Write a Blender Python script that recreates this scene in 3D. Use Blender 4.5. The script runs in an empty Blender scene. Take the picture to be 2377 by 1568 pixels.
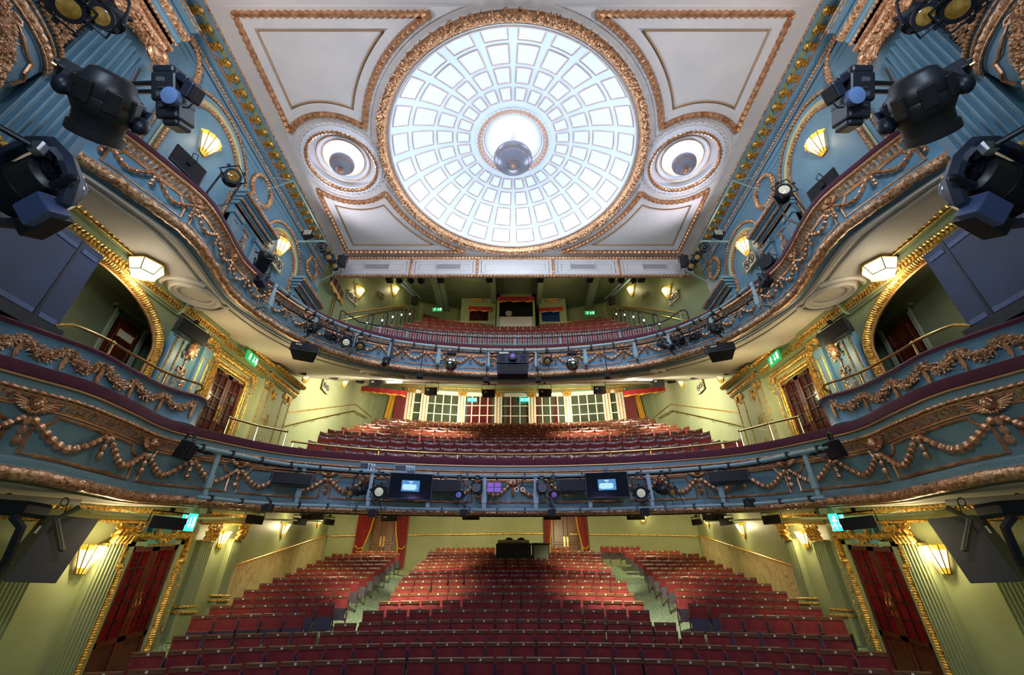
import bpy, bmesh, math, random
from mathutils import Vector, Matrix
R = random.Random(7)
PI = math.pi
COL = bpy.context.scene.collection
# ------------------------------------------------------------------ camera (surveyed from the photograph) --------------------------
FPX, TILT = 1000.0, math.radians(31.3)
CXP, CYP = 1191.0, 784.0
CT, ST = math.cos(TILT), math.sin(TILT)
EYE = 2.4                       # camera height above the lowest floor; everything below is first laid out around the eye
def ray(px, py):
    u = (px-CXP)/FPX; v = (CYP-py)/FPX
    return Vector((u, CT-ST*v, ST+CT*v))
def at_k(px, py, k): return ray(px, py)*k
def at_x(px, py, x):
    d = ray(px, py); return d*(x/d.x)
def at_y(px, py, y):
    d = ray(px, py); return d*(y/d.y)
def at_z(px, py, z):
    d = ray(px, py); return d*(z/d.z)
def at_seg(px, py, a, b):
    """point above/below a plan segment a-b that is seen at px,py"""
    d = ray(px, py)
    ax, ay = a; bx, by = b
    f0 = ax*d.y-ay*d.x; f1 = bx*d.y-by*d.x
    t = f0/(f0-f1); x = ax+t*(bx-ax)
    y = ay+t*(by-ay)
    k = (x*d.x+y*d.y)/(d.x*d.x+d.y*d.y)
    return d*k
# ------------------------------------------------------------------ materials ------------------------------------------------------
def srgb(r, g, b):
    f = lambda c: (c/255/12.92) if c/255 <= .04045 else ((c/255+.055)/1.055)**2.4
    return (f(r), f(g), f(b), 1)
def mat(name, col, rough=.5, metal=0., col2=None, nscale=6., bump=0., bscale=40., emit=0., ecol=None, spec=.5, stretch=None, sheen=0., detail=4., ramp=(.35, .65), trans=0.):
    m = bpy.data.materials.new(name); m.use_nodes = True
    nt = m.node_tree; b = nt.nodes['Principled BSDF']
    b.inputs['Base Color'].default_value = col
    b.inputs['Roughness'].default_value = rough
    b.inputs['Metallic'].default_value = metal
    b.inputs['Specular IOR Level'].default_value = spec
    if sheen: b.inputs['Sheen Weight'].default_value = sheen
    if trans: b.inputs['Transmission Weight'].default_value = trans
    if emit:
        b.inputs['Emission Color'].default_value = ecol or col
        b.inputs['Emission Strength'].default_value = emit
    tc = nt.nodes.new('ShaderNodeTexCoord')
    src = tc.outputs['Object']
    if stretch:
        mp = nt.nodes.new('ShaderNodeMapping'); mp.inputs['Scale'].default_value = stretch
        nt.links.new(src, mp.inputs['Vector']); src = mp.outputs['Vector']
    if col2:
        n = nt.nodes.new('ShaderNodeTexNoise'); n.inputs['Scale'].default_value = nscale; n.inputs['Detail'].default_value = detail
        nt.links.new(src, n.inputs['Vector'])
        r = nt.nodes.new('ShaderNodeValToRGB')
        r.color_ramp.elements[0].color = col; r.color_ramp.elements[1].color = col2
        r.color_ramp.elements[0].position, r.color_ramp.elements[1].position = ramp
        nt.links.new(n.outputs['Fac'], r.inputs['Fac']); nt.links.new(r.outputs['Color'], b.inputs['Base Color'])
    if bump:
        n2 = nt.nodes.new('ShaderNodeTexNoise'); n2.inputs['Scale'].default_value = bscale; n2.inputs['Detail'].default_value = 3
        nt.links.new(src, n2.inputs['Vector'])
        bp = nt.nodes.new('ShaderNodeBump'); bp.inputs['Strength'].default_value = bump; bp.inputs['Distance'].default_value = .02
        nt.links.new(n2.outputs['Fac'], bp.inputs['Height']); nt.links.new(bp.outputs['Normal'], b.inputs['Normal'])
    return m
M = {}
M['blue'] = mat('cool lit wall paint', srgb(112,152,172), .45, col2=srgb(102,143,164), nscale=1.6, bump=.05, bscale=9)  # same wall paint as the sage, cool light put into the colour
M['teal'] = mat('grey green paint', srgb(110,140,142), .45, col2=srgb(100,131,134), nscale=1.8, bump=.05, bscale=9)
M['sage'] = mat('warm lit wall paint', srgb(150,160,118), .5, col2=srgb(140,151,108), nscale=1.2, bump=.06, bscale=7)  # same wall paint as the blue, warm light put into the colour
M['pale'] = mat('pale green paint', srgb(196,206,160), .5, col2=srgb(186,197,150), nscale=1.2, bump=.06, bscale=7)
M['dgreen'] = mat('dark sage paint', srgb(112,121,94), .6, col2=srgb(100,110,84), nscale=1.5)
M['cream'] = mat('cream plaster', srgb(214,205,190), .6, col2=srgb(205,196,182), nscale=1.3, bump=.04, bscale=12)
M['ceil'] = mat('white ceiling plaster', srgb(214,208,204), .65, col2=srgb(204,199,198), nscale=1.0, bump=.05, bscale=6)
M['white'] = mat('white gloss paint', srgb(238,232,214), .4)
M['dome'] = mat('dome plaster with added glow', srgb(225,238,250), .6, emit=.10, ecol=srgb(190,216,255))  # emission stands in for hidden cove lighting on plain plaster
M['coffer'] = mat('coffer plaster with added glow', srgb(232,245,252), .6, emit=.22, ecol=srgb(196,228,255))  # glow put into the coffers in place of cove lamps
M['glow'] = mat('recess with painted uplight', srgb(250,250,250), .6, emit=2.2, ecol=srgb(240,246,255))  # emission paints in the uplight from the pendant bowls
M['bowl'] = mat('grey lacquered bowl', srgb(150,152,168), .25, metal=.25)
M['gold'] = mat('burnished gilding', srgb(176,118,76), .3, .62, col2=srgb(224,168,122), nscale=7, bump=.15, bscale=30, spec=.8)
M['goldorn'] = mat('gilding with painted crevices', srgb(158,104,66), .34, .58, col2=srgb(234,182,136), nscale=22, bump=.5, bscale=34, spec=.8, ramp=(.36, .58))  # noise ramp paints dark crevices and bright highlights into the gold
M['goldy'] = mat('yellow gilding with painted crevices', srgb(154,102,30), .34, .6, col2=srgb(244,196,96), nscale=20, bump=.5, bscale=34, spec=.8, ramp=(.36, .58))  # crevice shade and highlights painted in by the noise ramp here too
M['goldline'] = mat('gold paint line', srgb(204,154,104), .35, .5)
M['brass'] = mat('polished brass', srgb(218,186,120), .18, 1.)
M['velvet'] = mat('crimson balustrade velvet', srgb(84,10,38), .85, col2=srgb(70,7,31), nscale=12, sheen=.15)
M['seat'] = mat('red seat velvet', srgb(130,30,24), .8, col2=srgb(108,21,19), nscale=7, sheen=.25)
M['rail'] = mat('brown timber seat rail', srgb(132,92,56), .26, col2=srgb(100,66,38), nscale=5, stretch=(1,12,12))
M['seatunder'] = mat('dark seat underside', srgb(30,18,14), .5)
M['iron'] = mat('black cast iron', srgb(24,24,25), .45)
M['plate'] = mat('ivory number disc', srgb(236,226,204), .4)
M['wood'] = mat('mahogany door timber', srgb(98,40,20), .32, col2=srgb(66,24,13), nscale=3, stretch=(6,6,.6))
M['wood2'] = mat('brown oak door timber', srgb(116,74,44), .35, col2=srgb(88,54,30), nscale=3, stretch=(6,6,.6))
M['redglass'] = mat('red curtain glass', srgb(120,20,22), .08, col2=srgb(70,10,14), nscale=4, stretch=(5,5,.4), emit=.04, ecol=srgb(150,20,20))
M['dimglass'] = mat('dark glass with painted red reflections', srgb(54,24,20), .07, col2=srgb(96,40,34), nscale=5)  # reflections in the leaded panes put into the colour noise
M['darkglass'] = mat('dark green glass', srgb(56,66,50), .06, col2=srgb(78,86,62), nscale=1.3)
M['roomglass'] = mat('glass with red curtains behind', srgb(92,30,32), .06, col2=srgb(72,86,66), nscale=.9, ramp=(.46,.52), stretch=(2.5,2.5,.05))
M['boothglass'] = mat('control room glass', srgb(24,30,32), .05)
M['lead'] = mat('dark glazing bar', srgb(46,24,14), .4)
M['black'] = mat('black powder coat', srgb(26,28,34), .38, bump=.05, bscale=90)
M['blk2'] = mat('charcoal plastic', srgb(30,32,35), .42)
M['navy'] = mat('blue black painted cabinet', srgb(46,60,98), .45, col2=srgb(42,54,88), nscale=2)
M['navyd'] = mat('dark blue steel edge', srgb(20,26,42), .4)
M['hood'] = mat('dark grey speaker grille', srgb(40,40,38), .6, bump=.1, bscale=160)
M['grille'] = mat('black speaker grille', srgb(16,16,18), .7, bump=.15, bscale=200)
M['rig'] = mat('grey green rigging tube', srgb(142,170,172), .4)
M['cable'] = mat('black cable', srgb(14,14,16), .5)
M['chrome'] = mat('silver steel', srgb(190,196,206), .2, 1.)
M['lensw'] = mat('pale spotlight lens', srgb(214,214,190), .08, emit=.25, ecol=srgb(226,226,190))
M['lensa'] = mat('amber spotlight lens', srgb(150,118,56), .1, col2=srgb(86,62,28), nscale=14, emit=.06, ecol=srgb(226,180,80))
M['lensd'] = mat('dark spotlight lens', srgb(20,22,30), .04)
M['lensb'] = mat('blue spotlight lens', srgb(30,60,190), .08, col2=srgb(190,190,220), nscale=22, emit=.2, ecol=srgb(60,90,220))
M['lensp'] = mat('violet spotlight lens', srgb(150,110,190), .08, col2=srgb(80,60,160), nscale=18, emit=.2, ecol=srgb(150,110,200))
M['curtain'] = mat('scarlet velvet curtain', srgb(176,24,22), .8, col2=srgb(136,14,16), nscale=3, stretch=(8,8,.3), sheen=.25)
M['goldcl'] = mat('gold curtain lining', srgb(214,160,40), .7)
M['fringe'] = mat('gold fringe', srgb(206,150,50), .6, bump=.4, bscale=60)
M['carpet'] = mat('green patterned carpet', srgb(150,172,140), .95, col2=srgb(104,128,100), nscale=26, bump=.2, bscale=60, ramp=(.45,.55))
M['shade'] = mat('lit sconce glass', srgb(255,244,210), .4, emit=2.6, ecol=srgb(255,226,150))
M['shadey'] = mat('amber sconce glass', srgb(250,206,90), .4, emit=1.0, ecol=srgb(255,190,50))
M['lant'] = mat('lit soffit lantern glass', srgb(255,248,230), .4, emit=1.6, ecol=srgb(255,238,200))
M['tubelit'] = mat('lit fluorescent tube', srgb(255,255,250), .4, emit=9, ecol=srgb(255,250,226))
M['led'] = mat('small white guide light', srgb(240,250,255), .4, emit=7, ecol=srgb(200,225,255))
M['exitg'] = mat('lit green exit panel', srgb(30,140,80), .4, emit=.7, ecol=srgb(40,190,110))
M['exitt'] = mat('lit turquoise exit panel', srgb(60,220,180), .4, emit=2.2, ecol=srgb(50,230,180))
M['exitw'] = mat('lit white sign pictogram', srgb(245,255,245), .4, emit=2.5, ecol=srgb(230,255,235))
M['signw'] = mat('cream sign board', srgb(226,216,184), .5)
M['signk'] = mat('dark sign print', srgb(38,34,30), .5)
M['screen'] = mat('dark display glass', srgb(14,22,30), .05)
M['scrblue'] = mat('lit blue display text box', srgb(40,120,160), .3, emit=.5, ecol=srgb(40,130,180))
M['scrtext'] = mat('lit pale display lettering', srgb(200,235,250), .3, emit=.9, ecol=srgb(180,230,250))
M['purple'] = mat('violet lit panel', srgb(140,80,190), .35, emit=.35, ecol=srgb(150,80,210))
M['bluetag'] = mat('blue connector', srgb(40,90,190), .4)
M['desk'] = mat('black desk lacquer', srgb(34,36,30), .35)
M['beam'] = mat('grey green steel beam', srgb(128,140,116), .5)
M['vent'] = mat('dark vent louvre', srgb(96,96,100), .6)
M['redwood'] = mat('red brown timber panel', srgb(110,42,24), .4)
M['blindgrey'] = mat('pale grey panel', srgb(206,198,180), .6)
def marble():
    m = mat('veined cream marble', srgb(216,196,150), .22)
    nt = m.node_tree; b = nt.nodes['Principled BSDF']; tc = nt.nodes['Texture Coordinate']
    w = nt.nodes.new('ShaderNodeTexNoise'); w.inputs['Scale'].default_value = 1.6; w.inputs['Detail'].default_value = 7; w.inputs['Distortion'].default_value = .9
    mp = nt.nodes.new('ShaderNodeMapping'); mp.inputs['Rotation'].default_value = (.7, .2, 0); mp.inputs['Scale'].default_value = (.9, .9, .6)
    nt.links.new(tc.outputs['Object'], mp.inputs['Vector']); nt.links.new(mp.outputs['Vector'], w.inputs['Vector'])
    r = nt.nodes.new('ShaderNodeValToRGB')
    e = r.color_ramp.elements
    e[0].position = .0; e[0].color = srgb(222,202,158); e[1].position = 1; e[1].color = srgb(206,184,136)
    for p, c in ((.44, srgb(218,196,150)), (.475, srgb(186,160,112)), (.485, srgb(216,194,148)), (.56, srgb(212,188,140)), (.572, srgb(150,126,84)), (.58, srgb(220,200,156))):
        k = e.new(p); k.color = c
    nt.links.new(w.outputs['Fac'], r.inputs['Fac']); nt.links.new(r.outputs['Color'], b.inputs['Base Color'])
    return m
M['marble'] = marble()
def mirrorball():
    m = mat('mirror ball facets', srgb(200,205,215), .08, 1.)
    nt = m.node_tree; b = nt.nodes['Principled BSDF']; tc = nt.nodes['Texture Coordinate']
    v = nt.nodes.new('ShaderNodeTexVoronoi'); v.inputs['Scale'].default_value = 26
    nt.links.new(tc.outputs['Object'], v.inputs['Vector'])
    r = nt.nodes.new('ShaderNodeValToRGB'); r.color_ramp.elements[0].color = srgb(60,64,76); r.color_ramp.elements[1].color = srgb(240,240,232)
    nt.links.new(v.outputs['Color'], r.inputs['Fac']); nt.links.new(r.outputs['Color'], b.inputs['Base Color'])
    return m
M['mirror'] = mirrorball()
# ------------------------------------------------------------------ mesh helpers ---------------------------------------------------
def ident(u, n, z): return Vector((u, n, z))
class MB:
    """collects shapes given in local (u, n, z) and maps them to their place; build() links them as ONE mesh object"""
    def __init__(s, fmap=None): s.v = []; s.f = []; s.map = fmap
    def add(s, vs, fs):
        b = len(s.v)
        s.v += [Vector(p) for p in vs]
        s.f += [tuple(i+b for i in q) for q in fs]
        return s
    def box(s, c, d, rot=None):
        vs = []
        for i in (-1, 1):
            for j in (-1, 1):
                for k in (-1, 1):
                    p = Vector((i*d[0]/2, j*d[1]/2, k*d[2]/2))
                    if rot: p = rot @ p
                    vs.append(Vector(c)+p)
        return s.add(vs, [(0,1,3,2), (4,6,7,5), (0,4,5,1), (2,3,7,6), (0,2,6,4), (1,5,7,3)])
    def span(s, a, b):
        return s.box([(a[i]+b[i])/2 for i in range(3)], [abs(b[i]-a[i]) for i in range(3)])
    def lathe(s, prof, n=16, mx=None, lobes=0, amp=0.):
        vs, fs = [], []
        for r, z in prof:
            for i in range(n):
                a = 2*PI*i/n; q = r*(1+amp*math.cos(lobes*a)) if lobes else r
                p = Vector((q*math.cos(a), q*math.sin(a), z))
                vs.append(mx @ p if mx else p)
        for j in range(len(prof)-1):
            for i in range(n):
                k = (i+1) % n
                fs.append((j*n+i, j*n+k, (j+1)*n+k, (j+1)*n+i))
        if prof[0][0] > 1e-4: fs.append(tuple(range(n-1, -1, -1)))
        if prof[-1][0] > 1e-4: fs.append(tuple((len(prof)-1)*n+i for i in range(n)))
        return s.add(vs, fs)
    def ell(s, c, r, n=10, m=6, rot=None, lobes=0, amp=0.):
        mx = Matrix.Translation(Vector(c)) @ ((rot.to_4x4() if rot else Matrix.Identity(4)) @ Matrix.Diagonal((r[0], r[1], r[2], 1)))
        return s.lathe([(max(1e-5, math.sin(PI*j/m)), -math.cos(PI*j/m)) for j in range(m+1)], n, mx, lobes, amp)
    def tube(s, pts, r, n=8, closed=False, flat=1.):
        pts = [Vector(p) for p in pts]; k = len(pts); vs, fs = [], []
        rr = r if isinstance(r, (list, tuple)) else [r]*k
        up = Vector((0, 0, 1)); last = None
        for i, p in enumerate(pts):
            t = (pts[(i+1) % k]-pts[i-1]) if closed else (pts[min(i+1, k-1)]-pts[max(i-1, 0)])
            t = t.normalized() if t.length > 1e-9 else Vector((1, 0, 0))
            if last is None:
                a = up if abs(t.z) < .9 else Vector((0, 1, 0))
            else: a = last
            e1 = (a-t*a.dot(t)).normalized(); e2 = t.cross(e1); last = e1
            for j in range(n):
                g = 2*PI*j/n
                vs.append(p+e1*math.cos(g)*rr[i]+e2*math.sin(g)*rr[i]*flat)
        for i in range(k if closed else k-1):
            i2 = (i+1) % k
            for j in range(n):
                j2 = (j+1) % n
                fs.append((i*n+j, i*n+j2, i2*n+j2, i2*n+j))
        if not closed:
            fs.append(tuple(range(n-1, -1, -1))); fs.append(tuple((k-1)*n+j for j in range(n)))
        return s.add(vs, fs)
    def grid(s, rows, closed=False):
        """rows: list of equally long lists of points"""
        n = len(rows[0]); vs = [p for r in rows for p in r]; fs = []
        for i in range(len(rows)-1):
            for j in range(n if closed else n-1):
                j2 = (j+1) % n
                fs.append((i*n+j, i*n+j2, (i+1)*n+j2, (i+1)*n+j))
        return s.add(vs, fs)
    def sweep_u(s, us, prof, mod=None, closed=False):
        """profile [(n,z)] carried along u; mod(u,j) -> extra n"""
        return s.grid([[Vector((u, n+(mod(u, j) if mod else 0), z)) for j, (n, z) in enumerate(prof)] for u in us], closed)
    def prism(s, poly, n0, n1):
        """polygon in (u,z), from depth n0 to n1"""
        k = len(poly)
        vs = [Vector((u, n0, z)) for u, z in poly]+[Vector((u, n1, z)) for u, z in poly]
        fs = [tuple(range(k)), tuple(range(2*k-1, k-1, -1))]+[(i, i+k, (i+1) % k+k, (i+1) % k) for i in range(k)]
        return s.add(vs, fs)
    def wedge(s, base, tip_z0, tip_z1): ...
    def leaf(s, c, d, nrm, ln, wd):
        c = Vector(c); d = Vector(d).normalized(); nrm = Vector(nrm).normalized(); w = d.cross(nrm).normalized()
        vs = [c, c+d*ln*.45+w*wd*.5, c+d*ln*.45-w*wd*.5, c+d*ln*.5+nrm*wd*.35, c+d*ln+nrm*wd*.05]
        return s.add(vs, [(0,1,3), (0,3,2), (1,4,3), (3,4,2)])
    def bead(s, c, d, ln, rad, lobes=5):
        d = Vector(d).normalized()
        q = Vector((0, 0, 1)).rotation_difference(d).to_matrix()
        prof = [(1e-4, -.5), (.55, -.4), (.92, -.18), (1., .08), (.8, .3), (.45, .44), (1e-4, .5)]
        mx = Matrix.Translation(Vector(c)) @ q.to_4x4()
        return s.lathe([(r*rad, z*ln) for r, z in prof], 10, mx, lobes, .1)
    def build(s, name, material, parent=None, smooth=True, bevel=0., loc=None):
        vs = [s.map(*p) for p in s.v] if s.map else s.v
        if loc is not None: vs = [p-loc for p in vs]
        me = bpy.data.meshes.new(name)
        me.from_pydata([tuple(p) for p in vs], [], s.f)
        bm = bmesh.new(); bm.from_mesh(me)
        bmesh.ops.recalc_face_normals(bm, faces=bm.faces)
        if bevel:
            es = [e for e in bm.edges if len(e.link_faces) == 2 and e.calc_face_angle(0) > .6]
            bmesh.ops.bevel(bm, geom=es, offset=bevel, segments=2, affect='EDGES', profile=.5)
        for fc in bm.faces: fc.smooth = smooth
        if smooth:
            for e in bm.edges:
                if len(e.link_faces) == 2 and e.calc_face_angle(0) > .7: e.smooth = False
        bm.to_mesh(me); bm.free()
        me.materials.append(M[material] if isinstance(material, str) else material)
        o = bpy.data.objects.new(name, me); COL.objects.link(o)
        if loc is not None: o.location = loc
        if parent is not None: o.parent = parent
        return o
def thing(name, label, cat, loc=(0, 0, 0), group=None, rot=None):
    o = bpy.data.objects.new(name, None); COL.objects.link(o); o.location = loc
    o.empty_display_size = .1
    if rot is not None: o.rotation_euler = rot
    o['label'] = label; o['category'] = cat
    if group: o['group'] = group
    return o
def tag(o, label, cat, group=None):
    o['label'] = label; o['category'] = cat
    if group: o['group'] = group
    return o
def struct(o): o['kind'] = 'structure'; return o
def local(root):
    """a map that lets parts be laid out in world space although their thing's Empty stands elsewhere"""
    inv = Matrix.Translation(-Vector(root.location))
    return inv
def bld(mb, name, material, root=None, **kw):
    """build a part whose shapes were given in world space, under a root that has only a location"""
    if root is None: return mb.build(name, material, **kw)
    f = mb.map; L = Vector(root.location)
    p = root.parent
    while p is not None: L = L+Vector(p.location); p = p.parent
    mb.map = (lambda u, n, z: f(u, n, z)-L) if f else (lambda u, n, z: Vector((u, n, z))-L)
    return mb.build(name, material, root, **kw)
def dup(root, loc, rot=None, label=None, group=None):
    r = root.copy(); COL.objects.link(r); r.location = loc
    if rot is not None: r.rotation_euler = rot
    if label: r['label'] = label
    if group: r['group'] = group
    for ch in root.children:
        c = ch.copy(); COL.objects.link(c); c.parent = r
        for g in ch.children:
            d = g.copy(); COL.objects.link(d); d.parent = c
    return r
ORD = 'zeroth first second third fourth fifth sixth seventh eighth ninth tenth eleventh twelfth thirteenth fourteenth fifteenth sixteenth seventeenth eighteenth nineteenth twentieth twenty-first twenty-second twenty-third twenty-fourth twenty-fifth twenty-sixth twenty-seventh twenty-eighth twenty-ninth thirtieth'.split()
SIDE = {-1: 'left', 1: 'right'}
def frange(a, b, n): return [a+(b-a)*i/(n-1) for i in range(n)]
def arc(cu, cz, r, a0, a1, n): return [(cu+r*math.cos(a), cz+r*math.sin(a)) for a in frange(a0, a1, n)]
def polyfill(outer, holes, z):
    """flat sheet with holes; loops are lists of (x,y)"""
    bm = bmesh.new(); es = []
    for lp in [outer]+holes:
        vs = [bm.verts.new((x, y, z)) for x, y in lp]
        for i in range(len(vs)): es.append(bm.edges.new((vs[i], vs[(i+1) % len(vs)])))
    bmesh.ops.triangle_fill(bm, use_beauty=True, use_dissolve=False, edges=es)
    bm.verts.index_update()
    V = [v.co.copy() for v in bm.verts]; F = [tuple(v.index for v in f.verts) for f in bm.faces]
    bm.free(); return V, F
# ------------------------------------------------------------------ ceiling, dome, pendants ----------------------------------------
H = 11.2; DY = 8.28; XW = 7.2
def resample(pts, step, closed=False):
    pts = [Vector(p) for p in pts]
    if closed: pts = pts+[pts[0]]
    out = [pts[0].copy()]; carry = 0.
    tot = sum((pts[i+1]-pts[i]).length for i in range(len(pts)-1))
    n = max(2, round(tot/step)); st = tot/n; target = st; acc = 0.
    for i in range(len(pts)-1):
        L = (pts[i+1]-pts[i]).length
        while L > 0 and target <= acc+L+1e-9 and len(out) < n+1:
            out.append(pts[i].lerp(pts[i+1], (target-acc)/L)); target += st
        acc += L
    if closed: out = out[:n]
    return out
def rope(mb, path, r, pitch, closed=False, flat=1., amp=.28, n=7):
    p = resample(path, pitch/4, closed)
    mb.tube(p, [r*(1+amp*math.sin(i*PI/2)) for i in range(len(p))], n, closed, flat)
def ring3(x, y, z, r, n=96): return [Vector((x+r*math.cos(2*PI*i/n), y+r*math.sin(2*PI*i/n), z)) for i in range(n)]
PX, PR = 5.1, 1.0
circ = lambda x, y, r, n: [(x+r*math.cos(2*PI*i/n), y+r*math.sin(2*PI*i/n)) for i in range(n)]
V, F = polyfill([(-6.8, -1.5), (6.8, -1.5), (6.8, 12.56), (-6.8, 12.56)], [circ(0, DY, 3.62, 96), circ(-PX, DY, PR, 48), circ(PX, DY, PR, 48)], H)
mb = MB().add(V, F)
struct(mb.build('ceiling', 'ceil', smooth=False))
# corner panels
def corner_panel(sx, sy):
    def outline(ins):
        rd = 4.25+ins; rp = 1.5+ins; x0 = 6.22-ins; y0 = (3.85-ins) if sy > 0 else (3.83-ins)
        pts = [(x0, y0)]
        xd = math.sqrt(max(.01, rd*rd-y0*y0)); a0 = math.atan2(y0, xd)
        # meeting of the dome arc and the pendant arc
        d = PX; xi = (rd*rd-rp*rp+d*d)/(2*d); yi = math.sqrt(rd*rd-xi*xi); a1 = math.atan2(yi, xi)
        pts += [(rd*math.cos(a), rd*math.sin(a)) for a in frange(a0, a1, 22)]
        b0 = math.atan2(yi, xi-PX); b1 = math.acos(min(1, (x0-PX)/rp))
        pts += [(PX+rp*math.cos(b), rp*math.sin(b)) for b in frange(b0, b1, 14)][1:]
        return [Vector((sx*x, DY+sy*y, H)) for x, y in pts]
    far = 'rear' if sy > 0 else 'stage'
    t = thing('ceiling_panel', f'raised plaster ceiling panel at the {far} end, {SIDE[sx]} of the dome, edged in gilt rope', 'panel', (sx*5.2, DY+sy*3, H), 'ceiling panels around the dome')
    o1 = outline(0)
    m = MB(); rope(m, [p+Vector((0, 0, -.05)) for p in o1], .085, .16, True, .8); bld(m, 'gilt_rope_border', 'gold', t)
    m = MB()
    a, b, c = outline(.1), outline(.2), outline(.3)
    m.grid([[p+Vector((0, 0, z)) for p in q] for q, z in ((outline(-.16), -.003), (outline(-.13), -.05), (outline(-.06), -.03), (o1, -.006), (a, -.07), (b, -.05), (c, -.03))], True)
    bld(m, 'plaster_moulding', 'ceil', t)
    m = MB(); m.tube([p+Vector((0, 0, -.03)) for p in outline(.34)], .018, 5, True); bld(m, 'gold_line', 'goldline', t)
    m = MB(); q = [p+Vector((0, 0, -.02)) for p in outline(.36)]; m.add(q, [tuple(range(len(q)))]); bld(m, 'field', 'ceil', t, smooth=False)
for sy in (-1, 1):
    for sx in (-1, 1): corner_panel(sx, sy)
# dome
def dz(r):
    t = (r-1.12)/(3.56-1.12); return H+.1+.82*(1-max(0, t)**2.2)
t = thing('ceiling_dome', 'large shallow coffered ceiling dome glowing blue white inside a gilt wreath', 'dome', (0, DY, H))
m = MB(); n = 96
prof = [(3.63, H-.01), (3.6, H+.03), (3.56, H+.1)]+[(r, dz(r)) for r in frange(3.54, 1.12, 24)]
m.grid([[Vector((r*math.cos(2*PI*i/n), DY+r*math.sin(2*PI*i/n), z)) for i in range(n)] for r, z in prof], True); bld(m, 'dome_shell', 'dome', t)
rings = [(1.35, 1.72), (1.86, 2.31), (2.43, 3.0), (3.13, 3.52)]
mc, mf = MB(), MB()
for r0, r1 in rings:
    for i in range(24):
        ac = 2*PI*(i+.5)/24; hw = .355*(2*PI/24)
        cell = []
        for rr in frange(r0, r1, 4): cell.append([Vector((rr*math.cos(a), DY+rr*math.sin(a), dz(rr)-.012)) for a in frange(ac-hw, ac+hw, 4)])
        mc.grid(cell)
        loop = cell[0]+[c[-1] for c in cell[1:]]+cell[-1][-2::-1]+[c[0] for c in cell[-2:0:-1]]
        mf.tube([p+Vector((0, 0, -.008)) for p in loop], .02, 4, True)
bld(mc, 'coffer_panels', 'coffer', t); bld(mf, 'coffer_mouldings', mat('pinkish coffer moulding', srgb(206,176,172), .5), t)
m = MB()
for rr, z, q in ((3.58, H-.03, .03), (3.93, H-.01, .03)): m.tube(ring3(0, DY, z, rr), q, 6, True)
bld(m, 'plaster_rim', 'ceil', t)
m = MB()
base = [(3.66, H), (3.68, H-.1), (3.75, H-.16), (3.83, H-.13), (3.9, H)]
m.grid([[Vector((r*math.cos(2*PI*i/144), DY+r*math.sin(2*PI*i/144), z)) for i in range(144)] for r, z in base], True)
for i in range(2600):
    a = R.random()*2*PI; q = R.random(); r = 3.66+.24*q; z = H-.19*math.sin(PI*min(1, max(.05, q)))-.02
    d = Vector((math.cos(a+R.uniform(-1.2, 1.2)), math.sin(a+R.uniform(-1.2, 1.2)), R.uniform(-.5, .2)))
    m.leaf((r*math.cos(a), DY+r*math.sin(a), z), d, (math.cos(a)*(q-.5), math.sin(a)*(q-.5), -1), R.uniform(.07, .11), R.uniform(.05, .08))
for i in range(96):
    a = 2*PI*i/96; m.ell((3.75*math.cos(a), DY+3.75*math.sin(a), H-.17), (.05, .05, .045), 6, 4)
bld(m, 'gilt_wreath', 'goldorn', t)
# oculus inside the dome
zo = dz(1.12)
m = MB(); n = 48
circle_rows = lambda x, y, pr: [[Vector((x+r*math.cos(2*PI*i/n), y+r*math.sin(2*PI*i/n), z)) for i in range(n)] for r, z in pr]
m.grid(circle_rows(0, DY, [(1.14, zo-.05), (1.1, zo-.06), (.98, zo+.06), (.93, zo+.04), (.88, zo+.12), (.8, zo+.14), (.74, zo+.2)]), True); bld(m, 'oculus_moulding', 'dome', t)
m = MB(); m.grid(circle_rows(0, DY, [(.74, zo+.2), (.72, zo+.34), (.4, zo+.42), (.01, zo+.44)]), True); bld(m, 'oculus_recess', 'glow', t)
m = MB(); rope(m, ring3(0, DY, zo-.03, 1.04), .07, .13, True); m.tube(ring3(0, DY, zo+.1, .9), .022, 6, True); bld(m, 'oculus_gilt_ring', mat('pale rose gilding', srgb(216,178,158), .45, .5, bump=.25, bscale=40), t)
def bowl_lamp(name, label, x, z, r, zt, grp):
    t = thing(name, label, 'lamp', (x, DY, z), grp)
    m = MB(); pr = [(r*.98, z+.2), (r, z+.16), (r, z+.1), (r*.93, z+.07), (r*.93, z+.03), (r*.8, z), (r*.78, z-.05), (r*.55, z-.12), (r*.3, z-.15), (.01, z-.16)]
    m.lathe([(a, b-z) for a, b in pr], 40, Matrix.Translation((x, DY, z))); bld(m, 'bowl', 'bowl', t)
    m = MB()
    for q, dzz in ((.93, .05), (.78, -.03), (.3, -.15)): m.tube(ring3(x, DY, z+dzz, r*q, 40), .012, 5, True)
    m.ell((x, DY, z-.19), (.06, .06, .05)); m.ell((x, DY, z-.25), (.028, .028, .04)); bld(m, 'finial_and_rims', 'gold', t)
    m = MB(); m.lathe([(r*.25, 0), (r*.25, zt-z-.18)], 16, Matrix.Translation((x, DY, z+.18))); bld(m, 'stem', 'bowl', t)
bowl_lamp('pendant_lamp', 'grey bowl pendant lamp hanging in the centre of the dome', 0, 11.2, .58, zo+.43, 'bowl lamps under the ceiling')
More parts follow.
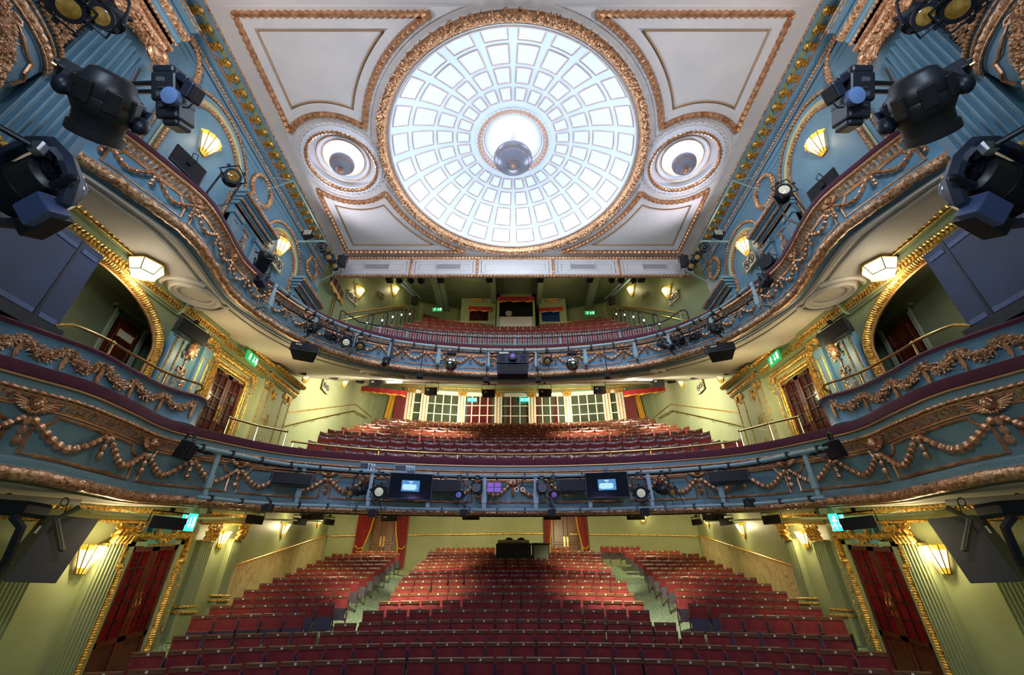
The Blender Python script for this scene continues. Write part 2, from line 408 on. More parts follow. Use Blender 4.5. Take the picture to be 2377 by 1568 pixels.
for sx in (-1, 1):
    x = sx*PX
    t = thing('pendant_rose', f'round gilt edged ceiling rose recess {SIDE[sx]} of the dome', 'ceiling rose', (x, DY, H), 'ceiling roses beside the dome')
    m = MB(); m.grid(circle_rows(x, DY, [(1.18, H-.004), (1.16, H-.05), (1.05, H-.09), (.99, H-.04), (.97, H+.04), (.86, H+.1), (.72, H+.11), (.68, H+.16), (.6, H+.17), (.56, H+.24)]), True); bld(m, 'plaster_rings', mat('bluish white plaster', srgb(226,228,236), .6), t)
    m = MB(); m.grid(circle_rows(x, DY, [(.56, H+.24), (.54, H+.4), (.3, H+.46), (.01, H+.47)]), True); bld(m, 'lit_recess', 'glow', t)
    m = MB(); rope(m, ring3(x, DY, H-.06, 1.01), .055, .12, True); m.tube(ring3(x, DY, H+.1, .78), .016, 5, True); m.tube(ring3(x, DY, H+.17, .61), .02, 5, True); bld(m, 'gilt_rings', 'gold', t)
    m = MB(); p = ring3(x, DY, H-.012, 1.2, 160); m.tube([q+(q-Vector((x, DY, q.z))).normalized()*(.02*math.sin(i*PI/2)) for i, q in enumerate(p)], .035, 5, True); bld(m, 'scalloped_edge', 'ceil', t)
    bowl_lamp('pendant_lamp', f'grey bowl pendant lamp in the small ceiling rose {SIDE[sx]} of the dome', x, 10.98, .36, H+.46, 'bowl lamps under the ceiling')
# rear apron of the ceiling with its five vent panels
t = thing('ceiling_apron', 'white plaster apron band of five framed bays below the rear edge of the ceiling', 'apron', (0, 12.56, 10.24))
AY = 12.5; z0, z1 = 10.24, 11.19
m = MB(); m.span((-6.75, AY, z0), (6.75, AY+.07, z1)); bld(m, 'fascia', 'ceil', t, smooth=False)
m = MB(); rope(m, [(-6.75, AY-.04, z1-.06), (6.75, AY-.04, z1-.06)], .05, .12); rope(m, [(-6.75, AY-.03, z0+.02), (6.75, AY-.03, z0+.02)], .05, .12)
divs = [at_y(px, 622, AY).x for px in (803, 954, 1108, 1284, 1437, 1592)]
for x in divs[1:5]: rope(m, [(x, AY-.03, z0+.06), (x, AY-.03, z1-.1)], .045, .12)
bld(m, 'gilt_rope', 'gold', t)
for i in range(5):
    a, b = divs[i], divs[i+1]
    if i == 0: a = -6.6
    if i == 4: b = 6.6
    f = MB()
    for q, w in ((.16, .03), (.3, .02)):
        f.tube([(a+q, AY-.01, z0+q), (b-q, AY-.01, z0+q), (b-q, AY-.01, z1-q-.05), (a+q, AY-.01, z1-q-.05)], w, 4, True)
    fr = bld(f, 'bay_moulding', 'ceil', t)
    if i != 2:
        c = {0: 875, 1: 1040, 3: 1353, 4: 1520}[i]; xc = at_y(c, 620, AY).x
        v = MB()
        v.span((xc-.42, AY-.02, z0+.36), (xc+.42, AY-.005, z0+.6)); o = bld(v, 'vent', 'vent', t, smooth=False)
        v = MB(); v.tube([(xc-.46, AY-.03, z0+.33), (xc+.46, AY-.03, z0+.33), (xc+.46, AY-.03, z0+.63), (xc-.46, AY-.03, z0+.63)], .035, 4, True)
        for k in range(7): v.span((xc-.42, AY-.04, z0+.375+k*.033), (xc+.42, AY-.02, z0+.385+k*.033))
        v.build('vent_frame', 'ceil', o, smooth=False) if False else bld(v, 'vent_frame', 'ceil', o, smooth=False)
# ------------------------------------------------------------------ balcony fronts -------------------------------------------------
class Front:
    """a curved front: plan polyline, smoothed; u = arc length, n = outwards (towards the stage), z = height + zf(y)"""
    def __init__(s, pts, zf=None, mirror=False, sub=10):
        P = [Vector((x, y, 0)) for x, y in pts]
        if mirror: P = P+[Vector((-p.x, p.y, 0)) for p in P[-2::-1]]
        Q = []
        for i in range(len(P)-1):
            a, b, c, d = P[max(0, i-1)], P[i], P[i+1], P[min(len(P)-1, i+2)]
            for k in range(sub):
                t = k/sub
                Q.append(.5*((2*b)+(c-a)*t+(2*a-5*b+4*c-d)*t*t+(3*b-a-3*c+d)*t**3))
        Q.append(P[-1]); s.q = Q
        L = [0.]
        for i in range(len(Q)-1): L.append(L[-1]+(Q[i+1]-Q[i]).length)
        s.len = L[-1]; off = L[-1]/2 if mirror else 0.
        s.s = [l-off for l in L]; s.zf = zf or (lambda y: 0.)
    def idx(s, u):
        lo, hi = 0, len(s.s)-2
        while lo < hi:
            m = (lo+hi+1)//2
            if s.s[m] <= u: lo = m
            else: hi = m-1
        return lo
    def tan(s, i):
        a = s.q[max(0, i-1)]; b = s.q[min(len(s.q)-1, i+1)]
        return (b-a).normalized()
    def fr(s, u):
        i = s.idx(u); t = (u-s.s[i])/(s.s[i+1]-s.s[i])
        p = s.q[i]+(s.q[i+1]-s.q[i])*t
        T = s.tan(i).lerp(s.tan(i+1), min(1, max(0, t))).normalized()
        return p, T, Vector((T.y, -T.x, 0))
    def pt(s, u, n, z):
        p, T, N = s.fr(u); return Vector((p.x+N.x*n, p.y+N.y*n, z+s.zf(p.y)))
    def of(s, px, py=None, n=0.):
        """arc length at which the front is seen in column px (row py)"""
        d = ray(px, py if py else 800); best = None
        us = frange(s.s[0]+.001, s.s[-1]-.001, 500); last = None
        for u in us:
            p = s.pt(u, n, 0); f = p.x*d.y-p.y*d.x
            if last is not None and f*last[1] <= 0:
                return last[0]+(u-last[0])*last[1]/(last[1]-f) if f != last[1] else u
            last = (u, f)
        return None
HALF = [(-6.75,3.2),(-6.2,4.15),(-5.95,4.75),(-5.72,5.45),(-5.75,6.1),(-5.87,6.8),(-5.89,7.4),(-5.66,8.27),(-5.28,9.05),(-4.62,9.8),(-3.75,10.35),(-2.84,10.68),(-2.0,10.86),(-1.0,11.0),(0,11.04)]
DROP = [(3, -.64), (4.5, -.58), (5.2, -.53), (5.7, -.52), (6.74, -.45), (7.2, -.4), (8.1, -.29), (9.37, -.17), (10.1, -.08), (10.6, -.03), (11.04, 0), (40, 0)]
def drop(y):
    for (a, p), (b, q) in zip(DROP, DROP[1:]):
        if a <= y <= b: return p+(q-p)*(y-a)/(b-a)
    return DROP[0][1] if y < 3 else 0.
UC = Front(HALF, None, True); DC = Front(HALF, drop, True)
def swag(m, u0, z0, u1, z1, sag, nb, r, n0=.03):
    pts = []
    for i in range(61):
        t = i/60; pts.append(Vector((u0+(u1-u0)*t, 0, z0+(z1-z0)*t-sag*4*t*(1-t)*(1-.15*math.cos(2*PI*t)))))
    L = [0.]
    for a, b in zip(pts, pts[1:]): L.append(L[-1]+(b-a).length)
    for k in range(nb):
        tgt = L[-1]*(k+.5)/nb; i = max(j for j in range(len(L)) if L[j] <= tgt)
        i = min(i, len(pts)-2); c = pts[i].lerp(pts[i+1], (tgt-L[i])/max(1e-6, L[i+1]-L[i])); d = pts[i+1]-pts[i]
        w = .72+.4*math.sin(PI*(k+.5)/nb)
        m.bead((c.x, n0+r*w*.5, c.z), (d.x, 0, d.z), L[-1]/nb*1.12, r*w)
def pendant_drop(m, u, z0, z1, nb, r, n0=.03):
    h = (z0-z1)/nb
    for k in range(nb): m.bead((u, n0+r*.5, z0-h*(k+.5)), (0, 0, -1), h*1.1, r*(.75+.25*k/max(1, nb-1)))
def bow(m, u, z, s, n0=.03):
    for d in (-1, 1):
        m.tube([(u+d*s*x, n0+.012, z+s*y) for x, y in ((.05, 0), (.35, .28), (.75, .34), (.95, .1), (.7, -.1), (.35, -.05), (.05, 0))], s*.11, 6, False)
        m.tube([(u+d*s*x, n0+.008, z+s*y) for x, y in ((.05, -.05), (.5, -.2), (.9, -.1), (1.3, -.3), (1.7, -.2), (2.1, -.35))], [s*.1, s*.11, s*.08, s*.11, s*.08, s*.03], 6)
    m.ell((u, n0+.02, z), (s*.16, s*.14, s*.16), 8, 6)
def putto(m, u, z, s, n0=.02):
    """winged child's head, s = head height"""
    m.ell((u, n0+.3*s, z), (.40*s, .42*s, .48*s), 14, 10)
    m.ell((u, n0+.66*s, z-.02*s), (.07*s, .12*s, .1*s), 8, 6)                         # nose
    m.ell((u, n0+.60*s, z-.2*s), (.13*s, .08*s, .04*s), 8, 5)                          # mouth
    for d in (-1, 1):
        m.ell((u+d*.2*s, n0+.54*s, z-.12*s), (.14*s, .14*s, .14*s), 8, 6)              # cheek
        m.ell((u+d*.15*s, n0+.64*s, z+.06*s), (.075*s, .05*s, .04*s), 8, 5)            # eye
        m.ell((u+d*.16*s, n0+.64*s, z+.14*s), (.11*s, .06*s, .025*s), 8, 5)            # brow
        m.ell((u+d*.4*s, n0+.3*s, z-.02*s), (.05*s, .1*s, .12*s), 8, 5)                # ear
        for k in range(5):                                                             # feathers of the wing
            a = .3-.17*k; ln = (1.55-.24*k)*s
            c = Vector((u+d*(.32*s+math.cos(a)*ln*.45), n0+.14*s, z+.12*s-.13*k*s+math.sin(a)*ln*.2))
            q = Matrix.Rotation(-(a if d > 0 else PI-a), 3, 'Y')
            m.ell(c, (ln*.5, .08*s, .12*s), 8, 6, q)
        m.ell((u+d*.42*s, n0+.16*s, z-.42*s), (.3*s, .12*s, .26*s), 8, 6)
    for k in range(9):
        a = PI*k/8; m.ell((u+.34*s*math.cos(a), n0+.36*s, z+.16*s+.32*s*math.sin(a)), (.14*s, .2*s, .13*s), 7, 5)
    m.ell((u, n0+.5*s, z+.4*s), (.16*s, .16*s, .14*s), 7, 5)
    for d in (-1, 0, 1): m.ell((u+d*.2*s, n0+.15*s, z-.62*s), (.12*s, .12*s, .2*s), 7, 5)
def frame_loop(u0, u1, zt, zb, notch, nn):
    P = [(u0, zb), (u0, zt-notch)]
    P += [(u0+notch*1.15*(1-math.cos(a)), zt-notch+notch*math.sin(a)*1.) for a in ()]
    P += [(u0+notch*1.3*math.sin(a), zt-notch*math.cos(a)) for a in frange(.15, PI/2, 6)] if False else []
    P += [(u0+.02+notch*1.3*(1-math.cos(a)), zt-notch+.0+notch*math.sin(a)) for a in ()]
    c = (u0, zt)                                                     # concave quarter round cut out of the corner
    P += [(c[0]+notch*1.2*math.sin(a), c[1]-notch*math.cos(a)) for a in frange(.05, PI/2, 7)]
    n = max(6, int((u1-u0)/.12)); P += [(x, zt) for x in frange(u0+notch*1.2, u1-notch*1.2, n)]
    P += [(u1-notch*1.2*math.sin(a), zt-notch*math.cos(a)) for a in frange(PI/2, .05, 7)]
    P += [(u1, zb)]; P += [(x, zb) for x in frange(u1, u0, n)][1:-1]
    return [Vector((x, nn, z)) for x, z in P]
def leafband(m, us, n0, n1, z0, z1, pitch):
    """cove of upright leaves: (n0,z0) at the foot, (n1,z1) at the lip"""
    def mod(u, j):
        a = abs(math.sin(PI*u/pitch)); return (.0, .016*a, .024*a, .016*a, .0)[j]
    prof = [(n0, z0), (n0+(n1-n0)*.15, z0+(z1-z0)*.3), (n0+(n1-n0)*.4, z0+(z1-z0)*.6), (n0+(n1-n0)*.75, z0+(z1-z0)*.85), (n1, z1)]
    m.sweep_u(us, prof, mod)
def balcony(F, name, label, cat, Z, body, drawn, ends, putti, pz, us):
    """Z: heights of the mouldings"""
    p0 = F.pt(0, 0, Z['roll']); t = thing(name, label, cat, (0, p0.y, Z['roll']))
    mk = lambda: MB(F.pt)
    m = mk(); v0, v1 = Z['velvet']; h = v1-v0
    m.sweep_u(us, [(-.35, v1-.02), (-.2, v1), (.0, v1), (.07, v1-h*.12), (.09, v1-h*.4), (.085, v0+.01), (.05, v0)]); bld(m, 'velvet_rail', 'velvet', t)
    m = mk(); f = Z['frieze']
    m.sweep_u(us, [(.05, v0+.005), (.05, f[1]), (.03, f[1]-.01), (.03, f[0]+.01), (.05, f[0]), (.05, Z['rope']+.02), (.02, Z['rope']-.03), (.05, Z['cove'][1]+.01), (-.04, Z['cove'][0]), (-.04, Z['panel'][0]-.05),
                   (-.02, Z['step'][1]), (.0, Z['step'][1]-.03), (.0, Z['step'][1]-.05), (.03, Z['step'][1]-.075), (.03, Z['step'][1]-.1), (.06, Z['step'][0]+.02), (.06, Z['step'][0]), (.02, Z['roll']+.02), (.0, Z['roll']-.05), (-.2, Z['roll']-.06)]); bld(m, 'fascia', body, t)
    m = mk()
    for n, z, r in ((.06, v0-.008, .018), (.045, Z['cove'][1]+.012, .012), (-.03, Z['cove'][0]-.012, .014)): m.tube([Vector((u, n, z)) for u in us], r, 6)
    bld(m, 'gold_lines', 'goldline', t)
    m = mk(); rope(m, [Vector((u, .06, Z['rope'])) for u in us], .026, .09); bld(m, 'gilt_rope_moulding', 'gold', t)
    m = mk(); uu = resample([Vector((us[0], 0, 0)), Vector((us[-1], 0, 0))], .022); leafband(m, [q.x for q in uu], -.035, .05, Z['cove'][0], Z['cove'][1], .085); bld(m, 'gilt_leaf_cove', 'goldorn', t)
    m = mk(); uu = [q.x for q in resample([Vector((us[0], 0, 0)), Vector((us[-1], 0, 0))], .05)]
    rr = Z['rollr']
    prof = [(.03+rr*math.cos(a), Z['roll']+rr*math.sin(a)) for a in frange(-2.2, 2.2, 9)]
    m.sweep_u(uu, prof, lambda u, j: .022*abs(math.sin(u*19+j*1.4))+(.02 if abs((u % .5)-.25) < .035 else 0)); bld(m, 'gilt_roll_moulding', 'goldorn', t)
    pt_, pb_ = Z['panel'][1], Z['panel'][0]; hh = pt_-pb_
    P = sorted(putti)
    for a, b in zip(P, P[1:]):
        w = b-a
        m = mk(); m.tube(frame_loop(a+.11*hh*2, b-.11*hh*2, pt_, pb_, .3*hh, -.035), .03*hh*2, 6, True, .8); bld(m, 'panel_frame', 'gold', t)
        c = (a+b)/2
        m = mk(); swag(m, a+.03, pt_-.16*hh, c-.03, pt_-.08*hh, .52*hh, max(7, int(w/.17)), .085*hh*(1.15 if w > 1.2 else 1.)); bld(m, 'husk_swag', 'gold', t)
        m = mk(); swag(m, c+.03, pt_-.08*hh, b-.03, pt_-.16*hh, .52*hh, max(7, int(w/.17)), .085*hh*(1.15 if w > 1.2 else 1.)); bld(m, 'husk_swag', 'gold', t)
        m = mk(); bow(m, c, pt_-.02*hh, .16*hh); pendant_drop(m, c, pt_-.1*hh, pt_-.75*hh, 3, .085*hh); bld(m, 'ribbon_bow', 'gold', t)
    for a in P:
        m = mk(); putto(m, a, pt_+.16*hh, .3*hh); pendant_drop(m, a, pt_-.16*hh, pt_-.84*hh, 3, .09*hh); bld(m, 'winged_head', 'gold', t)
    return t
ZU = dict(velvet=(6.29, 6.42), frieze=(6.25, 6.28), rope=6.25, cove=(6.1, 6.22), panel=(5.67, 6.06), step=(5.53, 5.64), roll=5.45, rollr=.085)
ZD = dict(velvet=(2.88, 3.06), frieze=(2.76, 2.86), rope=2.73, cove=(2.57, 2.68), panel=(2.02, 2.51), step=(1.83, 1.98), roll=1.785, rollr=.08)
UCS_ALL = frange(UC.s[0]+.02, UC.s[-1]-.02, 260)
sU = [UC.of(*p) for p in ((455,469),(541,590),(614,690),(715,747),(824,792),(936,814),(1043,826),(1142,829))]
sD = [DC.of(*p) for p in ((70,958),(343,1037),(553,1090),(760,1112),(935,1122),(1107,1125))]
gapU = sU[1]-sU[0]
PU = [UC.of(240, 334)]+sU; PU = PU+[-p for p in PU]
PD = [sD[0]-1.5]+sD; PD = [p for p in PD if p > DC.s[0]+.2]; PD = PD+[-p for p in PD]
UCS = UCS_ALL; e0 = -min(u for u in frange(UC.s[0], 0, 900) if UC.pt(u, 0, 0).y > 3.95); USU = frange(-e0, e0, 250)
upper = balcony(UC, 'balcony_parapet', 'blue serpentine upper circle balcony front with gilt husk swags and winged heads', 'balcony', ZU, 'blue', 0, 0, PU, 0, USU)
lower = balcony(DC, 'balcony_parapet', 'grey green dress circle balcony front with large gilt swags, below the upper balcony', 'balcony', ZD, 'teal', 0, 0, PD, 0, UCS)
# ------------------------------------------------------------------ boxes on the dress circle, with leaf garlands -------------------
def garland(m, u0, z0, u1, z1, sag, r, n0, cnt):
    for i in range(cnt):
        t = R.random(); w = r*(.55+.6*math.sin(PI*t))
        c = Vector((u0+(u1-u0)*t, n0+w*.35, z0+(z1-z0)*t-sag*4*t*(1-t)))
        a = R.uniform(0, 2*PI); q = R.random()
        c += Vector((0, 0, w*q*math.sin(a)*.9)); nn = Vector((R.uniform(-.4, .4), 1, math.sin(a)*q))
        c.y += w*.5*(1-q)
        d = Vector((R.uniform(-1, 1), R.uniform(-.1, .5), R.uniform(-1, .7)))
        m.leaf(c, d, nn, R.uniform(.05, .085), R.uniform(.03, .05))
        if i % 14 == 0: m.ell(c+Vector((0, .02, 0)), (.017, .017, .017), 6, 4)
    m.tube([(u0+(u1-u0)*t, n0+.01, z0+(z1-z0)*t-sag*4*t*(1-t)) for t in frange(0, 1, 14)], [r*.5*(.5+.6*math.sin(PI*t)) for t in frange(0, 1, 14)], 7, False, .6)
boxes = {}
BOXTOP = []
for sx in (-1, 1):
    pts = []
    for u in frange(DC.s[0]+.05, 0, 200):
        p = DC.pt(u, -.22, 0)
        if p.y < 7.72 and p.y > 3.2 and p.x < -5.8: pts.append((p.x, p.y))
    pts = pts[::6]+[pts[-1]]
    x, y = pts[-1]
    pts += [(x-.05, y+.22), (x-.2, y+.42), (x-.45, y+.52), (x-.8, y+.5), (-7.2, y+.48)]
    B = Front([(-sx*px, py) for px, py in pts], lambda y: drop(min(y, 7.9))+(0 if y < 6 else .12*min(1, (y-6)/1.6)), False, 4)
    if sx > 0: B.sgn = 1
    boxes[sx] = B
    sg = 1 if sx < 0 else -1      # outward side of the path differs between the two houses
    fm = lambda u, n, z, B=B, sg=sg: B.pt(u, n*sg, z)
    t = thing('theatre_box_parapet', f'blue box parapet with gilt leaf garlands standing on the balcony at the {SIDE[sx]}', 'theatre box', tuple(B.pt(B.len*.5, 0, 2.9)), 'box fronts either side of the dress circle')
    us = frange(.01, B.len-.01, 90)
    zb, zt = 3.02, 3.5
    m = MB(fm); m.sweep_u(us, [(-.25, zt+.09), (-.1, zt+.1), (.03, zt+.08), (.07, zt+.045), (.06, zt)]); bld(m, 'velvet_rail', 'velvet', t)
    m = MB(fm); m.sweep_u(us, [(.05, zt+.005), (.02, zt-.02), (.0, zt-.05), (0, zb+.03), (.02, zb)]); bld(m, 'parapet', 'blue', t)
    nodes = [p for p in (B.of(*( (px, py) if sx < 0 else (2*CXP-px, py))) for px, py in ((-30,745),(55,786),(149,835),(231,863),(305,892),(376,917),(449,938),(494,957))) if p]
    nodes = sorted(nodes)
    for a, b in zip(nodes, nodes[1:]):
        m = MB(fm); garland(m, a+.04, zt-.1, b-.04, zt-.1, .13, .075, .005, 230); bld(m, 'leaf_garland', 'goldorn', t)
    for a in nodes:
        m = MB(fm); bow(m, a, zt-.07, .05, .03)
        m.prism([(a-.012, zt-.1), (a+.02, zt-.1), (a+.035, zt-.26), (a+.02, zt-.27), (a+.03, zt-.33), (a+.012, zt-.34), (a, zt-.4), (a-.018, zt-.34), (a-.03, zt-.28)], .01, .045)
        bld(m, 'ribbon_tail', 'gold', t)
    # brass rail over the parapet
    r = thing('brass_rail', f'curved brass guard rail on posts above the {SIDE[sx]} box parapet', 'guard rail', tuple(B.pt(B.len*.6, 0, zt)), 'brass guard rails')
    u0 = B.of(*((146, 745) if sx < 0 else (2*CXP-146, 745)), n=0); u1 = B.len-.75
    zr = zt+.34
    L = [fm(u, -.12, zr-(.10 if i == 0 else 0)) for i, u in enumerate(frange(u0, u1, 26))]
    e = L[-1]; L += [e+Vector((-sx*-.04, .06, -.03)), e+Vector((sx*.12, .06, -.1)), e+Vector((sx*.35, .02, -.14))]
    m = MB(); m.tube(L, .022, 8); bld(m, 'handrail', 'brass', r)
    for u in frange(u0+.75, u1-.1, 3):
        m = MB(); a = fm(u, -.12, zr); m.tube([a+Vector((0, 0, -.36)), a], .018, 8); m.ell(a, (.034, .034, .034)); bld(m, 'post', 'brass', r)
# brass rail on top of the dress circle velvet
t = thing('brass_rail', 'long low brass safety rail along the dress circle velvet', 'guard rail', (0, 11.0, 3.06), 'brass guard rails')
ua, ub = DC.of(676, 1045), DC.of(1712, 1036)
m = MB(DC.pt); m.tube([(u, -.05, 3.2) for u in frange(ua, ub, 60)], .022, 8); m.ell((ua, -.05, 3.2), (.035, .035, .035)); m.ell((ub, -.05, 3.2), (.035, .035, .035)); bld(m, 'handrail', 'brass', t)
for u in frange(ua+.02, ub-.02, 12):
    m = MB(DC.pt); m.tube([(u, -.05, 3.05), (u, -.05, 3.2)], .016, 6); m.ell((u, -.05, 3.2), (.03, .03, .03), 8, 6); bld(m, 'post', 'brass', t)
for sx in (-1, 1):
    t = thing('brass_rail', f'sloping brass gangway rail beside the end circle seats at the {SIDE[sx]}', 'guard rail', (sx*5.2, 9.6, 3), 'brass guard rails')
    q = [(543, 972), (607, 990), (671, 1003)] if sx < 0 else [(1843, 970), (1777, 985), (1712, 1002)]
    P = [DC.pt(DC.of(*a), -.12, 0) for a in q]
    P = [Vector((p.x, p.y, at_seg(*a, (p.x-.001, p.y), (p.x+.001, p.y)).z if False else ray(*a).z*math.hypot(p.x, p.y)/math.hypot(ray(*a).x, ray(*a).y))) for p, a in zip(P, q)]
    m = MB(); m.tube(P, .024, 8); bld(m, 'handrail', 'brass', t)
    for p in P:
        m = MB(); m.tube([p, Vector((p.x, p.y, 3.0+drop(p.y)))], .02, 8); m.ell(p, (.036, .036, .036)); bld(m, 'post', 'brass', t)
# ------------------------------------------------------------------ soffits --------------------------------------------------------
def lerp_tab(tab, x):
    if x <= tab[0][0]: return tab[0][1]
    for (a, p), (b, q) in zip(tab, tab[1:]):
        if x <= b: return p+(q-p)*(x-a)/(b-a)
    return tab[-1][1]
def along(path, d):
    for (a, b) in zip(path, path[1:]):
        L = math.dist(a, b)
        if d <= L: return a[0]+(b[0]-a[0])*d/L, a[1]+(b[1]-a[1])*d/L
        d -= L
    return path[-1]
class Soffit:
    def __init__(s, F, zf, path, ztab, ysplit=7.5, ymin=0.):
        s.F, s.zf, s.path, s.zt, s.ys = F, zf, path, ztab, ysplit
        s.L = sum(math.dist(a, b) for a, b in zip(path, path[1:])); s.d0 = ysplit-path[0][1]
        s.us = [u for u in frange(F.s[0]+.02, F.s[-1]-.02, 201) if F.pt(u, 0, 0).y > ymin]
        s.u0 = max(u for u in s.us if u < 0 and F.pt(u, 0, 0).y < ysplit)
    def pt(s, u, t):
        f = s.F.pt(u, -.12, s.zf); sg = -1 if u < 0 else 1; a = -abs(u)
        if a < s.u0: x, y = s.path[0][0], f.y; x = min(x, -abs(f.x)-.2)
        else: x, y = along(s.path, s.d0+(s.L-s.d0)*(a-s.u0)/(0-s.u0))
        b = Vector((sg*-1*x if sg > 0 else x, y, lerp_tab(s.zt, y)))
        z = f.z+(b.z-f.z)*t
        return Vector((f.x+(b.x-f.x)*t, f.y+(b.y-f.y)*t, z))
    def build(s, name, material):
        m = MB(); m.grid([[s.pt(u, t) for t in frange(0, 1, 14)] for u in s.us]); return m.build(name, material)
    def find(s, px, py):
        best = (1e9,)
        d = ray(px, py).normalized()
        for u in s.us:
            for t in frange(0, 1, 60):
                p = s.pt(u, t); e = (p-d*p.dot(d)).length
                if e < best[0]: best = (e, u, t)
        return best[1:]
SU = Soffit(UC, 5.38, [(-7.25, 3), (-7.25, 21.5), (0, 22.2)], [(3, 5.3), (5, 5.34), (10, 5.66), (13, 6.35), (22, 10.25)], ymin=3.95)
SD = Soffit(DC, 1.70, [(-7.3, 3), (-7.3, 12.4), (-8.95, 22.6), (0, 23.4)], [(3, 1.1), (6, 1.2), (7.8, 1.37), (12.4, 2.1), (23, 4.1)])
o = struct(SU.build('ceiling', 'cream')); struct(SD.build('ceiling', 'cream'))
t = thing('soffit_moulding', 'cream plaster bands curving along the underside of the upper circle', 'moulding', (0, 11.5, 5.4))
for n, (t0, w) in enumerate(((.05, .03), (.085, .02), (.2, .025), (.225, .025))):
    m = MB(); P = [SU.pt(u, t0*(1. if abs(u) > 9 else .6+.4*abs(u)/9))+Vector((0, 0, -.012)) for u in SU.us]; m.tube(P, w, 5); bld(m, 'plaster_band', 'cream', t)
for px, py, r, w in ((455, 680, .42, 'over the left box'), (895, 868, .5, 'left of the projector'), (1190, 887, .5, 'below the projector'), (1482, 868, .5, 'right of the projector'), (1925, 680, .42, 'over the right box')):
    u, tt = SU.find(px, py); c = SU.pt(u, tt); e1 = (SU.pt(u+.05, tt)-c).normalized(); e2 = (SU.pt(u, min(1, tt+.02))-c).normalized(); e2 = (e2-e1*e2.dot(e1)).normalized(); nn = e1.cross(e2); nn = nn if nn.z < 0 else -nn
    t = thing('soffit_ring', f'cream plaster ring moulding on the upper circle soffit, {w}', 'ring moulding', tuple(c), 'plaster rings on the soffit')
    for q, wd in ((1, .06), (.82, .04), (1.42, .05)):
        m = MB()
        if q < 1.4: m.tube([c+nn*.02+(e1*math.cos(a)+e2*math.sin(a))*r*q for a in frange(0, 2*PI, 41)[:-1]], wd, 6, True)
        else:
            for a0 in (-.9, PI-.9): m.tube([c+nn*.02+(e1*math.cos(a)+e2*math.sin(a))*r*q for a in frange(a0, a0+1.8, 16)], wd, 6)
        bld(m, 'ring', 'cream', t)
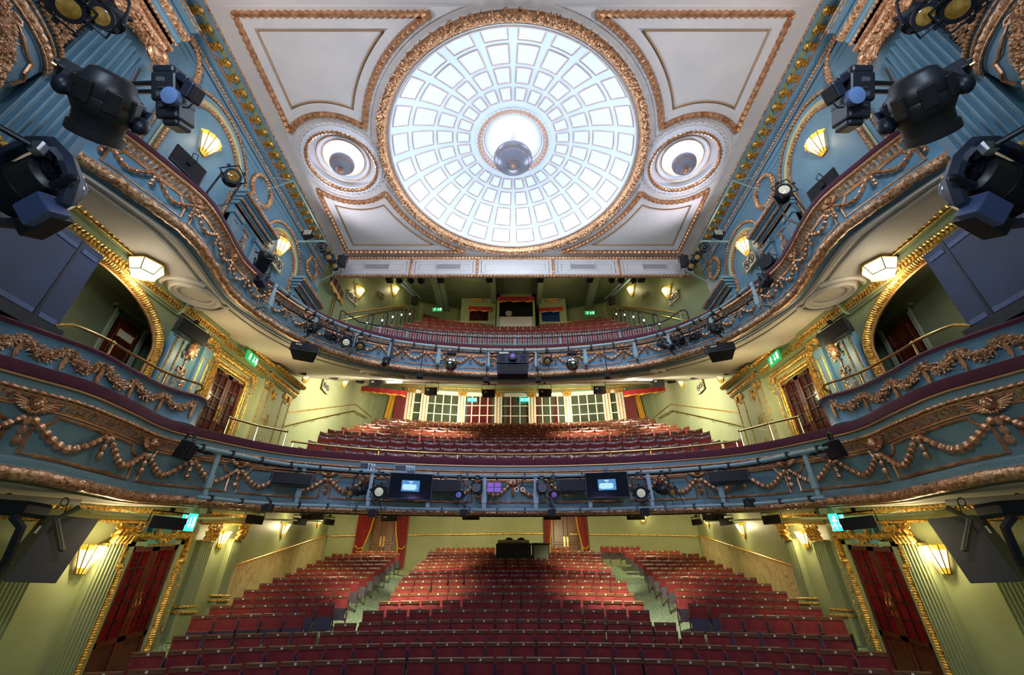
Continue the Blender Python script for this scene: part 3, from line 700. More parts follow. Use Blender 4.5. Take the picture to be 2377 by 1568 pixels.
# ------------------------------------------------------------------ side walls -----------------------------------------------------
def LW(sx, x=XW, sl=0., u0=0.): return lambda u, n, z: Vector((sx*(x-n), u, z+sl*(u-u0)))
AC, AA, AB, AS = 5.85, 1.6, .8, 4.2          # basket arch of the box recess: centre, half width, rise, springing
for sx in (-1, 1):
    S = SIDE[sx]; f = LW(sx)
    m = MB(f); m.add([(-1.5, 0, 5.9), (9, 0, 5.9), (12.62, 0, 6.7145), (12.62, 0, 11.3), (-1.5, 0, 11.3)], [(0, 1, 2, 3, 4)]); struct(m.build(f'wall_{S}', 'blue', smooth=False))
    arch = [(AC+AA, 2.6), (AC+AA, AS)]+[(AC+AA*math.cos(a), AS+AB*math.sin(a)) for a in frange(0, PI, 25)][1:-1]+[(AC-AA, AS), (AC-AA, 2.6)]
    V, F = polyfill([(-1.5, 1.5), (9, 2.103), (9, 5.9), (-1.5, 5.9)], [arch], 0)
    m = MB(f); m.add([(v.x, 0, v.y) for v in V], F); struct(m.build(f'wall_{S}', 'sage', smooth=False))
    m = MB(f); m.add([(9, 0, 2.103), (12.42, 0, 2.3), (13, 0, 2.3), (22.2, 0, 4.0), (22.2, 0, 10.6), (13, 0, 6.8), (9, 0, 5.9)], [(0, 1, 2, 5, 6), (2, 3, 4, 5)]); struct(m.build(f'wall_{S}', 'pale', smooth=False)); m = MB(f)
    m.add([(12.35, .0, -2.4), (12.42, 0, -2.4), (12.42, 0, 2.25), (12.35, .0, 2.25)], [(0, 1, 2, 3)]); struct(m.build(f'wall_{S}', 'sage', smooth=False))
    m = MB(f); m.add([(-1.5, 0, -2.6), (12.42, 0, -2.6), (12.42, 0, 2.3), (-1.5, 0, 1.5)], [(0, 1, 2, 3)]); struct(m.build(f'wall_{S}', 'sage', smooth=False))
    # recess behind the arch
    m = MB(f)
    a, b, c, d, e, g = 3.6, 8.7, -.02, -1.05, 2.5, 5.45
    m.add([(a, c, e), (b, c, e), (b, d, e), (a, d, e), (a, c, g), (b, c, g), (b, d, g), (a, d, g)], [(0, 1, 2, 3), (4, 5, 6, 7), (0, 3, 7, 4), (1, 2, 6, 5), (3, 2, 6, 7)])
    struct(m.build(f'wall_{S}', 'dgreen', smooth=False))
    fr = LW(sx, XW+1.03)
    d = tag(MB(fr).span((7.42, .0, 2.6), (8.06, .05, 5.03)).build('door_1', 'wood', smooth=False), f'small mahogany panelled door at the back of the {S} box recess', 'door', 'box doors'); d['kind'] = 'structure'
    m = MB(fr); 
    for z0, z1 in ((4.25, 4.55), (4.6, 4.9), (2.9, 4.15)): m.tube([(7.5, .055, z0), (7.98, .055, z0), (7.98, .055, z1), (7.5, .055, z1)], .02, 4, True)
    m.build('panel_moulding', 'wood', d, smooth=False)
    if sx < 0:
        m = MB(fr); m.span((7.56, .055, 4.66), (7.92, .075, 4.8)); q = m.build('name_plate', 'signw', d, smooth=False)
        m = MB(fr); m.tube([(7.55, .07, 4.65), (7.93, .07, 4.65), (7.93, .07, 4.81), (7.55, .07, 4.81)], .014, 4, True); m.build('plate_frame', 'goldy', q)
    m = MB(fr)
    for k in (.0, .05): m.tube([(7.36-k, .04, 2.6), (7.36-k, .04, 5.1+k), (8.12+k, .04, 5.1+k), (8.12+k, .04, 2.6)], .035, 4)
    m.span((7.2, .0, 5.16), (8.28, .12, 5.22)); m.build('door_casing', 'dgreen', d, smooth=False)
    t = thing('box_arch', f'wide gilt leaf arch framing the dark box recess at the {S}', 'arch', (sx*XW, AC, 4.5), 'gilt box arches')
    P = [(AC+AA+.08, .04, z) for z in frange(2.7, AS, 14)]+[(AC+(AA+.08)*math.cos(a), .04, AS+(AB+.08)*math.sin(a)) for a in frange(.05, PI-.05, 46)]+[(AC-AA-.08, .04, z) for z in frange(AS, 2.7, 14)]
    m = MB(f); rope(m, P, .105, .05, False, .75, .07, 9); bld(m, 'gilt_leaf_band', 'goldy', t)
    for q in (-.02, .19):
        m = MB(f); m.tube([(AC+(AA+q), .05, z) for z in (2.7, AS)]+[(AC+(AA+q)*math.cos(a), .05, AS+(AB+q)*math.sin(a)) for a in frange(.04, PI-.04, 40)]+[(AC-(AA+q), .05, z) for z in (AS, 2.7)], .02, 6); bld(m, 'gold_bead', 'goldline', t)
def leaf_cluster(m, c, r, cnt, nn=(0, 1, 0), ln=(.05, .09), fall=1.):
    c = Vector(c)
    for i in range(cnt):
        a = R.random()*2*PI; q = math.sqrt(R.random())
        p = c+Vector((math.cos(a)*q*r[0], r[1]*(1-q*q), math.sin(a)*q*r[2]))
        d = Vector((math.cos(a)+R.uniform(-.5, .5), R.uniform(.0, .6), math.sin(a)*fall+R.uniform(-.6, .4)))
        m.leaf(p, d, Vector((math.cos(a)*q, 1, math.sin(a)*q)), R.uniform(*ln), R.uniform(ln[0]*.6, ln[1]*.6))
def volute(m, u, n, z, r, sg, w=.03):
    P = []; 
    for i in range(40):
        a = i/39*4.4*PI; q = r*(1-i/39*.88); P.append((u+sg*q*math.cos(a+PI/2), n, z+q*math.sin(a+PI/2)))
    m.tube(P, [w*(1-.6*i/39) for i in range(40)], 6); m.ell((u, n, z), (w*.9, w*.9, w*.9), 8, 5)
def capital(m, u, w, z0, z1, n, cor=False):
    """gilded capital; cor = tall leafy one"""
    h = z1-z0
    if cor:
        for row, (zz, k) in enumerate(((.05, 5), (.33, 4))):
            for i in range(k):
                x = u-w/2+w*(i+.5)/k
                m.tube([(x, n+.01, z0+h*zz), (x, n+.04, z0+h*(zz+.18)), (x, n+.08, z0+h*(zz+.3)), (x, n+.11, z0+h*(zz+.27))], [w*.13, w*.12, w*.09, w*.03], 6, False, .55)
        for s in (-1, 1):
            volute(m, u+s*w*.52, n+.06, z0+h*.8, h*.15, s, h*.04); volute(m, u+s*w*.14, n+.05, z0+h*.8, h*.1, -s, h*.03)
            m.tube([(u+s*w*.2, n+.03, z0+h*.5), (u+s*w*.35, n+.05, z0+h*.75), (u+s*w*.52, n+.06, z0+h*.95)], h*.045, 6)
        leaf_cluster(m, (u, n+.02, z0+h*.45), (w*.55, .05, h*.4), 60, ln=(h*.12, h*.22))
        m.span((u-w*.62, 0, z1-h*.06), (u+w*.62, n+.1, z1)); m.span((u-w*.55, 0, z0-h*.03), (u+w*.55, n+.03, z0+h*.03))
    else:
        for s in (-1, 1): volute(m, u+s*w*.5, n+.04, z0+h*.6, h*.32, s, h*.09)
        m.tube([(u-w*.5, n+.04, z0+h*.92), (u, n+.05, z0+h*.8), (u+w*.5, n+.04, z0+h*.92)], h*.1, 6)
        leaf_cluster(m, (u, n+.02, z0+h*.35), (w*.35, .04, h*.35), 36, ln=(h*.16, h*.3)); m.span((u-w*.52, 0, z0-h*.06), (u+w*.52, n+.02, z0))
def fluted(m, u0, u1, z0, z1, n, k, d=.03):
    prof = [(u0, 0), (u0, n)]; w = (u1-u0)/k
    for i in range(k):
        c = u0+w*(i+.5); r = w*.36
        prof += [(c-r, n)]+[(c-r*math.cos(a), n-d*math.sin(a)) for a in frange(0, PI, 6)]+[(c+r, n)]
    prof += [(u1, n), (u1, 0)]
    m.grid([[Vector((u, nn, z)) for u, nn in prof] for z in (z0, z1)])
for sx in (-1, 1):
    S = SIDE[sx]
    # ---------- upper cornice with modillions
    f = LW(sx)
    t = MB(f); y0, y1 = 2.5, 12.55
    prof = [(0, 10.2), (.02, 10.22), (.02, 10.34), (.05, 10.36), (.05, 10.52), (.03, 10.54), (.05, 10.7), (.06, 10.72), (.06, 10.88), (.12, 10.9), (.14, 11.0), (.17, 11.06), (.42, 11.1), (.42, 11.17), (.47, 11.2)]
    t.sweep_u([y0, y1], prof); tr = struct(t.build('trim_1', 'blue', smooth=False))
    m = MB(f); rope(m, [(y0, .055, 10.7), (y1, .055, 10.7)], .035, .08); rope(m, [(y0, .445, 11.19), (y1, .445, 11.19)], .026, .05); m.build('gilt_strip', 'goldorn', tr)
    m = MB(f); m.tube([(y0, .06, 10.52), (y1, .06, 10.52)], .014, 5); m.tube([(y0, .03, 10.36), (y1, .03, 10.36)], .012, 5); m.build('dark_line', mat('dark bronze line', srgb(70,46,36), .4), tr)
    m = MB(f); p = resample([Vector((y0, .13, 10.98)), Vector((y1, .13, 10.98))], .025); m.tube(p, [.045*(.55+.45*abs(math.sin(i*PI/6))) for i in range(len(p))], 7); m.build('egg_and_dart', mat('rosy bronze gilding', srgb(176,120,90), .4, .7, bump=.2, bscale=50), tr)
    m = MB(f)
    n = 140
    for i in range(n):
        u = y0+(y1-y0)*i/n; m.tube([(u, .065, 10.74), (u+.07, .065, 10.87)], .006, 3); m.tube([(u+.07, .065, 10.74), (u, .065, 10.87)], .006, 3)
    m.build('lattice_band', mat('deep blue lattice', srgb(70,104,126), .5), tr)
    u = 4.33; k = 0
    while u < 12.4:
        m = MB(f); m.span((u-.075, .15, 11.0), (u+.075, .38, 11.09)); m.ell((u, .36, 11.03), (.075, .06, .07), 8, 6); leaf_cluster(m, (u, .3, 11.0), (.08, .02, .05), 14, ln=(.05, .08))
        for q in (.05, .1): m.tube([(u-.07, .2+q, 10.985), (u+.07, .2+q, 10.985)], .014, 5)
        m.build('modillion', 'goldy', tr)
        m = MB(f); c = u+.18; m.span((c-.09, .2, 11.075), (c+.09, .39, 11.085)); m.build('coffer', 'sage', tr, smooth=False); u += .361
    # ---------- arched niches on the upper wall
    for name, c, r, zs, yb, lab in (('a', 6.42, 1.38, 8.98, 6.2, 'large'), ('b', 10.1, 1.12, 9.0, 6.6, 'small')):
        t = thing('arched_niche', f'{lab} round headed wall niche with double gilt arches on the upper {S} wall', 'niche', (sx*XW, c, zs), 'arched niches on the upper walls')
        def ap(q, n): return [(c+q, n, z) for z in frange(yb, zs, 8)]+[(c+q*math.cos(a), n, zs+q*math.sin(a)) for a in frange(.04, PI-.04, 36)]+[(c-q, n, z) for z in frange(zs, yb, 8)]
        m = MB(f); rope(m, ap(r, .05), .05, .09, False, .8); rope(m, ap(r-.34, .03), .05, .09, False, .8); bld(m, 'gilt_arch', 'goldorn', t)
        m = MB(f); m.grid([ap(r-.04, .03), ap(r-.09, .07), ap(r-.14, .04), ap(r-.2, .04)]); bld(m, 'blue_arch_moulding', 'blue', t)
        m = MB(f); m.grid([ap(r-.2, .06), ap(r-.3, -.01)]); m.tube(ap(r-.2, .06), .012, 5); bld(m, 'lit_yellow_reveal', mat('reveal in lit yellow', srgb(214,206,150), .5), t)  # yellow light in the niche put into the reveal's colour
    # ---------- wreaths
    for c, z, a, b, lab in ((8.33, 9.95, .44, .44, 'hanging between the two niches'), (11.82, 10.08, .36, .36, 'beyond the small niche'), (4.75, 10.0, .55, .6, 'behind the giant pilaster capital')):
        t = thing('wreath', f'oval gilt laurel wreath {lab} on the upper {S} wall', 'wreath', (sx*XW, c, z), 'laurel wreaths on the upper walls')
        m = MB(f); P = [(c+a*math.cos(q), .04, z+b*math.sin(q)) for q in frange(0, 2*PI, 49)[:-1]]; rope(m, P, .06, .09, True, 1, .2)
        for i in range(260):
            q = R.random()*2*PI; g = R.uniform(-.06, .06); tl = Vector((-math.sin(q), .3, math.cos(q)))*(1 if math.cos(q) > 0 else -1); m.leaf((c+(a+g)*math.cos(q), .075-abs(g)*.5, z+(b+g)*math.sin(q)), tl+Vector((R.uniform(-.3, .3), .2, R.uniform(-.3, .3))), (0, 1, 0), .08, .035)
        bld(m, 'laurel_ring', 'goldorn', t)
        m = MB(f); bow(m, c, z-b, .14, .05); bld(m, 'ribbon_bow', 'gold', t)
    # ---------- blue piers between and beyond the niches
    for u0, u1, zt, lab in ((7.55, 8.95, 8.95, 'between the two arched niches'), (11.0, 12.4, 8.95, 'beyond the small niche')):
        t = thing('wall_pier', f'projecting blue pier with gilt cornice {lab} on the upper {S} wall', 'pier', (sx*XW, (u0+u1)/2, 6.4), 'blue piers on the upper walls')
        m = MB(f); m.span((u0, 0, 6.2), (u1, .16, zt-.3))
        for a in (u0, u1-.36): m.span((a, .0, 6.2), (a+.36, .24, zt-.62)); m.span((a-.04, 0, zt-.72), (a+.4, .29, zt-.6))
        bld(m, 'body', 'blue', t, smooth=False)
        m = MB(f)
        for n, z0, z1 in ((.3, -.4, -.32), (.36, -.3, -.24), (.42, -.2, -.12), (.5, -.1, -.04), (.46, -.04, 0)): m.span((u0-n*.5+.1, 0, zt+z0), (u1+n*.5-.1, n, zt+z1))
        m.span((u0, 0, zt-.4), (u1, .26, zt-.05)); bld(m, 'cornice', 'blue', t, smooth=False)
        m = MB(f)
        for n, z, r in ((.37, -.33, .03), (.47, -.13, .045), (.31, -.5, .02)): rope(m, [(u0-.12, n, zt+z), (u1+.12, n, zt+z)], r, .07)
        for a in (u0+.18, u1-.18):
            rope(m, [(a-.2, .27, zt-.66), (a+.2, .27, zt-.66)], .03, .06); m.tube([(a-.11, .245, 6.3), (a-.11, .245, zt-.85), (a+.11, .245, zt-.85), (a+.11, .245, 6.3)], .013, 4)
        bld(m, 'gilt_mouldings', 'gold', t)
        m = MB(f); c = (u0+u1)/2; z = zt-1.0
        m.tube([(c, .17, z+.3), (c+.02, .18, z+.1), (c, .17, z-.1)], .02, 5); leaf_cluster(m, (c, .17, z-.25), (.13, .06, .22), 90, ln=(.05, .08)); bow(m, c, z+.3, .1, .17); leaf_cluster(m, (c, .17, z+.05), (.05, .03, .1), 20)
        bld(m, 'gilt_drop_ornament', 'goldorn', t)
    # ---------- giant fluted pilaster beside the stage
    t = thing('giant_pilaster', f'giant blue fluted pilaster with gilt scroll capital beside the {S} stage box', 'pilaster', (sx*XW, 3.85, 2.5), 'giant fluted pilasters')
    m = MB(f); fluted(m, 3.45, 4.27, 2.4, 8.75, .2, 7, .05); bld(m, 'fluted_shaft', 'blue', t)
    m = MB(f); z = 9.0
    for s in (-1, 1): volute(m, 3.86+s*.42, .34, z+.02, .24, s, .07)
    m.tube([(3.45, .34, z+.24), (3.86, .36, z+.16), (4.27, .34, z+.24)], .08, 8); m.tube([(3.45, .3, z-.02), (3.86, .33, z-.06), (4.27, .3, z-.02)], .1, 8)
    for i in range(5): m.ell((3.62+.12*i, .42, z+.05), (.045, .045, .045), 8, 6)
    leaf_cluster(m, (3.86, .34, z-.02), (.42, .08, .2), 140, ln=(.06, .11)); leaf_cluster(m, (4.33, .3, z-.25), (.12, .1, .16), 60, ln=(.05, .09)); m.span((3.36, 0, z+.28), (4.36, .44, z+.36)); bld(m, 'gilt_capital', 'goldorn', t)
    m = MB(f)
    for n, z0, z1 in ((.42, 9.36, 9.5), (.5, 9.6, 9.68), (.56, 9.84, 9.92), (.64, 10.06, 10.2)): m.span((1.5, 0, z0), (4.3+(n-.42)*.3, n, z1))
    m.span((1.5, 0, 9.36), (4.28, .42, 10.2)); m.tube([(1.5, .47, 9.56), (4.3, .47, 9.56)], .06, 8); bld(m, 'entablature_block', 'blue', t, smooth=False)
    m = MB(f); uu = [q.x for q in resample([Vector((1.5, 0, 0)), Vector((4.36, 0, 0))], .03)]
    m.sweep_u(uu, [(.5, 9.68), (.55, 9.72), (.58, 9.78), (.56, 9.85)], lambda u, j: .03*abs(math.sin(u*22))*(1 if 0 < j < 3 else 0)); rope(m, [(1.5, .44, 9.5), (4.34, .44, 9.5)], .035, .08)
    for z, n in ((10.07, .65), (10.19, .65)): m.tube([(1.5, n, z), (4.38, n, z)], .016, 5)
    bld(m, 'gilt_bands', 'goldorn', t)
    t = thing('leaf_drop', f'broad gilt leaf and fruit drop between the {S} stage box and the giant pilaster', 'wall ornament', (sx*XW, 3.25, 7.9), 'gilt drops by the stage boxes')
    m = MB(f)
    for i in range(18):
        z = 7.0+.14*i; leaf_cluster(m, (3.24, .06, z), (.15, .08, .1), 22, ln=(.08, .13))
        for _ in range(5): m.ell((3.24+R.uniform(-.12, .12), .13, z+R.uniform(-.08, .08)), (.04, .045, .045), 8, 6)
    bld(m, 'leafwork', 'goldorn', t)
    # ---------- rounded stage box
    t = thing('stage_box', f'rounded blue stage box with gilt ribbons and fruit swags, top {S} corner of the photo', 'stage box', (sx*XW, 2.2, 6.4), 'rounded stage boxes beside the stage')
    def bx(a, n, z, e=1.): return Vector((sx*(7.2-(.66*e+n)*math.cos(a)), 2.2+(1.26*e+n)*math.sin(a), z))
    prof = [(.35, 5.72), (.6, 5.78), (.82, 5.95), (.94, 6.2), (.98, 6.5), (1., 6.68), (1.02, 6.7)]
    AG = frange(-PI/2, PI/2, 41)
    m = MB(); m.grid([[bx(a, 0, z, e) for a in AG] for e, z in prof]); bld(m, 'parapet', 'blue', t)
    m = MB(); m.grid([[bx(a, q+.02*abs(math.sin(a*26))*(0 < j < 3), z) for a in frange(-PI/2, PI/2, 161)] for j, (q, z) in enumerate(((.02, 6.69), (.06, 6.74), (.07, 6.8), (.04, 6.85)))]); m.tube([bx(a, .05, 6.67) for a in AG], .02, 6); m.tube([bx(a, .05, 6.9) for a in AG], .022, 6); rope(m, [bx(a, .1, 6.98) for a in AG], .03, .06); bld(m, 'gilt_rim', 'goldorn', t)
    m = MB(); m.grid([[bx(a, q, z) for a in AG] for q, z in ((.03, 6.86), (.05, 6.95), (.08, 7.0), (.02, 7.03))]); bld(m, 'blue_cap', 'blue', t)
    m = MB(); m.grid([[bx(a, q, z) for a in AG] for q, z in ((.02, 7.03), (.03, 7.08), (-.08, 7.1), (-.2, 7.07))]); bld(m, 'velvet_rail', 'velvet', t)
    def bm_(u, n, z):
        e = lerp_tab([(z_, e_) for e_, z_ in prof], z); return bx(u, n, z, e)
    m = MB(lambda u, n, z: bm_(u, n, z))
    for a0, zz in ((.35, 6.5),): pass
    for i in range(26):
        q = i/25; a = .25+.95*q; z = 6.5-.62*math.sin(min(1, q*1.1)*PI/2)+.3*max(0, q-.75)*4*.0
        leaf_cluster(m, (a, .02, z), (.075, .05, .09), 16, ln=(.06, .09))
        for _ in range(8): m.ell((a+R.uniform(-.075, .075), .05, z+R.uniform(-.09, .09)), (.03, .035, .036), 8, 6)
    for i in range(14):
        q = i/13; leaf_cluster(m, (-.1+.3*q, .03, 6.5-.35*math.sin(q*PI)), (.07, .05, .09), 26, ln=(.035, .06)); m.ell((-.1+.3*q, .06, 6.5-.35*math.sin(q*PI)), (.04, .04, .045), 7, 5)
    bld(m, 'fruit_swag', 'goldorn', t)
    m = MB(lambda u, n, z: bm_(u, n, z)); bow(m, .3, 6.55, .16, .02); m.tube([(.55, .03, 6.5), (.75, .035, 6.42), (.9, .03, 6.45), (1.0, .03, 6.3), (1.15, .03, 6.28), (1.2, .03, 6.1)], .022, 5); bld(m, 'ribbon_bow', 'gold', t)
    m = MB(f); m.span((.9, .01, 7.0), (3.15, .03, 9.0)); q = tag(m.build('curtained_opening', mat('black shade of box opening', srgb(10,6,8), .8), smooth=False), f'dark curtained opening above the {S} stage box', 'opening', 'dark openings above the stage boxes')  # flat black sheet, the opening's darkness put into its colour
# ------------------------------------------------------------------ seats ----------------------------------------------------------
def row_pt(px, py, Y0, Rr):
    d = ray(px, py); r = d.x/d.y; q = r*r/(2*Rr)
    y = Y0 if abs(q) < 1e-9 else (-1+math.sqrt(1+4*q*Y0))/(2*q)
    return Vector((r*y, y, d.z/d.y*y))
def yface(o): return Matrix.Rotation(PI, 3, 'Z')
def seat_mesh(kind):
    """parts of one seat, facing -y, origin on the floor below the back; pitch 0.5"""
    P = {}
    m = MB()
    def slab(x0, x1, z0, z1, ya, yb, th, tz=0.):
        nx, nz = 8, 5; rows = []
        for j in range(nz+1):
            q = j/nz; rows.append([Vector((x0+(x1-x0)*i/nx, ya+(yb-ya)*q-.022*math.sin(PI*i/nx)**.6*math.sin(PI*min(1, q*.85+.12))**.6, z0+(z1-z0)*q+tz*q*((2*i/nx-1)**2-1))) for i in range(nx+1)])
        m.grid(rows); m.grid([[p+Vector((0, th, 0)) for p in (r[0], r[-1])] for r in rows])
        e = rows[0]; m.grid([e, [p+Vector((0, th, 0)) for p in e]]); e = rows[-1]; m.grid([e, [p+Vector((0, th, 0)) for p in e]])
        for k in (0, -1): m.grid([[r[k] for r in rows], [r[k]+Vector((0, th, 0)) for r in rows]])
    cz = .035 if kind != 'stalls' else 0.
    slab(-.222, .222, .36, .785, 0, .07, .06, cz); P['backrest'] = m
    m = MB(); nx = 8
    def top(x): return .85+cz*((x/.222)**2-1)
    prof = [(.052, -.07), (.05, -.012), (.062, 0), (.085, .0), (.095, -.015), (.11, -.07)]
    m.grid([[Vector((x, y-.0+(0), top(x)+dz_)) for y, dz_ in prof] for x in frange(-.226, .226, nx+1)], True)
    for x in (-.226, .226): m.add([Vector((x, y, top(x)+dz_)) for y, dz_ in prof], [tuple(range(6))])
    P['top_rail'] = m
    m = MB(); q = Matrix.Rotation(PI/2, 4, 'X'); m.lathe([(.02, 0), (.02, .004), (1e-4, .005)], 12, Matrix.Translation((0, .052, .812-cz*.9)) @ q); P['number_plate'] = m
    m = MB()
    m.box((0, -.10, .39), (.43, .07, .32), Matrix.Rotation(-.14, 3, 'X')); P['seat_cushion'] = m
    m = MB(); m.box((0, -.142, .375), (.42, .02, .30), Matrix.Rotation(-.14, 3, 'X')); P['seat_pan'] = m
    m = MB(); m.span((.238, -.24, .54), (.262, .04, .575)); P['armrest'] = m
    m = MB(); m.span((.24, -.16, 0), (.26, .08, .54)); m.span((.238, -.2, 0), (.262, .1, .03)); P['standard'] = m
    m = MB(); m.span((.262, -.17, .12), (.272, .07, .54)); P['end_panel'] = m
    m = MB(); m.lathe([(.045, 0), (.045, .004), (1e-4, .005)], 14, Matrix.Translation((.272, -.05, .42)) @ Matrix.Rotation(PI/2, 4, 'Y') @ Matrix.Diagonal((1.3, .8, 1, 1))); P['row_letter'] = m
    return P
MATS = dict(backrest='seat', top_rail='rail', number_plate='plate', seat_cushion='seat', seat_pan='seatunder', armrest='rail', standard='iron', end_panel='seat', row_letter='plate')
PROTO = {}
def proto(kind):
    if kind not in PROTO:
        d = {}
        for nm, m in seat_mesh(kind).items():
            o = m.build(nm, MATS[nm], bevel=(.012 if nm in ('seat_cushion', 'armrest') else 0)); d[nm] = o.data; bpy.data.objects.remove(o)
        PROTO[kind] = d
    return PROTO[kind]
def place_seat(kind, name, label, cat, group, p, th, sc, parts, mirror_end=0):
    t = bpy.data.objects.new(name, None); COL.objects.link(t); t.location = p; t.rotation_euler = (0, 0, th); t.scale = (sc, sc, sc); t.empty_display_size = .1
    t['label'] = label; t['category'] = cat; t['group'] = group
    d = proto(kind)
    for nm in parts:
        o = bpy.data.objects.new(nm, d[nm]); COL.objects.link(o); o.parent = t
        if nm == 'end_panel' and mirror_end < 0 or nm == 'row_letter' and mirror_end < 0: o.rotation_euler = (0, 0, 0); o.scale = (-1, 1, 1)
    if mirror_end < 0:
        o = bpy.data.objects.new('standard', d['standard']); COL.objects.link(o); o.parent = t; o.scale = (-1, 1, 1)
        o = bpy.data.objects.new('armrest', d['armrest']); COL.objects.link(o); o.parent = t; o.scale = (-1, 1, 1)
    return t
def far_seats(name, seats, label, cat, kind, parts):
    vs, fs, mi, b = [], [], [], 0; d = proto(kind); ms = []
    for nm in parts:
        if MATS[nm] not in ms: ms.append(MATS[nm])
    for p, th, sc in seats:
        X = Matrix.Translation(p) @ Matrix.Rotation(th, 4, 'Z') @ Matrix.Scale(sc, 4)
        for nm in parts:
            me = d[nm]; vs += [tuple(X @ v.co) for v in me.vertices]
            for q in me.polygons: fs.append(tuple(i+b for i in q.vertices)); mi.append(ms.index(MATS[nm]))
            b += len(me.vertices)
    me = bpy.data.meshes.new(name); me.from_pydata(vs, [], fs)
    for k in ms: me.materials.append(M[k])
    me.polygons.foreach_set('material_index', mi)
    o = bpy.data.objects.new(name, me); COL.objects.link(o); o['kind'] = 'stuff'; o['label'] = label; o['category'] = cat
    return o
def row_seats(x0, x1, n, yc, ye, Y0, Rr, xc=1191., y_lin=None):
    """seat positions (top of back) between the columns x0 and x1 (outer edges)"""
    def yy(px):
        if y_lin: return y_lin[0]+(y_lin[1]-y_lin[0])*(px-x0)/(x1-x0)
        e = max(abs(x0-xc), abs(x1-xc)); return yc+(ye-yc)*((px-xc)/e)**2
    a, b = row_pt(x0, yy(x0), Y0, Rr), row_pt(x1, yy(x1), Y0, Rr)
    out = []; pitch = (b.x-a.x)/n
    for i in range(n):
        x = a.x+(b.x-a.x)*(i+.5)/n; y = Y0-x*x/(2*Rr)
        # height: from the ray through this plan point
        lo, hi = x0, x1
        for _ in range(30):
            m_ = (lo+hi)/2; d = ray(m_, yy(m_))
            if d.x/d.y < x/y: lo = m_
            else: hi = m_
        d = ray(lo, yy(lo)); out.append((Vector((x, y, d.z/d.y*y)), math.atan2(-x/Rr, 1.), pitch/.5*math.sqrt(1+(x/Rr)**2)))
    return out
PITCH = .8
YR = lambda i: 8.1+PITCH*i
# (block, row index, left edge, right edge, seats, y at left, y centre/None, y at right) : top edge of the backs
CEN = [(0, 186, 2172, 25, 1566, 1527), (1, 300, 2066, 26, 1517, 1492), (2, 397, 1979, 26, 1478, 1463), (3, 773, 1572, 15, 1449, 1438),
       (4, 840, 1510, 13, 1419, 1414), (5, 878, 1496, 13, 1397, 1393), (6, 904, 1474, 13, 1379, 1375), (7, 914, 1460, 13, 1363, 1359), (8, 923, 1456, 14, 1349, 1345), (9, 932, 1430, 14, 1337, 1333),
       (10, 948, 1419, 14, 1327, 1323), (11, 960, 1420, 15, 1317, 1312), (12, 967, 1408, 15, 1308, 1304), (13, 978, 1398, 15, 1300, 1296), (14, 988, 1397, 16, 1293, 1289)]
SPL = [(15, ((991, 1146, 6, 1284.5, 1283), (1238, 1397, 6, 1283, 1283))), (16, ((995, 1144, 6, 1279, 1278), (1281, 1382, 4, 1278, 1279))), (17, ((1012, 1150, 6, 1272, 1271), (1278, 1326, 2, 1271, 1271.5)))]
LFT = [(4, 442, 711, 5, 1430, 1422), (5, 486, 780, 6, 1407, 1400), (6, 540, 811, 6, 1388, 1382), (7, 565, 816, 6, 1370, 1365), (8, 601, 836, 6, 1355, 1350), (9, 632, 855, 6, 1342, 1338), (10, 661, 871, 6, 1331, 1327),
       (11, 688, 885, 6, 1319, 1317), (12, 711, 898, 6, 1310, 1308), (13, 734, 909, 6, 1301, 1299.5), (14, 753, 920, 6, 1293, 1291), (15, 770, 930, 6, 1286, 1285), (16, 824, 923, 4, 1279.5, 1279)]
RGT = [(4, 1666, 1961, 5, 1426, 1433), (5, 1594, 1909, 6, 1401, 1410), (6, 1566, 1855, 6, 1382, 1391), (7, 1563, 1829, 6, 1366, 1374), (8, 1544, 1792, 6, 1350, 1356), (9, 1528, 1758, 6, 1338, 1342), (10, 1513, 1728, 6, 1327, 1331),
       (11, 1499, 1701, 6, 1317, 1319), (12, 1489, 1679, 6, 1308, 1310), (13, 1479, 1659, 6, 1299.5, 1301), (14, 1469, 1640, 6, 1291, 1293), (15, 1460, 1623, 6, 1284, 1285.5), (16, 1448, 1578, 5, 1277.5, 1278.5), (17, 1391, 1486, 4, 1267, 1269)]
ALL = []
for r, a, b, n, ye, yc in CEN: ALL.append(('front' if r < 3 else 'centre', r, row_seats(a, b, n, yc, ye, YR(r), 14)))
for r, bl in SPL:
    for k, (a, b, n, y0, y1) in enumerate(bl): ALL.append(('centre' if k == 0 else 'centre right', r, row_seats(a, b, n, 0, 0, YR(r), 14, y_lin=(y0, y1))))
for r, a, b, n, y0, y1 in LFT: ALL.append(('left', r, row_seats(a, b, n, 0, 0, YR(r), 14, y_lin=(y0, y1))))
for r, a, b, n, y0, y1 in RGT: ALL.append(('right', r, row_seats(a, b, n, 0, 0, YR(r), 14, y_lin=(y0, y1))))
BASES = []
far = []; near_n = 0
order = sorted(ALL, key=lambda q: q[1])
tot = sum(len(q[2]) for q in ALL)
first_row = {'front': 0, 'centre': 3, 'left': 4, 'right': 4, 'centre right': 15}
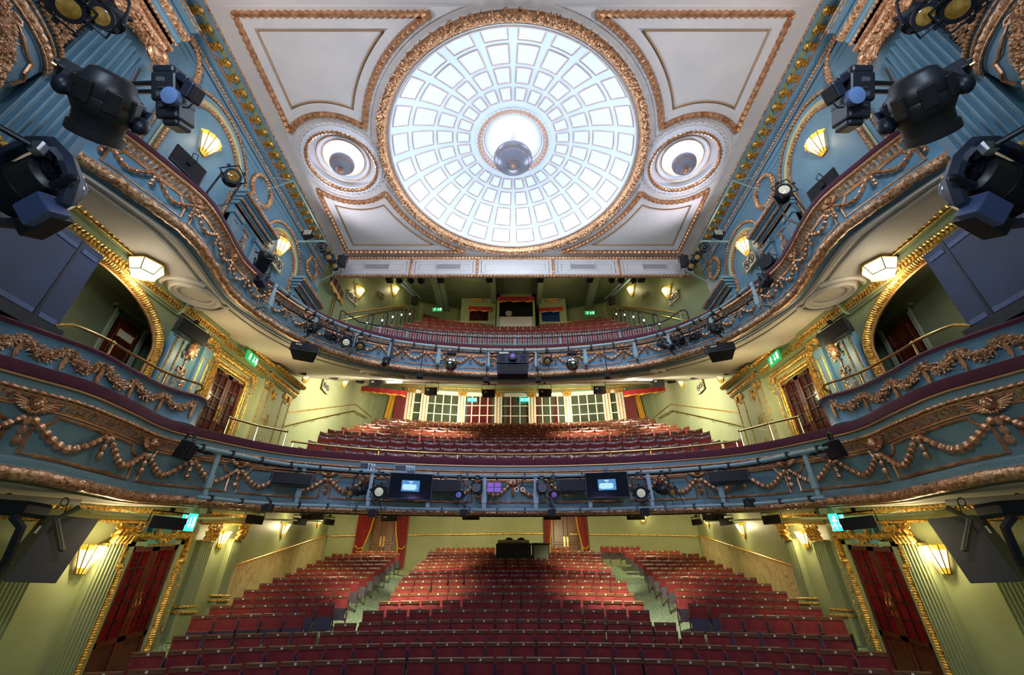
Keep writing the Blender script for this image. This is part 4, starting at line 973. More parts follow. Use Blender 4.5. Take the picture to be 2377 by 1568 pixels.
for block, r, seats in order:
    for i, (p, th, sc) in enumerate(seats):
        base = p-Vector((0, 0, .85*sc)); BASES.append(base)
        if near_n >= 300: far.append((base, th, sc)); continue
        near_n += 1
        k = r-first_row[block]+1
        bn = {'front': 'front block', 'centre': 'centre block', 'left': 'left block', 'right': 'right block'}.get(block, block)
        parts = ['backrest', 'top_rail', 'number_plate', 'seat_cushion', 'seat_pan', 'armrest', 'standard']
        me = 0
        if block == 'left' and i == len(seats)-1: parts += ['end_panel', 'row_letter']; me = 1
        if block == 'right' and i == 0: parts += ['end_panel', 'row_letter']; me = -1
        if block in ('centre', 'front') and i == len(seats)-1: parts += ['end_panel']
        if block in ('centre', 'front') and i == 0: parts += ['end_panel']; me = -1
        place_seat('stalls', 'stalls_seat', f'red velvet stalls seat, {bn}, {ORD[k]} row from the stage, {ORD[i+1]} from the left', 'theatre seat', 'tip-up seats in the stalls', base, th, sc, parts, me)
far_seats('stalls_seats_at_the_rear', far, 'rear rows of red velvet stalls seats under the dress circle', 'theatre seats', 'stalls', ['backrest', 'top_rail', 'number_plate', 'seat_cushion', 'seat_pan', 'armrest', 'standard'])
def idw(x, y, pts):
    s = w = 0.
    for p in pts:
        d2 = (p.x-x)**2+(p.y-y)**2+.02; q = 1/d2**1.5; s += q*p.z; w += q
    return s/w
def fl(x, y):
    z = (idw(x, y, BASES) if y > 7.5 else idw(x, 7.5, BASES)-(7.5-y)*.06)-.015
    k = min(1, max(0, (abs(x)-5.9)/.5))*min(1, max(0, (10.5-y)/.8)); return z+(-1.8-z)*k if z > -1.8 else z
rows = []
for y in frange(1.0, 23.4, 57):
    wx = 7.22 if y < 12.35 else 7.2+(y-12.35)/10.25*1.75+.02
    rows.append([Vector((x, y, fl(x, y))) for x in frange(-wx, wx, 37)])
m = MB(); m.grid(rows); struct(m.build('floor', 'carpet'))
# dress circle
CIR = [(0, 631, 1761, 24, 1032, 1054.5), (1, 714, 1727, 24, 1016, 1040), (2, 738, 1651, 24, 1007.5, 1027.5), (3, 741, 1649, 25, 1000, 1020), (4, 760, 1631, 26, 993.5, 1013.5), (5, 792, 1601, 26, 988, 1007), (6, 821, 1570, 25, 983, 1000.5),
       (7, 843, 1546, 25, 979, 994.5), (8, 862, 1523, 24, 975, 990), (9, 869, 1520, 25, 970, 985.5), (10, 887, 1506, 24, 966.5, 981)]
CB = []
for r, a, b, n, ye, yc in CIR:
    Y0 = 11.78+.9*r; seats = row_seats(a, b, n, yc, ye, Y0, 9.6+.9*r)
    for i, (p, th, sc) in enumerate(seats):
        base = p-Vector((0, 0, .85*sc)); CB.append(base)
        parts = ['backrest', 'top_rail', 'number_plate', 'seat_cushion']+(['seat_pan', 'standard'] if r < 4 else [])
        place_seat('circle', 'circle_seat', f'red velvet dress circle seat, {ORD[r+1]} row from the front, {ORD[i+1]} from the left', 'theatre seat', 'tip-up seats in the dress circle', base, th, sc, parts)
rows = []
for y in frange(9.0, 22.2, 36):
    rows.append([Vector((x, y, idw(x, y, CB)-.02)) for x in frange(-7.2, 7.2, 25)])
rows = [[p for p in r] for r in rows]
m = MB()
vs = [p for r in rows for p in r]; fs = []
for i in range(len(rows)-1):
    for j in range(24):
        q = rows[i][j]
        sag = q.x*q.x/(2*9.6)
        if q.y > 11.3-sag*.95 : fs.append((i*25+j, i*25+j+1, (i+1)*25+j+1, (i+1)*25+j))
m.add(vs, fs); struct(m.build('floor', 'dgreen'))
# upper circle
GAL = [(0, 'front', 845, 1540, 22, 766, 804.5, 11.85), (1, 'second', 866, 1520, 28, 754.5, 777, 13.5), (2, 'third', 898, 1490, 28, 750, 769.5, 14.7), (3, 'fourth', 938, 1456, 27, 745, 762, 15.9), (4, 'fifth', 960, 1434, 26, 740.5, 756.5, 17.1)]
GB = []
def gal_row(seats, name, off=0):
    for i, (p, th, sc) in enumerate(seats):
        base = p-Vector((0, 0, .85*sc)); GB.append(base)
        place_seat('circle', 'gallery_seat', f'red upper circle seat, {name} row from the front, {ORD[i+1+off]} from the left', 'theatre seat', 'tip-up seats in the upper circle', base, th, sc, ['backrest', 'top_rail', 'number_plate', 'seat_cushion'])
for r, nm, a, b, n, ye, yc, Y0 in GAL: gal_row(row_seats(a, b, n, yc, ye, Y0, 10+.8*r), nm)
gal_row(row_seats(980, 1146, 10, 0, 0, 18.3, 15, y_lin=(735, 752)), 'sixth'); gal_row(row_seats(1249, 1416, 10, 0, 0, 18.3, 15, y_lin=(752, 735)), 'sixth', 10)
rows = [[Vector((x, y, idw(x, y, GB)-.02)) for x in frange(-6.9, 6.9, 23)] for y in frange(11.2, 19.6, 20)]
m = MB(); vs = [p for r in rows for p in r]; fs = []
for i in range(19):
    for j in range(22):
        q = rows[i][j]
        if q.y > 11.5-q.x*q.x/19 or q.y > 12.6: fs.append((i*23+j, i*23+j+1, (i+1)*23+j+1, (i+1)*23+j))
m.add(vs, fs); struct(m.build('floor', 'dgreen'))
def face_map(c, U, N): return lambda u, n, z: c+U*u+N*n+Vector((0, 0, z))
# ------------------------------------------------------------------ circle level side walls ----------------------------------------
def glazed_door(t, f, u0, u1, zb, zt, n, cols, rows, gz, wood, glass, kick=True, handles=True):
    """pair of glazed leaves under t; gz = bottom of the glazing"""
    um = (u0+u1)/2
    for a, b, hs in ((u0, um-.006, 1), (um+.006, u1, -1)):
        w = b-a; st = w*.14
        m = MB(f); m.span((a, 0, zb), (a+st, n, zt)); m.span((b-st, 0, zb), (b, n, zt)); m.span((a, 0, zt-st*1.2), (b, n, zt)); m.span((a, 0, gz-st), (b, n, gz)); m.span((a, 0, zb), (b, n*.6, gz)); m.span((a, 0, zb), (b, n, zb+st))
        if kick: m.tube([(a+st+.03, n*.6, zb+st+.05), (b-st-.03, n*.6, zb+st+.05), (b-st-.03, n*.6, gz-st-.05), (a+st+.03, n*.6, gz-st-.05)], .02, 4, True)
        leaf = bld(m, 'door_leaf', wood, t, smooth=False)
        m = MB(f); m.span((a+st, n*.35, gz), (b-st, n*.45, zt-st*1.2)); bld(m, 'panes', glass, leaf, smooth=False)
        m = MB(f)
        for i in range(1, cols): x = a+st+(w-2*st)*i/cols; m.span((x-.012, n*.3, gz), (x+.012, n*.8, zt-st*1.2))
        for j in range(1, rows): z = gz+(zt-st*1.2-gz)*j/rows; m.span((a+st, n*.3, z-.012), (b-st, n*.8, z+.012))
        for j in range(rows):
            for q in (1/3, 2/3): z = gz+(zt-st*1.2-gz)*(j+q)/rows; m.span((a+st, n*.46, z-.003), (b-st, n*.5, z+.003))
        bld(m, 'glazing_bars', 'lead', leaf, smooth=False)
        if handles:
            x = (b-st*.5) if hs > 0 else (a+st*.5); zc = gz+.33*(zt-gz)
            m = MB(f); m.span((x-.03, n, zc-.2), (x+.03, n+.012, zc+.2)); m.tube([(x, n+.03, zc-.1), (x, n+.05, zc), (x, n+.03, zc+.1)], .014, 6); bld(m, 'push_plate', 'brass', leaf)
def sign_running_man(t, f, u, n, z, w, h, bg):
    m = MB(f); m.box((u, n, z), (w, .05, h)); p = bld(m, 'panel', bg, t, smooth=False)
    m = MB(f); k = h*.1; x = u-w*.25; q = n+.03
    m.ell((x+k*.6, q, z+h*.3), (k*.8, .006, k*.8), 8, 5)
    for a, b in (((.3, .18), (-.2, -.08)), ((-.2, -.08), (.5, -.2)), ((.5, -.2), (.3, -.38)), ((-.2, -.08), (-.9, -.3)), ((.3, .18), (1.0, .02)), ((.2, .16), (-.6, .08))): m.tube([(x+k*a[0]*1.6, q, z+h*a[1]), (x+k*b[0]*1.6, q, z+h*b[1])], k*.36, 5)
    m.tube([(u+w*.12, q, z+h*.3), (u+w*.12, q, z-h*.3)], k*.3, 4); m.tube([(u+w*.04, q, z-h*.1), (u+w*.12, q, z-h*.32), (u+w*.2, q, z-h*.1)], k*.3, 4)
    m.box((u+w*.36, q, z), (w*.12, .01, h*.66)); bld(m, 'pictogram', 'exitw', p)
SLC, U0C = .066, 4.75
for sx in (-1, 1):
    S = SIDE[sx]; f = LW(sx); fs = LW(sx, XW, SLC, U0C)
    tr = MB(fs)
    def seg(u0, u1, p):
        tr.span((u0, 0, 4.98), (u1, p+.06, 5.02)); tr.span((u0, 0, 5.02), (u1, p+.1, 5.16)); tr.span((u0, 0, 5.16), (u1, p+.16, 5.3)); tr.span((u0, 0, 5.3), (u1, p+.26, 5.42))
    segs = [(2.4, 5.3, .0), (5.3, 7.55, .0), (7.55, 9.0, .1), (9.0, 11.1, .0), (11.1, 12.9, .1)]
    for a, b, p in segs: seg(a, b, p)
    tr = struct(tr.build('trim_2', 'sage', smooth=False))
    m = MB(fs); m2 = MB(fs)
    for a, b, p in segs:
        rope(m, [(a, p+.28, 5.36), (b, p+.28, 5.36)], .05, .11); m.tube([(a, p+.27, 5.29), (b, p+.27, 5.29)], .014, 4); rope(m, [(a, p+.13, 5.17), (b, p+.13, 5.17)], .034, .075)
        k = int((b-a)/.075)
        for i in range(k): u = a+(b-a)*(i+.5)/k; m2.span((u-.022, p+.08, 5.06), (u+.022, p+.13, 5.13))
        m.tube([(a, p+.085, 5.03), (b, p+.085, 5.03)], .012, 4)
    m.build('gilt_leaf_and_egg', 'goldy', tr); m2.build('dentils', 'goldy', tr, smooth=False)
    for u0, u1, lab in ((7.68, 8.0, 'nearer'), (8.56, 8.88, 'farther')):
        t = thing('panelled_pilaster', f'blue panelled pilaster, {lab} of two between the box arch and {S} circle door', 'pilaster', (sx*XW, u0, 3), 'panelled pilasters at circle level')
        m = MB(f); m.span((u0, 0, 2.6), (u1, .14, 4.98)); m.span((u0-.03, 0, 2.6), (u1+.03, .17, 2.95)); bld(m, 'shaft', 'blue', t, smooth=False)
        m = MB(fs); c = (u0+u1)/2; capital(m, c, .3, 4.72, 4.97, .14); bld(m, 'gilt_capital', 'goldy', t)
        m = MB(f); m.tube([(u0+.06, .15, 3.0), (u0+.06, .15, 4.72), (u1-.06, .15, 4.74), (u1-.06, .15, 3.0)], .018, 5); bld(m, 'gold_panel_line', 'goldy', t)
    for u, z0, lab in ((8.28, 4.75, f'between the two pilasters by the {S} box arch'), (11.75, 5.2, f'beyond the {S} circle door')):
        t = thing('leaf_drop', f'long gilt vase and leaf drop {lab}', 'wall ornament', (sx*XW, u, z0), 'gilt drops at circle level')
        if u < 9:
            m = MB(f); m.span((8.0, 0, 2.6), (8.56, .05, 4.98)); bld(m, 'blue_field', 'blue', t, smooth=False)
        m = MB(f); m.ell((u, .1, z0-.05), (.11, .07, .16), 10, 8); leaf_cluster(m, (u, .08, z0-.05), (.16, .05, .2), 40, ln=(.06, .1))
        m.tube([(u, .07, z0-.25), (u+.02, .07, z0-.5), (u, .07, z0-.6)], .018, 5)
        for q in (-1, 1): m.tube([(u, .07, z0-.5), (u+q*.1, .08, z0-.48), (u+q*.13, .07, z0-.58), (u+q*.07, .07, z0-.6)], .016, 5)
        leaf_cluster(m, (u, .07, z0-.82), (.12, .07, .24), 90, ln=(.05, .08)); m.tube([(u, .07, z0-1.0), (u, .07, z0-1.3)], .016, 5)
        for q in (-1, 1): m.tube([(u, .07, z0-1.22), (u+q*.1, .08, z0-1.2), (u+q*.12, .07, z0-1.3)], .016, 5)
        leaf_cluster(m, (u, .07, z0-1.5), (.12, .07, .22), 80, ln=(.05, .08)); bld(m, 'leafwork', 'goldorn' if u < 9 else 'goldy', t)
    # far pilaster pair closing the circle-level order
    t = thing('panelled_pilaster', f'pale green panelled pilaster with gilt capital at the far end of the {S} circle entablature', 'pilaster', (sx*XW, 12, 3.5), 'panelled pilasters at circle level')
    m = MB(f); m.span((11.15, 0, 2.4), (12.8, .12, 5.5)); m.span((11.15, 0, 2.4), (12.85, .16, 3.3)); bld(m, 'shaft', 'pale', t, smooth=False)
    m = MB(fs); capital(m, 11.36, .3, 4.74, 4.98, .12); capital(m, 12.5, .34, 4.7, 4.98, .12); bld(m, 'gilt_capital', 'goldy', t)
    m = MB(f); m.tube([(11.5, .13, 3.5), (11.5, .13, 5.2), (11.22, .13, 5.2), (11.22, .13, 3.5)], .016, 5); m.tube([(12.3, .13, 3.4), (12.3, .13, 5.2)], .016, 5); m.tube([(12.72, .13, 3.4), (12.72, .13, 5.3)], .016, 5); bld(m, 'gold_panel_line', 'goldy', t)
    # circle door
    fd = LW(sx, XW, SLC, U0C)
    t = thing('double_door', f'pair of dark glazed doors in a gilt frame, {S} of the dress circle', 'door', (sx*XW, 9.9, 2.6), 'circle doors'); 
    glazed_door(t, fd, 9.27, 10.42, 2.2, 4.5, .06, 2, 5, 3.0, 'wood', M['dimglass'])
    m = MB(fd)
    for q, r in ((.05, .04), (.14, .022)): rope(m, [(9.27-q, .07, 2.2), (9.27-q, .07, 4.53+q), (10.42+q, .07, 4.53+q), (10.42+q, .07, 2.2)], r, .05, amp=.1)
    rope(m, [(9.05, .1, 4.8), (10.68, .1, 4.8)], .045, .07, amp=.15); m.tube([(9.0, .12, 4.88), (10.72, .12, 4.88)], .02, 5)
    for u in (9.02, 10.72): volute(m, u, .12, 4.72, .1, 1, .03); leaf_cluster(m, (u, .1, 4.5), (.07, .05, .18), 40, ln=(.05, .08)); m.tube([(u, .08, 4.3), (u+.02, .08, 3.8), (u, .08, 3.2)], .02, 6)
    bld(m, 'gilt_frame', 'goldy', t)
    m = MB(fd)
    for a in (9.42, 10.1): m.span((a, .07, 4.42), (a+.22, .12, 4.47)); m.tube([(a+.1, .12, 4.45), (a+.25, .16, 4.47), (a+.32, .08, 4.49)], .012, 5)
    bld(m, 'door_closers', 'brass', t)
    t = thing('exit_sign', f'lit green running man exit sign above the {S} circle door', 'exit sign', tuple(fs(9.95, .3, 5.08)), 'green exit signs')
    ff = face_map(fs(9.95, .34, 5.06), Vector((0, -sx, 0)), Vector((-sx, 0, 0)))
    sign_running_man(t, ff, 0, 0, 0, .5, .26, 'exitg')
    # wall beyond: two gold dado lines climbing with the rake, and a handrail
    for pts, w, nm, lab in (([(640, 962), (826, 939), (862, 968), (905, 966)], .022, 'wall_trim', 'gold dado line'),):
        q = [((p if sx < 0 else 2*CXP-p), y) for p, y in pts]
        P = [at_x(q[0][0], q[0][1], sx*(XW-.02)), at_x(q[1][0], q[1][1], sx*(XW-.02)), at_x(q[2][0], q[2][1], sx*(XW-.02))]
        m = MB(); m.tube(P, w, 6); o = struct(m.build('trim_4', 'goldy'))
    q = [((p if sx < 0 else 2*CXP-p), y) for p, y in ((598, 1000), (660, 990), (750, 969), (822, 954), (852, 971))]
    t = thing('brass_rail', f'brass handrail on brackets climbing the pale {S} wall of the circle', 'handrail', (sx*7.1, 15, 5), 'brass wall handrails')
    P = [at_x(a, b, sx*(XW-.1)) for a, b in q]; m = MB(); m.tube(P, .022, 8); bld(m, 'handrail', 'brass', t)
    m = MB()
    for p in resample(P, 1.2)[1:-1]: m.tube([p, p+Vector((0, 0, -.09)), p+Vector((sx*.1, 0, -.11))], .012, 5)
    bld(m, 'brackets', 'brass', t)
# ------------------------------------------------------------------ stalls side walls ----------------------------------------------
SLS = .125
for sx in (-1, 1):
    S = SIDE[sx]; f = LW(sx); fs = LW(sx, XW, SLS, 8.4)
    m = MB(fs)
    for a, b, p in ((2.5, 6.5, .0), (6.5, 9.0, .08), (9.0, 10.5, .0), (10.5, 12.5, .08)):
        m.span((a, 0, 1.2), (b, p+.1, 1.28)); m.span((a, 0, 1.28), (b, p+.05, 1.42)); m.span((a, 0, 1.42), (b, p+.24, 1.52))
    tr = struct(m.build('trim_3', 'sage', smooth=False))
    m = MB(fs)
    for a, b, p in ((2.5, 6.5, .0), (6.5, 9.0, .08), (9.0, 10.5, .0), (10.5, 12.5, .08)):
        rope(m, [(a, p+.2, 1.41), (b, p+.2, 1.41)], .05, .1); m.tube([(a, p+.11, 1.21), (b, p+.11, 1.21)], .022, 5); m.tube([(a, p+.25, 1.53), (b, p+.25, 1.53)], .025, 5)
    m.build('gilt_mouldings', 'goldy', tr)
    for u0, u1, lab in ((5.3, 5.75, 'nearest the stage'), (6.85, 7.25, 'behind the tilted speaker'), (8.28, 8.72, 'beside the nearer jamb'), (10.78, 11.2, 'beside the farther jamb'), (11.98, 12.34, 'at the start of the marble dado')):
        t = thing('fluted_pilaster', f'sage fluted pilaster with gilt capital, {lab}, {S} stalls wall', 'pilaster', (sx*XW, (u0+u1)/2, -1.5), 'fluted stalls pilasters')
        zb = fl(sx*7.0, u0+.2)-.02
        m = MB(f); zt = .86+SLS*(u0-8.4); fluted(m, u0, u1, zb+.62, zt, .14, 6, .05); m.span((u0-.05, 0, zb), (u1+.05, .2, zb+.58)); bld(m, 'fluted_shaft', 'sage', t)
        m = MB(fs); c = (u0+u1)/2; capital(m, c, u1-u0, .84, 1.2, .14, True); bld(m, 'gilt_capital', 'goldy', t)
        m = MB(f)
        for z, n in ((.62, .2), (.52, .23)): m.tube([(u0-.06, 0, zb+z), (u0-.06, n, zb+z), (u1+.06, n, zb+z), (u1+.06, 0, zb+z)], .025, 5)
        bld(m, 'gilt_base_line', 'goldy', t)
    # doors
    t = thing('double_door', f'pair of mahogany doors with red curtained panes in a gilt frame, {S} stalls wall', 'door', (sx*XW, 9.5, -1.5), 'stalls doors')
    glazed_door(t, fs, 8.95, 10.15, -1.85, .78, .07, 2, 5, -.72, 'wood', 'redglass')
    m = MB(fs)
    P = [(8.82, .08, -1.7), (8.82, .08, .45), (8.7, .08, .45), (8.7, .08, .95), (10.4, .08, .95), (10.4, .08, .45), (10.28, .08, .45), (10.28, .08, -1.7)]
    rope(m, P, .07, .04, amp=.08); rope(m, [(p[0]+(.05 if i > 3 else -.05), .06, p[2]+(.05 if 1 < i < 6 else 0)) for i, p in enumerate(P)], .025, .05)
    for u in (8.78, 10.36): leaf_cluster(m, (u, .07, .68), (.06, .03, .06), 26, ln=(.04, .06))
    bld(m, 'gilt_eared_frame', 'goldy', t)
    m = MB(fs); m.span((8.84, 0, -1.75), (8.95, .1, .86)); m.span((10.15, 0, -1.75), (10.27, .1, .86)); m.span((8.84, 0, .78), (10.27, .1, .86)); m.span((8.6, .0, -1.75), (8.8, .05, 1.2)); m.span((10.3, 0, -1.75), (10.66, .05, 1.2)); bld(m, 'casing', 'sage', t, smooth=False)
    for u, lab in ((8.62, 'nearer'), (10.52, 'farther')):
        m = MB(fs)
        for k in range(9): leaf_cluster(m, (u, .06, .35-.17*k), (.035, .025, .07), 14, ln=(.03, .05))
        bld(m, 'gilt_leaf_strip', 'goldy', t)
    t = thing('overdoor_panel', f'turquoise overdoor panel with gilt wreath and scrolls above the {S} stalls door', 'overdoor', (sx*XW, 9.5, 1), 'overdoor panels')
    m = MB(fs); m.span((9.2, 0, .76), (9.95, .12, 1.2)); bld(m, 'panel', mat('turquoise panel paint', srgb(84,150,150), .5), t, smooth=False)
    m = MB(fs); m.span((8.7, 0, 1.0), (10.4, .04, 1.2)); bld(m, 'scroll_field', 'teal', t, smooth=False)
    m = MB(fs); m.tube([(9.22, .13, .79), (9.93, .13, .79)], .018, 5)
    for a in frange(PI*.95, PI*2.05, 17): leaf_cluster(m, (9.575+.25*math.cos(a), .13, 1.08+.2*math.sin(a)), (.05, .03, .05), 16, ln=(.03, .055))
    for s in (-1, 1):
        c = 9.575+s*.66; volute(m, c-s*.0, .06, 1.12, .1, s, .022); volute(m, c+s*.2, .06, 1.05, .06, -s, .018); m.tube([(c-s*.2, .06, 1.02), (c, .06, 1.0), (c+s*.16, .06, 1.1), (c+s*.2, .06, 1.18)], .02, 5); leaf_cluster(m, (c, .06, 1.12), (.12, .02, .07), 26, ln=(.04, .06))
    bld(m, 'gilt_wreath_and_scrolls', 'goldy', t)
    # rear part of the stalls: splayed wall, marble dado, gold rail
    A, B = Vector((sx*7.2, 12.35, 0)), Vector((sx*8.95, 22.6, 0)); D = (B-A).normalized(); Nn = Vector((-sx*D.y, sx*D.x, 0)) if sx > 0 else Vector((D.y, -D.x, 0))
    L = (B-A).length
    fw = lambda u, n, z, A=A, D=D, Nn=Nn: A+D*u+Nn*n+Vector((0, 0, z))
    m = MB(fw); m.add([(0, 0, -2), (L, 0, 0), (L, 0, 4.4), (0, 0, 2.5)], [(0, 1, 2, 3)]); struct(m.build(f'wall_{S}', 'sage', smooth=False))
    z0, z1 = .70, 2.62
    m = MB(fw); m.add([(.02, .04, -1.6), (L-.15, .04, .9), (L-.15, .04, z1-.05), (.02, .04, z0-.04)], [(0, 1, 2, 3)]); d = tag(m.build('marble_dado', 'marble', smooth=False), f'sloping cream marble dado slab along the rear {S} wall of the stalls', 'dado', 'marble dados')
    m = MB(fw); m.tube([(.0, .06, z0), (L-.1, .06, z1)], .035, 6); m.build('gold_cap_rail', 'goldy', d)
# ------------------------------------------------------------------ stalls back wall -----------------------------------------------
BW = [(-8.95, 22.6), (-6.2, 23.0), (-3.0, 23.4), (3.0, 23.4), (6.2, 23.0), (8.95, 22.6)]
m = MB(); m.grid([[Vector((x, y, z)) for x, y in BW] for z in (-.5, 4.6)]); struct(m.build('wall_back', 'sage', smooth=False))
def on_bw(px, py, off=.06):
    for a, b in zip(BW, BW[1:]):
        d = ray(px, py); f0 = a[0]*d.y-a[1]*d.x; f1 = b[0]*d.y-b[1]*d.x
        if f0*f1 <= 0:
            p = at_seg(px, py, a, b); return p-Vector((d.x, d.y, 0)).normalized()*off
    return at_y(px, py, 23.3)
m = MB(); m.tube([on_bw(x, y) for x, y in ((766, 1246), (800, 1245), (850, 1244), (940, 1243.5), (1040, 1242), (1191, 1240), (1270, 1240), (1360, 1242), (1450, 1243), (1540, 1244), (1618, 1246))], .035, 6); struct(m.build('trim_5', 'goldy'))
def quad_door(name, label, x0, x1, yt, yb, grp):
    a, b, c, d = (on_bw(x, y) for x, y in ((x0, yt), (x1, yt), (x1, yb), (x0, yb)))
    o = a; U = (b-a); U.z = 0; w = U.length; U.normalize(); N = Vector((U.y, -U.x, 0)); zb, zt = min(c.z, d.z), max(a.z, b.z)
    f = lambda u, n, z: Vector((o.x, o.y, 0))+U*u+N*n+Vector((0, 0, z))
    t = thing(name, label, 'door', tuple(f(w/2, 0, zb)), grp)
    for i in (0, 1):
        m = MB(f); u0, u1 = w*i/2+.005, w*(i+1)/2-.005
        m.span((u0, 0, zb-.6), (u1, .05, zt)); leaf = bld(m, 'door_leaf', 'wood2', t, smooth=False)
        m = MB(f)
        for z0, z1 in ((zb+.1, zb+.65), (zb+.75, zt-.1)): m.tube([(u0+.1, .055, z0), (u1-.1, .055, z0), (u1-.1, .055, z1), (u0+.1, .055, z1)], .018, 4, True)
        bld(m, 'panel_moulding', 'wood2', leaf, smooth=False)
        m = MB(f); x = u1-.07 if i == 0 else u0+.07; m.span((x-.045, .05, zb+.55), (x+.045, .075, zb+1.0)); m.tube([(x, .1, zb+.65), (x, .11, zb+.9)], .016, 6); bld(m, 'push_plate', 'brass', leaf)
    return f, w, zb, zt
def curtain(f, u0, u1, zt, zb, n, tie=None, waist=.45, side=1):
    """pleated curtain leaf, gathered at height tie towards u0 (side=1) or u1"""
    m = MB(f); rows = []
    K = 44
    for z in frange(zt, zb, 14):
        k = 1.
        if tie is not None:
            q = abs(z-tie)/max(.01, zt-tie); k = waist+(1-waist)*min(1, q**.7)
        w = (u1-u0)*k; a = u0 if side > 0 else u1-w
        rows.append([(a+w*i/K, n+.045*k*math.sin(i*1.25), z) for i in range(K+1)])
    m.grid(rows); return m
for x0, x1, lab, cl, cr, g in ((868, 925, 'at the back left of the stalls', (836, 872), (922, 952), None), (1278, 1342, 'behind the sound desk', (1261, 1279), (1336, 1360), None)):
    f, w, zb, zt = quad_door('double_door', f'brown oak doors between scarlet curtains {lab}', x0, x1, 1192, 1300, 'stalls back doors')
    sc = w/(x1-x0)
    for q, (a, b), sd in ((0, cl, 1), (1, cr, -1)):
        u0, u1 = (a-x0)*sc, (b-x0)*sc
        t = thing('curtain', f'scarlet curtain on the {("left" if q == 0 else "right")} of the oak doors {lab}', 'curtain', tuple(f(u0, 0, zb)), 'stalls door curtains')
        m = curtain(f, u0, u1+.04, zt, zb-.35, .16, zb+.45, .55, sd) if q == 0 else curtain(f, u0-.04, u1, zt, zb-.35, .16, zb+.45, .55, sd)
        bld(m, 'drape', 'curtain', t)
        m = MB(f); e = u1+.04 if q == 0 else u0-.04; i = u0+.55*(u1+.04-u0) if q == 0 else u1-.55*(u1-u0+.04)
        m.tube([(e, .2, zt), (e+(i-e)*.35, .2, zt-(zt-zb-.45)*.5), (i, .2, zb+.45), (i, .2, zb-.3)], .035, 5); bld(m, 'gold_edging', 'goldcl', t)
        m = MB(f); m.tube([(u0 if q == 0 else u1, .12, zb+.62), ((u0+i)/2 if q == 0 else (u1+i)/2, .26, zb+.42), (i, .22, zb+.5)], .03, 5); bld(m, 'tie_rope', 'goldcl', t)
# black sound desk behind the centre block
t = thing('sound_desk', 'black boxed sound mixing desk among the rear stalls seats', 'mixing desk', (0, 19.3, 1))
a, b = at_y(1151, 1288, 19.0), at_y(1233, 1288, 19.0); zt = at_y(1191, 1262, 19.).z; zb = a.z-.5
m = MB(); m.span((a.x, 19.0, zb), (b.x, 19.9, zt)); bld(m, 'front_panel', 'desk', t, smooth=False, bevel=.02)
m = MB(); m.add([(a.x+.05, 19.15, zt), (b.x-.05, 19.15, zt), (b.x-.05, 19.9, zt+.22), (a.x+.05, 19.9, zt+.22), (a.x+.05, 19.9, zt), (b.x-.05, 19.9, zt)], [(0, 1, 2, 3), (0, 4, 5, 1), (0, 3, 4), (1, 5, 2), (3, 2, 5, 4)]); bld(m, 'control_surface', 'desk', t, smooth=False)
m = MB(); m.tube([(a.x+.06, 19.12, zt+.03), (b.x-.06, 19.12, zt+.03)], .02, 5); bld(m, 'armrest_strip', 'rail', t)
for px in (1182, 1210):
    p = at_y(px, 1256, 20.1); o = thing('office_chair', f'rounded dark chair back {"left" if px < 1190 else "right"} behind the black sound desk', 'chair', tuple(p), 'chairs behind the sound desk')
    m = MB(); m.ell(p+Vector((0, 0, -.15)), (.24, .05, .28), 14, 8); bld(m, 'backrest', 'blk2', o)
    m = MB(); m.tube([p+Vector((0, .02, -.35)), p+Vector((0, .02, -.85))], .03, 6); bld(m, 'stem', 'iron', o)
q = thing('equipment_case', 'low dark cabinet beside the sound desk at the right', 'cabinet', (1.6, 19.4, 1))
c, d = at_y(1236, 1290, 19.2), at_y(1276, 1290, 19.2); zt2 = at_y(1250, 1263, 19.2).z
m = MB(); m.span((c.x, 19.2, zb), (d.x, 19.8, zt2)); bld(m, 'case', 'desk', q, smooth=False, bevel=.02)
m = MB(); m.span((c.x-.04, 19.15, zt2), (d.x+.04, 19.85, zt2+.03)); m.span((c.x+.05, 19.18, zb+.3), (d.x-.05, 19.2, zt2-.06)); bld(m, 'lid_and_door', 'beam', q, smooth=False)
# ------------------------------------------------------------------ back of the dress circle ---------------------------------------
CW = [(-7.2, 20.6), (-5.4, 21.2), (-2.7, 21.7), (2.7, 21.7), (5.4, 21.2), (7.2, 20.6)]
m = MB(); m.grid([[Vector((x, y+.12, z)) for x, y in CW] for z in (5.8, 10.6)]); struct(m.build('wall_back', 'sage', smooth=False))
def on_poly(W, px, py, off=0.):
    d = ray(px, py)
    for a, b in zip(W, W[1:]):
        f0 = a[0]*d.y-a[1]*d.x; f1 = b[0]*d.y-b[1]*d.x
        if f0*f1 <= 0:
            p = at_seg(px, py, a, b); return p-Vector((d.x, d.y, 0)).normalized()*off
    return at_y(px, py, W[len(W)//2][1])-Vector((0, off, 0))
def wall_frame(W, px, py):
    """map (u along the wall to the right, n out, z up) at a wall point"""
    p = on_poly(W, px, py); q = on_poly(W, px+2, py); U = (q-p); U.z = 0; U.normalize(); N = Vector((U.y, -U.x, 0))
    return p, U, N
TOP = lambda px: 922-10*((px-1195)/240)**2
